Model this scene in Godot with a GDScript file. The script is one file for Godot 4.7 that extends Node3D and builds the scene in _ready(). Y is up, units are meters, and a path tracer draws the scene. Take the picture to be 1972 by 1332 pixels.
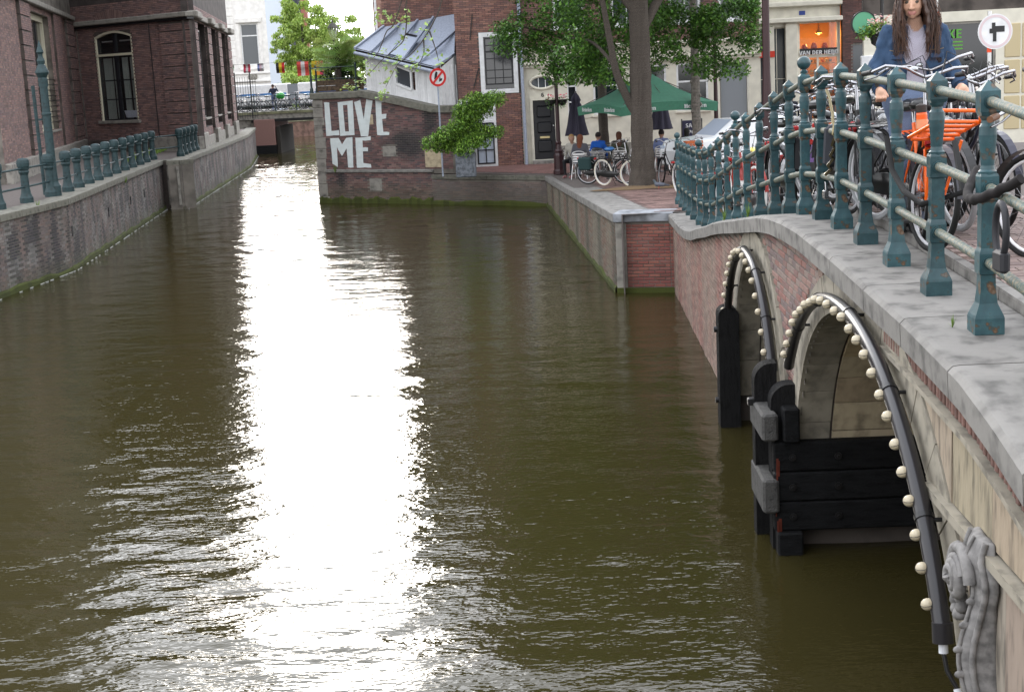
extends Node3D

class MB:
	var v := PackedVector3Array()
	var n := PackedVector3Array()
	var c := PackedColorArray()
	var ix := PackedInt32Array()
	var col := Color(1, 1, 1)

	func vert(p: Vector3, nn: Vector3) -> int:
		v.append(p)
		n.append(nn)
		c.append(col)
		return v.size() - 1

	func tri(a: Vector3, b: Vector3, d: Vector3) -> void:
		var nn := (b - a).cross(d - a).normalized()
		var i := vert(a, nn)
		vert(b, nn)
		vert(d, nn)
		ix.append_array([i, i + 2, i + 1])

	func quad(a: Vector3, b: Vector3, d: Vector3, e: Vector3) -> void:
		var nn := (b - a).cross(e - a)
		if nn.length_squared() < 1e-14:
			nn = (d - b).cross(e - b)
		nn = nn.normalized()
		var i := vert(a, nn)
		vert(b, nn)
		vert(d, nn)
		vert(e, nn)
		ix.append_array([i, i + 2, i + 1, i, i + 3, i + 2])

	func box(o: Vector3, s: Vector3, b := Basis.IDENTITY) -> void:
		var x := b.x * s.x * 0.5
		var y := b.y * s.y * 0.5
		var z := b.z * s.z * 0.5
		quad(o - x - y + z, o + x - y + z, o + x + y + z, o - x + y + z)
		quad(o + x - y - z, o - x - y - z, o - x + y - z, o + x + y - z)
		quad(o + x - y + z, o + x - y - z, o + x + y - z, o + x + y + z)
		quad(o - x - y - z, o - x - y + z, o - x + y + z, o - x + y - z)
		quad(o - x + y + z, o + x + y + z, o + x + y - z, o - x + y - z)
		quad(o - x - y - z, o + x - y - z, o + x - y + z, o - x - y + z)

	# a box with chamfered edges, as a hull of rounded rings along y
	func boxb(o: Vector3, s: Vector3, w: float, b := Basis.IDENTITY) -> void:
		var h := s * 0.5
		var lev := [[-h.y, w], [-h.y + w, 0.0], [h.y - w, 0.0], [h.y, w]]
		var rings := []
		for l in lev:
			var a: float = h.x - l[1]
			var d: float = h.z - l[1]
			var k: float = minf(w, minf(a, d))
			var r := []
			for q in [[a - k, d], [-a + k, d], [-a, d - k], [-a, -d + k], [-a + k, -d], [a - k, -d], [a, -d + k], [a, d - k]]:
				r.append(o + b * Vector3(q[0], l[0], q[1]))
			rings.append(r)
		for i in 3:
			for j in 8:
				var j2 := (j + 1) % 8
				quad(rings[i][j2], rings[i][j], rings[i + 1][j], rings[i + 1][j2])
		for j in range(1, 7):
			tri(rings[3][0], rings[3][j + 1], rings[3][j])
			tri(rings[0][0], rings[0][j], rings[0][j + 1])

	func bar(a: Vector3, d: Vector3, w: float, h: float, upv := Vector3.UP) -> void:
		var z := (d - a).normalized()
		var x := upv.cross(z)
		if x.length() < 0.01:
			x = Vector3.RIGHT.cross(z)
		x = x.normalized()
		box((a + d) * 0.5, Vector3(w, h, (d - a).length()), Basis(x, z.cross(x), z))

	func tube(pts: Array, rad, sides := 8, caps := true, closed := false) -> void:
		var m := pts.size()
		var t0: Vector3 = (pts[1] - pts[0]).normalized()
		var u := t0.cross(Vector3.UP)
		if u.length() < 0.1:
			u = t0.cross(Vector3.RIGHT)
		u = u.normalized()
		var base := v.size()
		for i in m:
			var t: Vector3
			if closed:
				t = (pts[(i + 1) % m] - pts[(i - 1 + m) % m]).normalized()
			elif i == 0:
				t = t0
			elif i == m - 1:
				t = (pts[i] - pts[i - 1]).normalized()
			else:
				t = (pts[i + 1] - pts[i - 1]).normalized()
			u = (u - t * u.dot(t)).normalized()
			var w := t.cross(u)
			var r: float = rad[i] if rad is Array else rad
			for k in sides:
				var a := TAU * k / sides
				var dd := u * cos(a) + w * sin(a)
				vert(pts[i] + dd * r, dd)
		var segs := m if closed else m - 1
		for i in segs:
			for k in sides:
				var a := base + i * sides + k
				var b := base + i * sides + (k + 1) % sides
				var a2 := base + ((i + 1) % m) * sides + k
				var b2 := base + ((i + 1) % m) * sides + (k + 1) % sides
				ix.append_array([a, a2, b2, a, b2, b])
		if caps and not closed:
			for e in [0, m - 1]:
				var nn: Vector3 = (pts[0] - pts[1]).normalized() if e == 0 else (pts[m - 1] - pts[m - 2]).normalized()
				var ci := vert(pts[e], nn)
				for k in sides:
					vert(v[base + e * sides + k], nn)
				for k in sides:
					if e == 0:
						ix.append_array([ci, ci + 1 + k, ci + 1 + (k + 1) % sides])
					else:
						ix.append_array([ci, ci + 1 + (k + 1) % sides, ci + 1 + k])

	# profile of (radius, height); sq > 0 makes a square section of half-width radius
	func lathe(pr: Array, sides := 12, xf := Transform3D.IDENTITY, sq := false, smooth := true) -> void:
		var ring := []
		if sq:
			ring = [Vector2(1, 1), Vector2(-1, 1), Vector2(-1, -1), Vector2(1, -1)]
		else:
			for k in sides:
				ring.append(Vector2(cos(TAU * k / sides), -sin(TAU * k / sides)))
		var m := ring.size()
		for i in pr.size() - 1:
			var p0: Vector2 = pr[i]
			var p1: Vector2 = pr[i + 1]
			var sl := Vector2(p1.y - p0.y, -(p1.x - p0.x)).normalized()
			for k in m:
				var a: Vector2 = ring[k]
				var b: Vector2 = ring[(k + 1) % m]
				var q0 := xf * Vector3(a.x * p0.x, p0.y, a.y * p0.x)
				var q1 := xf * Vector3(b.x * p0.x, p0.y, b.y * p0.x)
				var q2 := xf * Vector3(b.x * p1.x, p1.y, b.y * p1.x)
				var q3 := xf * Vector3(a.x * p1.x, p1.y, a.y * p1.x)
				if sq or not smooth:
					quad(q1, q0, q3, q2) if sq else quad(q0, q1, q2, q3)
				else:
					var na := (xf.basis * Vector3(a.x * sl.x, sl.y, a.y * sl.x)).normalized()
					var nb := (xf.basis * Vector3(b.x * sl.x, sl.y, b.y * sl.x)).normalized()
					var j := vert(q0, na)
					vert(q1, nb)
					vert(q2, nb)
					vert(q3, na)
					ix.append_array([j, j + 2, j + 1, j, j + 3, j + 2])

	func ball(o: Vector3, r: Vector3, rings := 8, segs := 12, b := Basis.IDENTITY) -> void:
		var base := v.size()
		for i in rings + 1:
			var th := PI * i / rings
			for k in segs:
				var ph := TAU * k / segs
				var d := Vector3(sin(th) * cos(ph), cos(th), sin(th) * sin(ph))
				vert(o + b * (d * r), (b * (d / r)).normalized())
		for i in rings:
			for k in segs:
				var a := base + i * segs + k
				var b1 := base + i * segs + (k + 1) % segs
				ix.append_array([a, a + segs, b1 + segs, a, b1 + segs, b1])

	# polygon in the xy plane of xf, from z=0 back to z=-depth
	func prism(poly: PackedVector2Array, depth: float, xf := Transform3D.IDENTITY) -> void:
		var p := poly
		if Geometry2D.is_polygon_clockwise(p):
			p = p.duplicate()
			p.reverse()
		var t := Geometry2D.triangulate_polygon(p)
		for i in range(0, t.size(), 3):
			var a := p[t[i]]
			var b := p[t[i + 1]]
			var d := p[t[i + 2]]
			if (b - a).cross(d - a) < 0:
				var q := b
				b = d
				d = q
			tri(xf * Vector3(a.x, a.y, 0), xf * Vector3(b.x, b.y, 0), xf * Vector3(d.x, d.y, 0))
			if depth > 0.0:
				tri(xf * Vector3(a.x, a.y, -depth), xf * Vector3(d.x, d.y, -depth), xf * Vector3(b.x, b.y, -depth))
		if depth > 0.0:
			for i in p.size():
				var a := p[i]
				var b := p[(i + 1) % p.size()]
				quad(xf * Vector3(b.x, b.y, 0), xf * Vector3(a.x, a.y, 0), xf * Vector3(a.x, a.y, -depth), xf * Vector3(b.x, b.y, -depth))

	# a closed skin through rings of equal size (arrays of Vector3), smooth
	func skin(rings: Array, closed_ends := true) -> void:
		var m: int = rings[0].size()
		var base := v.size()
		for r in rings:
			for p in r:
				vert(p, Vector3.ZERO)
		for i in rings.size() - 1:
			for k in m:
				var a := base + i * m + k
				var b := base + i * m + (k + 1) % m
				ix.append_array([a, b + m, b, a, a + m, b + m])
		if closed_ends:
			for e in [0, rings.size() - 1]:
				var o := Vector3.ZERO
				for p in rings[e]:
					o += p
				var ci := vert(o / m, Vector3.ZERO)
				for k in m:
					var a: int = base + e * m + k
					var b: int = base + e * m + (k + 1) % m
					if e == 0:
						ix.append_array([ci, a, b])
					else:
						ix.append_array([ci, b, a])
		smooth(base)

	func smooth(base := 0) -> void:
		for i in range(base, n.size()):
			n[i] = Vector3.ZERO
		for i in range(0, ix.size(), 3):
			if ix[i] < base:
				continue
			var nn := (v[ix[i + 2]] - v[ix[i]]).cross(v[ix[i + 1]] - v[ix[i]])
			for j in 3:
				n[ix[i + j]] += nn
		for i in range(base, n.size()):
			n[i] = n[i].normalized()

	# pushes a smooth skin in and out along its normals, as folds or wear do
	func wrinkle(amp: float, freq: float, sd := 1) -> void:
		var f := FastNoiseLite.new()
		f.seed = sd
		f.frequency = freq
		f.fractal_octaves = 3
		for i in v.size():
			v[i] += n[i] * (amp * f.get_noise_3d(v[i].x, v[i].y * 0.6, v[i].z))
		smooth(0)

	func add(o: MB, xf: Transform3D) -> void:
		var base := v.size()
		for i in o.v.size():
			v.append(xf * o.v[i])
			n.append((xf.basis * o.n[i]).normalized())
			c.append(o.c[i])
		for i in o.ix:
			ix.append(base + i)

	func mesh() -> ArrayMesh:
		var a := []
		a.resize(Mesh.ARRAY_MAX)
		a[Mesh.ARRAY_VERTEX] = v
		a[Mesh.ARRAY_NORMAL] = n
		a[Mesh.ARRAY_COLOR] = c
		a[Mesh.ARRAY_INDEX] = ix
		var m := ArrayMesh.new()
		if v.size():
			m.add_surface_from_arrays(Mesh.PRIMITIVE_TRIANGLES, a)
		return m


var M := {}
var taken := {}
var T := {}
var rng := RandomNumberGenerator.new()


func lin(r: float, g: float, b: float) -> Color:
	return Color(r, g, b).linear_to_srgb()


func rf(a: float, b: float) -> float:
	return rng.randf_range(a, b)


func xform(o: Vector3, yaw := 0.0, s := 1.0) -> Transform3D:
	return Transform3D(Basis(Vector3.UP, yaw).scaled(Vector3(s, s, s)), o)


func face(o: Vector3, along: Vector3, upv := Vector3.UP) -> Transform3D:
	# local x runs along, y up, z out of the face
	var x := along.normalized()
	var z := x.cross(upv).normalized()
	return Transform3D(Basis(x, z.cross(x), z), o)


func numbered(nm: String) -> String:
	taken[nm] = taken.get(nm, -1) + 1
	return nm if taken[nm] == 0 else "%s_%03d" % [nm, taken[nm]]


func thing(nm: String, label: String, cat: String, at := Vector3.ZERO, yaw := 0.0, group := "") -> Node3D:
	var o := Node3D.new()
	o.name = numbered(nm)
	add_child(o, true)
	o.position = at
	o.rotation.y = yaw
	tag(o, label, cat, group)
	return o


func tag(o: Node3D, label: String, cat: String, group := "") -> void:
	if label:
		o.set_meta("label", label)
	if cat:
		o.set_meta("category", cat)
	if group:
		o.set_meta("group", group)


func part(p: Node, nm: String, mb, mat: Material, xf := Transform3D.IDENTITY, kind := "") -> MeshInstance3D:
	var o := MeshInstance3D.new()
	o.mesh = mb.mesh() if mb is MB else mb
	o.material_override = mat
	o.name = nm
	o.transform = xf
	p.add_child(o, true)
	if kind:
		o.set_meta("kind", kind)
	return o


func single(nm: String, mb, mat: Material, label: String, cat: String, xf := Transform3D.IDENTITY, group := "") -> MeshInstance3D:
	var o := part(self, numbered(nm), mb, mat, xf)
	tag(o, label, cat, group)
	return o


func structure(nm: String, mb, mat: Material) -> MeshInstance3D:
	return part(self, numbered(nm), mb, mat, Transform3D.IDENTITY, "structure")


func copy_of(o: Node3D, label: String, at: Vector3, yaw: float, group := "") -> Node3D:
	var r: Node3D = o.duplicate()
	r.name = numbered(str(o.name).trim_suffix("_001"))
	add_child(r, true)
	r.position = at
	r.rotation.y = yaw
	r.set_meta("label", label)
	if group:
		r.set_meta("group", group)
	return r


func noise_tex(freq: float, lo: float, hi: float, oct := 4, typ := FastNoiseLite.TYPE_SIMPLEX_SMOOTH, size := 512, sd := 1, pts := []) -> NoiseTexture2D:
	var f := FastNoiseLite.new()
	f.noise_type = typ
	f.frequency = freq
	f.fractal_octaves = oct
	f.seed = sd
	var t := NoiseTexture2D.new()
	t.width = size
	t.height = size
	t.seamless = true
	t.noise = f
	var g := Gradient.new()
	g.set_color(0, Color(lo, lo, lo))
	g.set_color(1, Color(hi, hi, hi))
	for q in pts:
		g.add_point(q[0], q[1])
	t.color_ramp = g
	return t


# tex: name in T for the colour; bump: name in T; size: metres that one tile of the texture covers
func mat(nm: String, col: Color, rough := 0.8, metal := 0.0, tex := "", size := 1.0, bump := "", depth := 0.0, world := false) -> StandardMaterial3D:
	var m := StandardMaterial3D.new()
	m.albedo_color = col
	m.roughness = rough
	m.metallic = metal
	m.vertex_color_use_as_albedo = true
	if tex or bump:
		m.uv1_triplanar = true
		m.uv1_world_triplanar = world
		m.uv1_scale = Vector3.ONE / size
		if tex:
			m.albedo_texture = T[tex]
		if bump:
			m.heightmap_enabled = true
			m.heightmap_texture = T[bump]
			m.heightmap_scale = depth
	m.resource_name = nm
	M[nm] = m
	return m


# a texture of paint that has chipped: noise through a ramp of colours (linear)
func chip_tex(freq: float, sd: int, stops: Array) -> NoiseTexture2D:
	var t := noise_tex(freq, 0, 1, 6, FastNoiseLite.TYPE_SIMPLEX_SMOOTH, 512, sd)
	var g := Gradient.new()
	g.offsets = PackedFloat32Array([0.0, 1.0])
	g.colors = PackedColorArray([(stops[0][1] as Color).linear_to_srgb(), (stops[-1][1] as Color).linear_to_srgb()])
	for q in stops.slice(1, stops.size() - 1):
		g.add_point(q[0], (q[1] as Color).linear_to_srgb())
	t.color_ramp = g
	return t


func glass(nm: String, col: Color, rough := 0.05) -> StandardMaterial3D:
	var m := StandardMaterial3D.new()
	m.albedo_color = col
	m.roughness = rough
	m.metallic_specular = 0.6
	M[nm] = m
	return m


# ---- places of the scene ----
const W0 := Vector3(3.15, 0, -27.34)
var E1 := Vector3(-0.0465, 0, 0.9989).normalized()
var E2 := Vector3(-0.9989, 0, -0.0465).normalized()
const COP := [[-3.0, 1.47], [0.0, 1.5], [2.9, 1.56], [4.0, 1.63], [5.07, 1.73], [6.28, 1.9], [7.5, 2.05], [8.54, 2.2], [9.68, 2.34], [10.93, 2.48], [12.14, 2.62], [13.18, 2.74], [14.0, 2.81], [14.81, 2.85], [15.73, 2.87], [17.0, 2.85], [18.0, 2.82], [19.5, 2.77], [20.66, 2.7], [21.2, 2.62], [21.7, 2.52], [22.5, 2.36], [24.0, 2.2], [30.0, 2.1]]


func cop(s: float) -> float:
	for i in COP.size() - 1:
		if s <= COP[i + 1][0]:
			return lerpf(COP[i][1], COP[i + 1][1], clampf((s - COP[i][0]) / (COP[i + 1][0] - COP[i][0]), 0, 1))
	return COP[-1][1]


# along the bridge, height, out towards the water
func bp(s: float, y: float, n: float) -> Vector3:
	return W0 + E1 * s + E2 * n + Vector3(0, y, 0)


func ground(z: float) -> float:
	if z > -27.5:
		return 1.53
	if z > -46.8:
		return lerpf(1.53, 1.0, (-27.5 - z) / 19.3)
	if z > -51.0:
		return lerpf(1.0, 1.12, (-46.8 - z) / 4.2)
	return lerpf(1.12, 1.35, clampf((-51.0 - z) / 20.0, 0, 1))


func _ready() -> void:
	rng.seed = 7
	# camera, sky, sun, exposure
	var pitch := 0.1839
	var roll := 0.0499
	var cam := Camera3D.new()
	cam.name = "camera"
	add_child(cam)
	var fw := Vector3(0, -sin(pitch), -cos(pitch))
	var up := Vector3(0, cos(pitch), -sin(pitch))
	cam.transform = Transform3D(Basis(Vector3.RIGHT * cos(roll) - up * sin(roll), Vector3.RIGHT * sin(roll) + up * cos(roll), -fw), Vector3(0, 4.2, 0))
	cam.fov = rad_to_deg(2.0 * atan(666.0 / 2800.0))
	cam.near = 0.1
	cam.far = 900.0
	cam.current = true
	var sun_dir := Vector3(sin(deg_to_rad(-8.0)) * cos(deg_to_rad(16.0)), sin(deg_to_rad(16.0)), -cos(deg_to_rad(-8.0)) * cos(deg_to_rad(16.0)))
	var we := WorldEnvironment.new()
	we.name = "environment"
	add_child(we)
	var env := Environment.new()
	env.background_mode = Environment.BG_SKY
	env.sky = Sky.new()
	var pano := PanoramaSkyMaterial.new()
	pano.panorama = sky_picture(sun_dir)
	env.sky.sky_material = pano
	env.tonemap_mode = Environment.TONE_MAPPER_LINEAR
	env.tonemap_exposure = EXPOSURE
	env.sdfgi_enabled = true
	env.ssao_enabled = true
	env.ssil_enabled = true
	we.environment = env
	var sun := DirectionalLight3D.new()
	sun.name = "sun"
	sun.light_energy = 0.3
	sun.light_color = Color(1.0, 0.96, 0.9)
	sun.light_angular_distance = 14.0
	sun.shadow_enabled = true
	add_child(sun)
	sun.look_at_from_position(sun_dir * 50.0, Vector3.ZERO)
	make_materials()
	water()
	land()
	left_quay()
	right_quay()
	bridge()
	more()


const EXPOSURE := 1.25


func lin3(r: float, g: float, b: float) -> Color:
	return Color(r, g, b)


func sky_picture(sun_dir: Vector3) -> ImageTexture:
	var w := 512
	var h := 256
	var im := Image.create(w, h, false, Image.FORMAT_RGBF)
	var f := FastNoiseLite.new()
	f.frequency = 1.6
	f.fractal_octaves = 4
	f.seed = 5
	for y in h:
		var el := PI * 0.5 - PI * (y + 0.5) / h
		for x in w:
			var az := TAU * (x + 0.5) / w
			# Godot: the left edge of the picture looks along -z, columns run to the right
			var d := Vector3(sin(az) * cos(el), sin(el), -cos(az) * cos(el))
			var a := acos(clampf(d.dot(sun_dir), -1, 1))
			var cloud := 1.0 + 0.3 * f.get_noise_3d(d.x * 1.5, d.y * 3.0, d.z * 1.5)
			var da := acos(clampf(Vector2(d.x, d.z).normalized().dot(Vector2(sun_dir.x, sun_dir.z).normalized()), -1, 1))
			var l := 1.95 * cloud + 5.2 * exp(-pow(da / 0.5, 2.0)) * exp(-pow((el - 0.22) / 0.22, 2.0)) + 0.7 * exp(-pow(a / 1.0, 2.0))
			var k := clampf(sin(el), 0, 1)
			im.set_pixel(x, y, Color(l * lerpf(1.0, 0.94, k), l * lerpf(1.0, 0.98, k), l * lerpf(1.01, 1.08, k)))
	return ImageTexture.create_from_image(im)


func make_materials() -> void:
	T["grain"] = noise_tex(0.03, 0.8, 1.0, 5)
	T["weather"] = noise_tex(0.005, 0.6, 1.0, 7, FastNoiseLite.TYPE_SIMPLEX_SMOOTH, 1024, 17, [[0.35, Color(0.85, 0.85, 0.85)], [0.5, Color(0.95, 0.95, 0.95)]])
	T["soft"] = noise_tex(0.012, 0.9, 1.0, 4, FastNoiseLite.TYPE_SIMPLEX_SMOOTH, 512, 31)
	T["fine"] = noise_tex(0.09, 0.6, 1.0, 4, FastNoiseLite.TYPE_SIMPLEX_SMOOTH, 512, 3)
	T["stain"] = noise_tex(0.008, 0.62, 1.0, 5, FastNoiseLite.TYPE_SIMPLEX_SMOOTH, 512, 9, [[0.4, Color(0.84, 0.84, 0.84)], [0.62, Color(0.97, 0.97, 0.97)]])
	T["speck"] = noise_tex(0.03, 0.66, 1.0, 4, FastNoiseLite.TYPE_SIMPLEX_SMOOTH, 512, 11)
	T["bark"] = noise_tex(0.05, 0.25, 1.0, 4, FastNoiseLite.TYPE_SIMPLEX_SMOOTH, 512, 21)
	var ln := FastNoiseLite.new()
	ln.frequency = 0.02
	ln.fractal_octaves = 3
	ln.seed = 4
	var wt := NoiseTexture2D.new()
	wt.width = 1024
	wt.height = 1024
	wt.seamless = true
	wt.noise = ln
	T["ripple"] = wt
	mat("brick", lin(1, 1, 1), 0.85, 0, "grain", 0.5, "fine", 0.25, true)
	mat("mortar", lin(0.2, 0.18, 0.155), 0.95, 0, "stain", 3.0, "fine", 0.3, true)
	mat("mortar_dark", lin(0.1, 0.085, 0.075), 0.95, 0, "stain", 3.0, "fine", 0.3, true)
	mat("stone", lin(0.27, 0.255, 0.225), 0.85, 0, "weather", 1.6, "grain", 0.6, true)
	mat("coping", lin(0.24, 0.23, 0.212), 0.85, 0, "weather", 1.3, "grain", 0.9, true)
	mat("old_coping", lin(0.17, 0.165, 0.135), 0.9, 0, "weather", 1.1, "grain", 0.8, true)
	mat("plaster", lin(0.32, 0.29, 0.23), 0.9, 0, "weather", 1.2, "grain", 0.8, true)
	mat("sandstone", lin(0.48, 0.4, 0.27), 0.9, 0, "weather", 1.1, "grain", 1.2, true)
	var pst := mat("panel_stone", lin(0.36, 0.315, 0.255), 0.9, 0, "weather", 1.0, "grain", 1.2, true)
	pst.uv1_scale = Vector3(1.6, 0.45, 1.6)
	mat("moss", lin(0.09, 0.11, 0.018), 1.0, 0, "fine", 0.6, "fine", 2.0, true)
	mat("grass", lin(0.07, 0.11, 0.02), 0.9)
	mat("iron", lin(0.024, 0.076, 0.088), 0.36, 0, "speck", 0.8, "fine", 0.12)
	T["ironchip"] = chip_tex(0.016, 41, [[0, lin3(0.016, 0.05, 0.06)], [0.45, lin3(0.022, 0.07, 0.082)], [0.66, lin3(0.03, 0.088, 0.1)], [0.74, lin3(0.03, 0.05, 0.05)], [0.8, lin3(0.11, 0.05, 0.02)], [1, lin3(0.2, 0.2, 0.18)]])
	T["railchip"] = chip_tex(0.03, 43, [[0, lin3(0.02, 0.06, 0.065)], [0.4, lin3(0.05, 0.085, 0.075)], [0.55, lin3(0.12, 0.125, 0.09)], [0.68, lin3(0.22, 0.2, 0.14)], [0.78, lin3(0.14, 0.08, 0.04)], [1, lin3(0.4, 0.38, 0.32)]])
	mat("rail", Color.WHITE, 0.62, 0, "railchip", 0.5, "fine", 0.3)
	mat("black_metal", lin(0.012, 0.012, 0.013), 0.35, 0, "grain", 0.5)
	mat("tar_wood", lin(0.013, 0.0135, 0.0145), 0.5, 0, "weather", 0.8, "bark", 1.6)
	M.tar_wood.uv1_scale = Vector3(0.6, 4.5, 4.5)
	mat("tar_post", lin(0.015, 0.015, 0.0155), 0.7, 0, "weather", 0.8, "bark", 1.6).uv1_scale = Vector3(4.5, 0.6, 4.5)
	M.tar_post.metallic_specular = 0.25
	M.tar_wood.metallic_specular = 0.25
	M.tar_wood.roughness = 0.7
	mat("grey_wood", lin(0.12, 0.115, 0.105), 0.8, 0, "stain", 0.9, "bark", 0.6)
	mat("paving", lin(1, 1, 1), 0.85, 0, "grain", 0.8, "fine", 0.2, true)
	mat("soil", lin(0.2, 0.13, 0.065), 1.0, 0, "grain", 0.6, "fine", 1.0, true)
	mat("asphalt", lin(0.12, 0.1, 0.09), 0.9, 0, "grain", 2.0, "fine", 0.3, true)
	mat("white_paint", lin(0.78, 0.79, 0.8), 0.6, 0, "soft", 1.7)
	mat("cream", lin(0.72, 0.69, 0.58), 0.6, 0, "soft", 3.0, "", 0, true)
	mat("black_paint", lin(0.008, 0.009, 0.012), 0.3)
	mat("green_paint", lin(0.012, 0.03, 0.03), 0.4)
	mat("zinc", lin(0.4, 0.45, 0.55), 0.7, 0.0, "grain", 1.5)
	mat("chrome", lin(0.62, 0.62, 0.63), 0.18, 0.95)
	mat("alu", lin(0.6, 0.6, 0.6), 0.35, 0.8)
	mat("rubber", lin(0.012, 0.012, 0.013), 0.7)
	mat("plain", lin(1, 1, 1), 0.6)
	mat("gloss", lin(1, 1, 1), 0.28)
	mat("cloth", lin(1, 1, 1), 0.9, 0, "fine", 0.25, "fine", 0.12)
	mat("skin", lin(0.52, 0.3, 0.2), 0.55)
	mat("bulb", lin(0.56, 0.49, 0.35), 0.3, 0, "soft", 0.1)
	glass("pane_dark", lin(0.012, 0.014, 0.018), 0.06)
	glass("pane_mid", lin(0.05, 0.06, 0.07), 0.08)
	glass("pane_light", lin(0.42, 0.48, 0.58), 0.15)
	var wm := StandardMaterial3D.new()
	wm.albedo_color = lin(0.0315, 0.0265, 0.0088)
	wm.roughness = 0.04
	wm.metallic_specular = 0.3
	wm.heightmap_enabled = true
	wm.heightmap_texture = T["ripple"]
	wm.heightmap_scale = 0.33
	wm.uv1_scale = Vector3(1, 1, 1)
	M["water"] = wm


# ---- water: a sheet with real wavelets, finer near the camera ----
func water() -> void:
	var wv := []
	for i in 22:
		var a := rf(-1.0, 1.0) if i % 3 else rf(-0.4, 0.4)
		var l := 0.19 * pow(1.125, i) * rf(0.92, 1.08)
		var k := TAU / l
		wv.append([sin(a) * k, cos(a) * k, 0.0112 / k * (1.0 if i < 12 else 0.6), rf(0, TAU)])
	var calm := FastNoiseLite.new()
	calm.frequency = 0.16
	calm.fractal_octaves = 2
	calm.seed = 12
	var xs := []
	for i in 251:
		xs.append(-17.0 + i * 0.1)
	var zs := []
	var z := 6.0
	while z > -150.0:
		zs.append(z)
		z -= 0.5 if z > -5 else clampf(-z * 0.0052, 0.045, 0.6)
	var vv := PackedVector3Array()
	var nn := PackedVector3Array()
	var uv := PackedVector2Array()
	var ii := PackedInt32Array()
	var m := xs.size()
	for zz in zs:
		for x in xs:
			var h := 0.0
			var gx := 0.0
			var gz := 0.0
			for q in wv:
				var ph: float = q[0] * x + q[1] * zz + q[3]
				var cc := cos(ph) * float(q[2])
				h += sin(ph) * float(q[2])
				gx += cc * float(q[0])
				gz += cc * float(q[1])
			var pk: float = clampf(1.0 + 1.1 * calm.get_noise_2d(x, zz * 0.6), 0.35, 1.8)
			vv.append(Vector3(x, h * pk, zz))
			nn.append(Vector3(-gx * pk, 1, -gz * pk).normalized())
			uv.append(Vector2(x / 3.6, zz / 1.7))
	for i in zs.size() - 1:
		for j in m - 1:
			var a := i * m + j
			ii.append_array([a, a + m, a + 1, a + 1, a + m, a + m + 1])
	var arr := []
	arr.resize(Mesh.ARRAY_MAX)
	arr[Mesh.ARRAY_VERTEX] = vv
	arr[Mesh.ARRAY_NORMAL] = nn
	arr[Mesh.ARRAY_TEX_UV] = uv
	arr[Mesh.ARRAY_INDEX] = ii
	var me := ArrayMesh.new()
	me.add_surface_from_arrays(Mesh.PRIMITIVE_TRIANGLES, arr)
	structure("canal_water", me, M.water)
	var o := MB.new()
	o.quad(Vector3(-300, -0.25, 300), Vector3(300, -0.25, 300), Vector3(300, -0.25, -600), Vector3(-300, -0.25, -600))
	structure("canal_bed", o, M.moss)


# bricks in running bond on a face; returns one mesh. skip(x, y) leaves a brick out
func bricks(xf: Transform3D, w: float, h: float, cols: Array, skip = null, bl := 0.21, bh := 0.052, joint := 0.011, proud := 0.008, vary := 0.22, tintf = null) -> MB:
	var mb := MB.new()
	var rows := int(h / (bh + joint))
	for r in rows:
		var y := r * (bh + joint)
		var x := -(bl * 0.5 if r % 2 else 0.0)
		while x < w:
			var x0 := maxf(x, 0.0)
			var x1 := minf(x + bl, w)
			x += bl + joint
			if x1 - x0 < 0.03 or (skip != null and skip.call((x0 + x1) * 0.5, y + bh * 0.5)):
				continue
			var cc: Color = cols[rng.randi() % cols.size()]
			var k := rf(1.0 - vary, 1.0 + vary)
			if tintf != null:
				cc = tintf.call((x0 + x1) * 0.5, y, cc)
			mb.col = Color(cc.r * k, cc.g * k, cc.b * k)
			var p := proud + rf(-0.002, 0.002)
			var a := xf * Vector3(x0, y, 0)
			var b := xf * Vector3(x1, y, 0)
			var c := xf * Vector3(x1, y + bh, 0)
			var d := xf * Vector3(x0, y + bh, 0)
			var o := xf.basis.z * p
			mb.quad(a + o, b + o, c + o, d + o)
			mb.quad(d + o, c + o, c, d)
			mb.quad(a, b, b + o, a + o)
			mb.quad(a, a + o, d + o, d)
			mb.quad(b + o, b, c, c + o)
	return mb


func slab(pts: Array, top: float, bottom := -0.6) -> MB:
	# pts: Vector2 (x, z); a block of land
	var mb := MB.new()
	var poly := PackedVector2Array()
	for p in pts:
		poly.append(Vector2(p.x, -p.y))
	mb.prism(poly, top - bottom, Transform3D(Basis(Vector3(1, 0, 0), Vector3(0, 0, -1), Vector3(0, 1, 0)), Vector3(0, top, 0)))
	return mb


const LQ := [Vector2(-12.0, 14), Vector2(-11.5, -24), Vector2(-10.72, -35.65), Vector2(-12.5, -53.8), Vector2(-11.62, -53.0), Vector2(-13.63, -78.7), Vector2(-15.45, -92.3)]


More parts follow.
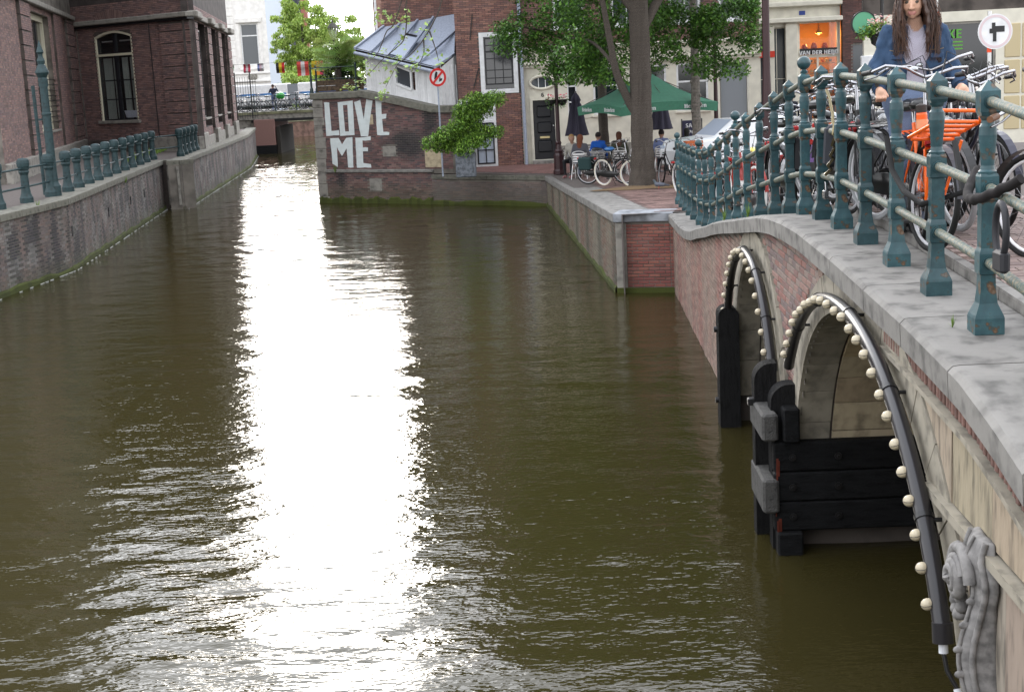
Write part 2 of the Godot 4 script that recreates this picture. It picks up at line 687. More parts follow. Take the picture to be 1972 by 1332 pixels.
func land() -> void:
	# left bank
	var mb := slab([LQ[0] + Vector2(-0.2, 0), LQ[1] + Vector2(-0.2, 0), LQ[2] + Vector2(-0.2, 0), LQ[3] + Vector2(-0.2, 0), LQ[4] + Vector2(-0.2, -0.1), LQ[5] + Vector2(-0.2, 0), LQ[6] + Vector2(-0.2, 0), Vector2(-80, -92.3), Vector2(-80, 14)], 1.72)
	structure("left_pavement", mb, M.asphalt)
	# right bank: rows that follow the ground's height
	mb = MB.new()
	var rows := [-27.3, -30.0, -33.0, -36.0, -40.0, -44.0, -46.7, -48.0, -49.7, -51.0, -53.0, -60.0, -70.0, -92.0]
	for i in rows.size() - 1:
		var z0: float = rows[i]
		var z1: float = rows[i + 1]
		var a := Vector3(bank_x(z0), ground(z0) - 0.01, z0)
		var b := Vector3(60, ground(z0) - 0.01, z0)
		var c := Vector3(60, ground(z1) - 0.01, z1)
		var d := Vector3(bank_x(z1), ground(z1) - 0.01, z1)
		mb.quad(a, b, c, d)
		mb.quad(a - Vector3(0, a.y + 0.6, 0), a, d, d - Vector3(0, d.y + 0.6, 0))
	mb.quad(Vector3(3.3, -0.6, -27.3), Vector3(60, -0.6, -27.3), Vector3(60, 1.52, -27.3), Vector3(3.3, 1.52, -27.3))
	structure("right_street", mb, M.asphalt)
	# the bank that the photographer stands on, and the far ground
	structure("near_bank", slab([Vector2(-9, -2.2), Vector2(40, -2.2), Vector2(40, 14), Vector2(-9, 14)], 2.3), M.asphalt)
	structure("far_ground", slab([Vector2(-200, -124.5), Vector2(200, -124.5), Vector2(200, -500), Vector2(-200, -500)], 1.5), M.asphalt)


func bank_x(z: float) -> float:
	if z > -46.8:
		return lerpf(2.2, 1.5, clampf((-27.6 - z) / 19.2, 0, 1))
	if z > -49.8:
		return lerpf(1.5, -2.3, (-46.8 - z) / 3.0)
	if z > -52.9:
		return lerpf(-2.3, -6.5, (-49.8 - z) / 3.1)
	return lerpf(-6.5, -9.5, (-52.9 - z) / 40.0)


func old_brick(x: float, y: float, c: Color) -> Color:
	# weathered quay bricks: pale bloom and dark runs of wet that follow the wall down
	if not T.has("runs"):
		var f := FastNoiseLite.new()
		f.frequency = 1.0
		f.fractal_octaves = 4
		f.seed = 23
		T["runs"] = f
	var d: float = T["runs"].get_noise_2d(x * 1.1, y * 0.35)
	var e: float = T["runs"].get_noise_2d(x * 0.9 + 50.0, y * 0.8)
	var g: float = T["runs"].get_noise_2d(x * 4.0 + 90.0, y * 0.3)
	return c.lerp(Color(0.055, 0.055, 0.062), clampf(d * 3.0 + 0.35, 0, 0.85)).lerp(Color(0.32, 0.31, 0.29), clampf(e * 2.2 - 0.15, 0, 0.6)).lerp(Color(0.05, 0.05, 0.045), clampf(g * 2.5 - 0.2, 0, 0.7)).lerp(Color(0.11, 0.12, 0.06), clampf(0.95 - y, 0, 0.4))


const OLD := [Color(0.19, 0.15, 0.14), Color(0.21, 0.155, 0.14), Color(0.175, 0.145, 0.14)]


# a stretch of quay wall between two points at the water: backing, bricks, moss at the water line
func wall_run(t: Node3D, a: Vector2, b: Vector2, ha: float, hb: float, cols: Array, tintf, moss := true) -> void:
	var p := Vector3(a.x, -0.5, a.y)
	var q := Vector3(b.x, -0.5, b.y)
	var xf := face(p, q - p)
	var w := (q - p).length()
	var bk := MB.new()
	bk.prism(PackedVector2Array([Vector2(0, 0), Vector2(w, 0), Vector2(w, hb + 0.5), Vector2(0, ha + 0.5)]), 0.5, xf)
	part(t, "mortar", bk, M.mortar)
	var top := func(x, y): return y > lerpf(ha, hb, x / w) + 0.46 or y < 0.42
	part(t, "brick", bricks(xf, w, maxf(ha, hb) + 0.5, cols, top, 0.21, 0.052, 0.012, 0.009, 0.14, tintf), M.brick, Transform3D.IDENTITY, "stuff")
	if moss:
		var mm := MB.new()
		var nseg := int(w / 0.25) + 1
		var f := FastNoiseLite.new()
		f.seed = int(a.x * 10) + 5
		f.frequency = 0.5
		for i in nseg:
			var x0 := w * i / nseg
			var x1 := w * (i + 1) / nseg
			var h0 := 0.64 + 0.1 * f.get_noise_1d(x0)
			var h1 := 0.64 + 0.1 * f.get_noise_1d(x1)
			mm.col = Color(1, 1, 1) * rf(0.6, 1.3)
			mm.quad(xf * Vector3(x0, 0.3, 0.05), xf * Vector3(x1, 0.3, 0.05), xf * Vector3(x1, h1 - 0.06, 0.045), xf * Vector3(x0, h0 - 0.06, 0.045))
			mm.quad(xf * Vector3(x0, h0 - 0.06, 0.045), xf * Vector3(x1, h1 - 0.06, 0.045), xf * Vector3(x1, h1, -0.01), xf * Vector3(x0, h0, -0.01))
		part(t, "moss", mm, M.moss, Transform3D.IDENTITY, "stuff")


# coping stones laid one by one along a line at the given heights
func coping(t: Node3D, a: Vector2, b: Vector2, ha: float, hb: float, mat_: Material, inner := 0.5, out := 0.06, th := 0.16, len_ := 1.2) -> void:
	var w := (b - a).length()
	var cnt := maxi(1, roundi(w / len_))
	for i in cnt:
		var f0 := float(i) / cnt
		var f1 := float(i + 1) / cnt
		var p := Vector3(lerpf(a.x, b.x, f0), lerpf(ha, hb, f0), lerpf(a.y, b.y, f0))
		var q := Vector3(lerpf(a.x, b.x, f1), lerpf(ha, hb, f1), lerpf(a.y, b.y, f1))
		var xf := face((p + q) * 0.5, q - p)
		var mb := MB.new()
		var l := (q - p).length()
		mb.col = Color(1, 1, 1) * rf(0.85, 1.08)
		mb.boxb(Vector3.ZERO, Vector3(l - 0.008, th, inner + out), 0.014)
		part(t, "coping_stone", mb, mat_, Transform3D(xf.basis, (p + q) * 0.5 + xf.basis.z * (out - inner) * 0.5 - Vector3(0, th * 0.5 + rf(0, 0.004), 0)))


func left_quay() -> void:
	var t := thing("left_quay_wall", "long weathered brick quay wall with stone coping along the left bank", "quay wall")
	for i in LQ.size() - 1:
		if i == 0:
			wall_run(t, LQ[0], LQ[1], 1.62, 1.62, OLD, old_brick, false)
			continue
		wall_run(t, LQ[i], LQ[i + 1], 1.62, 1.62, OLD, old_brick)
	for i in LQ.size() - 1:
		coping(t, LQ[i], LQ[i + 1], 1.78, 1.78, M.old_coping, 0.55, 0.07, 0.17, 1.4)
	# grey drain pipes at the jog, dark weep holes, tufts of grass
	var mb := MB.new()
	for x in [-12.2, -11.75]:
		mb.box(Vector3(x, 0.85, -53.45 + (x + 12.2) * 0.9 + 0.12), Vector3(0.09, 1.4, 0.06))
	part(t, "downpipe", mb, M.stone)
	for q in [[-11.35, -41.5], [-11.75, -45.6], [-12.05, -48.6], [-11.06, -37.0 + 1.0]]:
		mb = MB.new()
		mb.box(Vector3.ZERO, Vector3(0.05, 0.26, 0.12))
		part(t, "weep_hole", mb, M.black_paint, Transform3D(Basis(), Vector3(lerpf(-10.72, -12.5, (-35.65 - q[1]) / 18.15) + 0.005, 0.95, q[1])))
	# white scum line at the water
	mb = MB.new()
	for i in range(1, LQ.size() - 1):
		var n := int((LQ[i + 1] - LQ[i]).length() / 0.3)
		for k in n:
			if rng.randf() < 0.35:
				continue
			var p: Vector2 = LQ[i].lerp(LQ[i + 1], (k + 0.1) / n)
			var q: Vector2 = LQ[i].lerp(LQ[i + 1], (k + rf(0.5, 1.0)) / n)
			var o := Vector2(-(q - p).y, (q - p).x).normalized() * 0.12
			mb.bar(Vector3(p.x + o.x, 0.012, p.y + o.y), Vector3(q.x + o.x, 0.012, q.y + o.y), 0.018, 0.008)
	single("foam_line", mb, M.white_paint, "thin broken line of white foam along foot of left quay wall", "foam").set_meta("kind", "stuff")


func right_quay() -> void:
	var P1 := Vector2(-2.44, -49.79)
	var P2 := Vector2(1.38, -46.82)
	var P3 := Vector2(2.08, -27.6)
	var P4 := Vector2(3.15, -27.3)
	var t := thing("low_quay_wall", "low mossy brick quay wall in front of the bushy planter", "quay wall")
	wall_run(t, P1, P2, 0.85, 0.82, OLD, func(x, y, c): return c.lerp(Color(0.06, 0.07, 0.035), clampf(1.3 - y, 0, 1) * 0.7))
	coping(t, P1, P2, 1.01, 0.98, M.old_coping, 0.5, 0.05, 0.15, 1.1)
	t = thing("terrace_quay_wall", "long stained brick quay wall below the cafe terrace and trees", "quay wall")
	wall_run(t, P2, P3, 0.8, 1.36, [Color(0.2, 0.12, 0.09), Color(0.17, 0.11, 0.08), Color(0.22, 0.15, 0.11), Color(0.19, 0.17, 0.13)], func(x, y, c): return c.lerp(Color(0.22, 0.2, 0.15), clampf(sin(x * 1.9) * sin(x * 0.7) + 0.55, 0, 0.85)).lerp(Color(0.05, 0.055, 0.04), clampf(sin(x * 2.3 + 2.0) - 0.35, 0, 0.8)))
	coping(t, P2, P3, 0.98, 1.53, M.coping, 0.75, 0.06, 0.17, 1.5)
	# the short red panel that faces the camera, with its stone edge
	t = thing("red_panel_wall", "short bright red brick quay panel with pale stone corner, under blue-grey coping", "quay wall")
	var xf := face(Vector3(P3.x, -0.5, P3.y), Vector3(P4.x - P3.x, 0, P4.y - P3.y))
	var w := (P4 - P3).length()
	var mb := MB.new()
	mb.box(xf * Vector3(w * 0.5, 0.93, -0.3), Vector3(w, 1.86, 0.6), xf.basis)
	part(t, "mortar", mb, M.mortar)
	mb = MB.new()
	mb.boxb(xf * Vector3(0.1, 1.1, 0.0), Vector3(0.2, 1.5, 0.04), 0.008, xf.basis)
	part(t, "corner_stone", mb, M.stone)
	mb = MB.new()
	mb.boxb(xf * Vector3(w * 0.5 + 0.1, 0.44, 0.0), Vector3(w - 0.2, 0.2, 0.04), 0.008, xf.basis)
	part(t, "plinth_stone", mb, M.stone)
	var variants := []
	for c in [Color(0.3, 0.1, 0.08), Color(0.26, 0.09, 0.075), Color(0.33, 0.13, 0.1), Color(0.28, 0.12, 0.1), Color(0.22, 0.085, 0.07)]:
		var b := MB.new()
		b.col = c
		b.boxb(Vector3.ZERO, Vector3(0.198, 0.05, 0.05), 0.005)
		variants.append(b.mesh())
		b = MB.new()
		b.col = c
		b.boxb(Vector3.ZERO, Vector3(0.094, 0.05, 0.05), 0.005)
		variants.append(b.mesh())
	for r in 20:
		var x := 0.21
		var first := r % 2 == 1
		while x < w - 0.04:
			var half := first or x + 0.2 > w
			first = false
			var l := 0.094 if half else 0.198
			part(t, "brick", variants[(rng.randi() % 5) * 2 + (1 if half else 0)], M.brick, Transform3D(xf.basis, xf * Vector3(x + l * 0.5, 0.575 + r * 0.0635, -0.012 + rf(-0.002, 0.002))))
			x += l + 0.012
	coping(t, P3 + Vector2(-0.04, 0), P4, 1.53, 1.53, mat("coping_blue", lin(0.36, 0.38, 0.41), 0.8, 0, "stain", 1.6, "fine", 0.3, true), 0.7, 0.06, 0.17, 1.2)
	mb = MB.new()
	mb.box(xf * Vector3(w * 0.5, 0.5, 0.03), Vector3(w, 0.2, 0.05), xf.basis)
	part(t, "moss", mb, M.moss, Transform3D.IDENTITY, "stuff")


func ell(c: float, a: float, y0: float, b: float, th: float, ex := 2.15) -> Vector2:
	var cx := cos(th)
	var sy := sin(th)
	return Vector2(c + a * signf(cx) * pow(absf(cx), 2.0 / ex), y0 + b * pow(absf(sy), 2.0 / ex))


const ARCH1 := [12.45, 2.05, 0.3, 1.9]
const ARCH2 := [17.85, 2.78, 0.42, 2.06]


func in_arch(s: float, y: float, grow: float) -> bool:
	for q in [ARCH1, ARCH2]:
		var x: float = absf(s - q[0]) / (q[1] + grow)
		if x < 1.0 and y < q[2] + (q[3] + grow) * pow(1.0 - pow(x, 2.15), 1.0 / 2.15):
			return true
	return false


func bridge() -> void:
	var t := thing("arched_bridge", "humped brick and stone canal bridge with two arches on the right", "bridge")
	# body: facing between the arches, cut as columns so that the openings stay open
	var mb := MB.new()
	var deep := 9.0
	var s := 0.0
	while s < 24.5:
		var ds := 0.1
		var lo0 := -0.5
		for q in [ARCH1, ARCH2]:
			var x: float = absf(s + ds * 0.5 - q[0]) / q[1]
			if x < 1.0:
				lo0 = q[2] + q[3] * pow(1.0 - pow(x, 2.15), 1.0 / 2.15)
		var h0 := cop(s) - 0.12
		var h1 := cop(s + ds) - 0.12
		mb.quad(bp(s, lo0, 0), bp(s + ds, lo0, 0), bp(s + ds, h1, 0), bp(s, h0, 0))
		mb.quad(bp(s + ds, lo0, -deep), bp(s, lo0, -deep), bp(s, h0, -deep), bp(s + ds, h1, -deep))
		mb.quad(bp(s, h0, 0), bp(s + ds, h1, 0), bp(s + ds, h1, -deep), bp(s, h0, -deep))
		s += ds
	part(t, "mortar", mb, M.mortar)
	# vaults: courses of stone blocks, joints recessed
	for vi in 2:
		var q: Array = [ARCH1, ARCH2][vi]
		var seg := 18 if vi == 0 else 22
		mb = MB.new()
		var back := MB.new()
		for i in seg:
			var t0 := PI * i / seg
			var t1 := PI * (i + 1) / seg
			var a := ell(q[0], q[1] + 0.02, q[2], q[3] + 0.02, t0)
			var b := ell(q[0], q[1] + 0.02, q[2], q[3] + 0.02, t1)
			back.quad(bp(a.x, a.y, 0), bp(b.x, b.y, 0), bp(b.x, b.y, -deep), bp(a.x, a.y, -deep))
			var mid := (a + b) * 0.5
			var inw := (Vector2(q[0], q[2]) - mid).normalized() * 0.03
			var dd := (b - a).normalized() * 0.007
			var y := -0.28
			while y > -deep:
				var y1 := maxf(y - rf(0.35, 0.85), -deep)
				var cc := rf(0.85, 1.25)
				mb.col = Color(cc, cc * rf(0.92, 1.0), cc * rf(0.8, 1.0))
				var pr := inw * rf(0.75, 1.1)
				var f := [a + dd + pr, b - dd + pr, b - dd, a + dd]
				mb.quad(bp(f[0].x, f[0].y, y), bp(f[1].x, f[1].y, y), bp(f[1].x, f[1].y, y1 + 0.012), bp(f[0].x, f[0].y, y1 + 0.012))
				mb.quad(bp(f[3].x, f[3].y, y), bp(f[2].x, f[2].y, y), bp(f[1].x, f[1].y, y), bp(f[0].x, f[0].y, y))
				mb.quad(bp(f[1].x, f[1].y, y), bp(f[2].x, f[2].y, y), bp(f[2].x, f[2].y, y1), bp(f[1].x, f[1].y, y1))
				mb.quad(bp(f[3].x, f[3].y, y), bp(f[0].x, f[0].y, y), bp(f[0].x, f[0].y, y1), bp(f[3].x, f[3].y, y1))
				y = y1
		for e in [0, seg]:
			var a := ell(q[0], q[1] + 0.02, q[2], q[3] + 0.02, PI * e / seg)
			var up_ := [bp(a.x, -0.5, 0), bp(a.x, a.y, 0), bp(a.x, a.y, -deep), bp(a.x, -0.5, -deep)]
			if e == 0:
				back.quad(up_[0], up_[1], up_[2], up_[3])
			else:
				back.quad(up_[3], up_[2], up_[1], up_[0])
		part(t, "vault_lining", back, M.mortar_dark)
		part(t, "vault_stone", mb, M.sandstone if vi == 1 else M.plaster, Transform3D.IDENTITY, "stuff")
		# the ring of stones round the opening
		var rs := 15 if vi == 0 else 19
		for i in rs:
			var poly := PackedVector2Array()
			var g := 0.012
			for k in 4:
				var p := ell(q[0], q[1], q[2], q[3], PI * (i + g + (1 - 2 * g) * k / 3.0) / rs)
				poly.append(p)
			for k in range(3, -1, -1):
				var p := ell(q[0], q[1] + 0.3, q[2], q[3] + 0.3, PI * (i + g + (1 - 2 * g) * k / 3.0) / rs)
				p.y = minf(p.y, cop(p.x) - 0.17)
				poly.append(p)
			mb = MB.new()
			mb.col = Color(1, 1, 1) * rf(0.8, 1.15)
			mb.prism(poly, 0.29, Transform3D(Basis(E1, Vector3.UP, E2), bp(0, 0, 0.028 + rf(0, 0.004))))
			part(t, "arch_stone", mb, M.plaster)
	# bricks of the facing; those between the arches one by one
	var fx := Transform3D(Basis(E1, Vector3.UP, E2), bp(0, -0.5, 0))
	var red := [Color(0.3, 0.15, 0.12), Color(0.27, 0.14, 0.115), Color(0.33, 0.18, 0.15), Color(0.28, 0.17, 0.14)]
	var outside := func(x, y): return y - 0.5 > cop(x) - 0.2 or in_arch(x, y - 0.5, 0.31) or y < 0.4 or (x > 13.3 and x < 16.2 and y > 1.75) or x > 18.6
	part(t, "brick", bricks(fx, 19.0, 3.5, red, outside, 0.205, 0.052, 0.012, 0.009, 0.2, func(x, y, c): return c.lerp(Color(0.3, 0.25, 0.2), clampf(0.4 + 0.6 * sin(x * 3.1) * sin(x * 1.3), 0, 0.6))), M.brick, Transform3D.IDENTITY, "stuff")
	var variants := []
	for c in [Color(0.28, 0.135, 0.11), Color(0.23, 0.13, 0.115), Color(0.31, 0.19, 0.16), Color(0.19, 0.14, 0.13), Color(0.27, 0.2, 0.175)]:
		var b := MB.new()
		b.col = c
		b.boxb(Vector3.ZERO, Vector3(0.2, 0.05, 0.05), 0.005)
		variants.append(b.mesh())
	for r in range(0, 28):
		var y := 1.28 + r * 0.064
		var x := 13.25 + (0.105 if r % 2 else 0.0)
		while x < 16.3:
			if not (y > cop(x) - 0.19 or in_arch(x - 0.06, y, 0.32) or in_arch(x + 0.06, y, 0.32)):
				part(t, "brick", variants[rng.randi() % 5], M.brick, Transform3D(Basis(E1, Vector3.UP, E2), bp(x, y, -0.014 + rf(-0.003, 0.003))))
			x += 0.212
	# ashlar panels and mouldings beside the near arch, soldier course above
	s = 18.75
	while s < 23.2:
		mb = MB.new()
		mb.col = Color(1, 1, 1) * rf(0.6, 1.1)
		mb.boxb(Vector3.ZERO, Vector3(0.044, 0.115, 0.05), 0.006)
		var top := cop(s) - 0.235
		part(t, "soldier_brick", mb, mat("soldier", lin(0.24, 0.13, 0.105), 0.9, 0, "grain", 0.4, "", 0, true) if not M.has("soldier") else M.soldier, Transform3D(Basis(E1, Vector3.UP, E2), bp(s, top, 0.004 + rf(-0.004, 0.004))))
		s += 0.063
	for q in [[18.75, 19.55], [19.56, 20.3], [20.31, 21.0], [21.01, 21.8], [21.81, 23.3]]:
		mb = MB.new()
		mb.col = Color(1, rf(0.9, 1), rf(0.75, 0.95)) * rf(0.85, 1.1)
		var poly := PackedVector2Array([Vector2(q[0], 1.97), Vector2(q[1], 1.97)])
		for k in 5:
			var x: float = lerpf(q[1], q[0], k / 4.0)
			poly.append(Vector2(x, cop(x) - 0.335))
		poly = clip_arch(poly, 0.32)
		if poly.size() > 2:
			mb.prism(poly, 0.1, Transform3D(Basis(E1, Vector3.UP, E2), bp(0, 0, 0.02 + rf(0, 0.006))))
			part(t, "panel_stone", mb, M.panel_stone)
	mb = MB.new()
	for k in 22:
		var x0 := 18.75 + k * 0.21
		mb.bar(bp(x0, cop(x0) - 0.32, 0.03), bp(x0 + 0.21, cop(x0 + 0.21) - 0.32, 0.03), 0.06, 0.03)
	part(t, "moulding", mb, M.plaster)
	mb = MB.new()
	mb.bar(bp(19.9, 1.94, 0.035), bp(23.3, 1.9, 0.035), 0.07, 0.05)
	part(t, "moulding", mb, M.plaster)
	for q in [[19.9, 20.62, 1.35, 1.9], [20.63, 21.2, 0.7, 1.9], [21.21, 22.0, 0.7, 1.89], [22.01, 23.3, 0.7, 1.88], [20.9, 22.0, -0.4, 0.68], [22.01, 23.3, -0.4, 0.68]]:
		mb = MB.new()
		mb.col = Color(1, rf(0.9, 1), rf(0.8, 0.95)) * rf(0.85, 1.1)
		var poly := clip_arch(PackedVector2Array([Vector2(q[0], q[2]), Vector2(q[1], q[2]), Vector2(q[1], q[3]), Vector2(q[0], q[3])]), 0.32)
		if poly.size() > 2:
			mb.prism(poly, 0.1, Transform3D(Basis(E1, Vector3.UP, E2), bp(0, 0, 0.012 + rf(0, 0.006))))
			part(t, "panel_stone", mb, M.panel_stone)
	# coping stones over the wall
	s = -0.25
	while s < 24.0:
		var l := rf(1.0, 1.35)
		mb = MB.new()
		mb.col = Color(1, 1, 1) * rf(0.86, 1.06)
		var steps := 6
		var rings := []
		for k in steps + 1:
			var x := s + 0.007 + (l - 0.014) * k / steps
			var y := cop(x)
			var ring := []
			for e in [[0.085, -0.165], [0.09, -0.03], [0.065, -0.005], [0.03, 0.0], [-0.56, 0.0], [-0.57, -0.165]]:
				ring.append(bp(x, y + e[1], e[0]))
			rings.append(ring)
		for k in steps:
			for e in 6:
				var e2 := (e + 1) % 6
				mb.quad(rings[k][e], rings[k + 1][e], rings[k + 1][e2], rings[k][e2])
		for e in range(1, 5):
			mb.tri(rings[0][0], rings[0][e], rings[0][e + 1])
			mb.tri(rings[steps][0], rings[steps][e + 1], rings[steps][e])
		part(t, "coping_stone", mb, M.coping)
		s += l
	# the deck: a kerb strip of brick pavers behind the coping, then the roadway
	mb = MB.new()
	s = -1.0
	while s < 24.0:
		mb.quad(bp(s, deck(s) - 0.03, -0.575), bp(s + 0.5, deck(s + 0.5) - 0.03, -0.575), bp(s + 0.5, deck(s + 0.5) - 0.02, -deep), bp(s, deck(s) - 0.02, -deep))
		s += 0.5
	part(t, "road_surface", mb, M.asphalt)
	s = 0.0
	while s < 23.0:
		mb = MB.new()
		mb.col = Color(1, 1, 1) * rf(0.8, 1.0)
		mb.quad(bp(s + 0.005, cop(s) - 0.05, -0.573), bp(s + 0.995, cop(s + 1.0) - 0.05, -0.573), bp(s + 0.995, deck(s + 1.0) - 0.008, -0.578), bp(s + 0.005, deck(s) - 0.008, -0.578))
		mb.quad(bp(s + 0.005, deck(s) - 0.008, -0.578), bp(s + 0.995, deck(s + 1.0) - 0.008, -0.578), bp(s + 0.995, deck(s + 1.0) - 0.006, -0.64), bp(s + 0.005, deck(s) - 0.006, -0.64))
		part(t, "kerb_stone", mb, M.coping)
		s += 1.0
	mb = MB.new()
	s = 9.0
	var row := 0
	while s < 23.0:
		var nn := -0.645 - (0.1 if row % 2 else 0.0)
		while nn > -3.2:
			var cc := rf(0.7, 1.25)
			mb.col = Color(0.29 * cc, 0.215 * cc, 0.19 * cc)
			var y := deck(s) - 0.005 + rf(-0.003, 0.003)
			var y2 := deck(s + 0.09) - 0.005
			mb.quad(bp(s, y, nn), bp(s + 0.09, y2, nn), bp(s + 0.09, y2, nn - 0.195), bp(s, y, nn - 0.195))
			mb.quad(bp(s + 0.09, y2 - 0.02, nn), bp(s + 0.09, y2, nn), bp(s, y, nn), bp(s, y - 0.02, nn))
			mb.quad(bp(s + 0.09, y2, nn), bp(s + 0.09, y2 - 0.02, nn), bp(s + 0.09, y2 - 0.02, nn - 0.195), bp(s + 0.09, y2, nn - 0.195))
			nn -= 0.203
		s += 0.098
		row += 1
	part(t, "paver", mb, M.paving, Transform3D.IDENTITY, "stuff")


func clip_arch(poly: PackedVector2Array, grow: float) -> PackedVector2Array:
	var hole := PackedVector2Array()
	for k in 41:
		hole.append(ell(ARCH2[0], ARCH2[1] + grow, ARCH2[2], ARCH2[3] + grow, PI * k / 40.0))
	hole.append(Vector2(ARCH2[0] - ARCH2[1] - grow, -3))
	hole.append(Vector2(ARCH2[0] + ARCH2[1] + grow, -3))
	var r := Geometry2D.clip_polygons(poly, hole)
	return r[0] if r.size() else PackedVector2Array()


# ---- buildings ----
const PURPLE := [Color(0.27, 0.165, 0.15), Color(0.23, 0.145, 0.138), Color(0.3, 0.18, 0.16), Color(0.2, 0.135, 0.132)]


# backing of a wall with rectangular openings [x, y, w, h]
func backing(xf: Transform3D, w: float, h: float, holes: Array, deep := 0.3) -> MB:
	var mb := MB.new()
	var xs := [0.0, w]
	for q in holes:
		xs.append(clampf(q[0], 0, w))
		xs.append(clampf(q[0] + q[2], 0, w))
	xs.sort()
	for i in xs.size() - 1:
		if xs[i + 1] - xs[i] < 0.001:
			continue
		var mid: float = (xs[i] + xs[i + 1]) * 0.5
		var cuts := []
		for q in holes:
			if mid > q[0] and mid < q[0] + q[2]:
				cuts.append([q[1], q[1] + q[3]])
		cuts.sort_custom(func(a, b): return a[0] < b[0])
		var y := 0.0
		for k in cuts + [[h, h]]:
			if k[0] > y + 0.001:
				mb.box(xf * Vector3(mid, (y + k[0]) * 0.5, -deep * 0.5), Vector3(xs[i + 1] - xs[i], k[0] - y, deep), xf.basis)
			y = maxf(y, k[1])
	return mb


func facade(t: Node, xf: Transform3D, w: float, h: float, holes: Array, cols: Array, mortar: Material, brick_top := 99.0, bl := 0.21, bh := 0.052, tintf = null) -> void:
	part(t, "wall", backing(xf, w, h, holes), mortar)
	var skip := func(x, y):
		for q in holes:
			if x > q[0] - 0.02 and x < q[0] + q[2] + 0.02 and y > q[1] and y < q[1] + q[3]:
				return true
		return false
	part(t, "brick", bricks(xf, w, minf(h, brick_top), cols, skip, bl, bh, 0.014, 0.009, 0.24, tintf), M.brick, Transform3D.IDENTITY, "stuff")


# a window in the xy plane of xf, lower left corner at (x, y): frame, panes one by one, glazing bars, sill
func window(t: Node, xf: Transform3D, x: float, y: float, w: float, h: float, nx: int, ny: int, fm: Material, pm: Material, o := {}) -> MeshInstance3D:
	var fw: float = o.get("fw", 0.07)
	var set_: float = o.get("set", 0.08)
	var bw: float = o.get("bw", 0.03)
	var bm: Material = o.get("bars", fm)
	var mb := MB.new()
	var at := func(px, py, pz): return xf * Vector3(x + px, y + py, pz)
	var fd: float = o.get("fd", 0.1)
	mb.box(at.call(fw * 0.5, h * 0.5, -set_), Vector3(fw, h, fd), xf.basis)
	mb.box(at.call(w - fw * 0.5, h * 0.5, -set_), Vector3(fw, h, fd), xf.basis)
	mb.box(at.call(w * 0.5, fw * 0.5, -set_), Vector3(w - 2 * fw, fw, fd), xf.basis)
	mb.box(at.call(w * 0.5, h - fw * 0.5, -set_), Vector3(w - 2 * fw, fw, fd), xf.basis)
	var win := part(t, "window", mb, fm)
	var iw := (w - 2 * fw) / nx
	var ys := [0.0]
	var rows: Array = o.get("rows", [])
	if rows.is_empty():
		for i in ny:
			rows.append(1.0 / ny)
	for r in rows:
		ys.append(ys[-1] + r)
	mb = MB.new()
	for i in range(1, nx):
		mb.box(at.call(fw + iw * i, h * 0.5, -set_), Vector3(bw, h - 2 * fw, 0.05), xf.basis)
	for j in range(1, rows.size()):
		mb.box(at.call(w * 0.5, fw + (h - 2 * fw) * ys[j], -set_ + 0.002), Vector3(w - 2 * fw, bw * (2.0 if o.get("transom", -1) == j else 1.0), 0.054), xf.basis)
	if mb.v.size():
		part(win, "glazing_bar", mb, bm)
	for i in nx:
		for j in rows.size():
			mb = MB.new()
			var y0: float = fw + (h - 2 * fw) * ys[j]
			var y1: float = fw + (h - 2 * fw) * ys[j + 1]
			mb.box(at.call(fw + iw * (i + 0.5), (y0 + y1) * 0.5, -set_ - 0.012), Vector3(iw, y1 - y0, 0.006), xf.basis * Basis(Vector3.UP, rf(-0.004, 0.004)) * Basis(Vector3.RIGHT, rf(-0.004, 0.004)))
			part(win, "pane", mb, o.get("pane%d" % j, pm))
	if o.has("sill"):
		mb = MB.new()
		mb.boxb(at.call(w * 0.5, -0.04, -0.02), Vector3(w + 0.16, 0.08, 0.22), 0.01, xf.basis)
		part(win, "sill", mb, o.sill)
	return win


func dark_room(t: Node, xf: Transform3D, x: float, y: float, w: float, h: float, deep := 1.0) -> void:
	var mb := MB.new()
	mb.box(xf * Vector3(x + w * 0.5, y + h * 0.5, -deep), Vector3(w + 0.4, h + 0.4, 0.1), xf.basis)
	for s in [-1, 1]:
		mb.box(xf * Vector3(x + w * 0.5 + s * (w * 0.5 + 0.15), y + h * 0.5, -deep * 0.5 - 0.16), Vector3(0.1, h + 0.4, deep - 0.34), xf.basis)
		mb.box(xf * Vector3(x + w * 0.5, y + h * 0.5 + s * (h * 0.5 + 0.15), -deep * 0.5 - 0.16), Vector3(w + 0.2, 0.1, deep - 0.34), xf.basis)
	part(t, "room", mb, M.black_paint)


func box_part(t: Node, nm: String, xf: Transform3D, x0: float, y0: float, x1: float, y1: float, z0: float, z1: float, mt: Material, bev := 0.01) -> MeshInstance3D:
	var mb := MB.new()
	if bev > 0:
		mb.boxb(xf * Vector3((x0 + x1) * 0.5, (y0 + y1) * 0.5, (z0 + z1) * 0.5), Vector3(x1 - x0, y1 - y0, absf(z1 - z0)), bev, xf.basis)
	else:
		mb.box(xf * Vector3((x0 + x1) * 0.5, (y0 + y1) * 0.5, (z0 + z1) * 0.5), Vector3(x1 - x0, y1 - y0, absf(z1 - z0)), xf.basis)
	return part(t, nm, mb, mt)


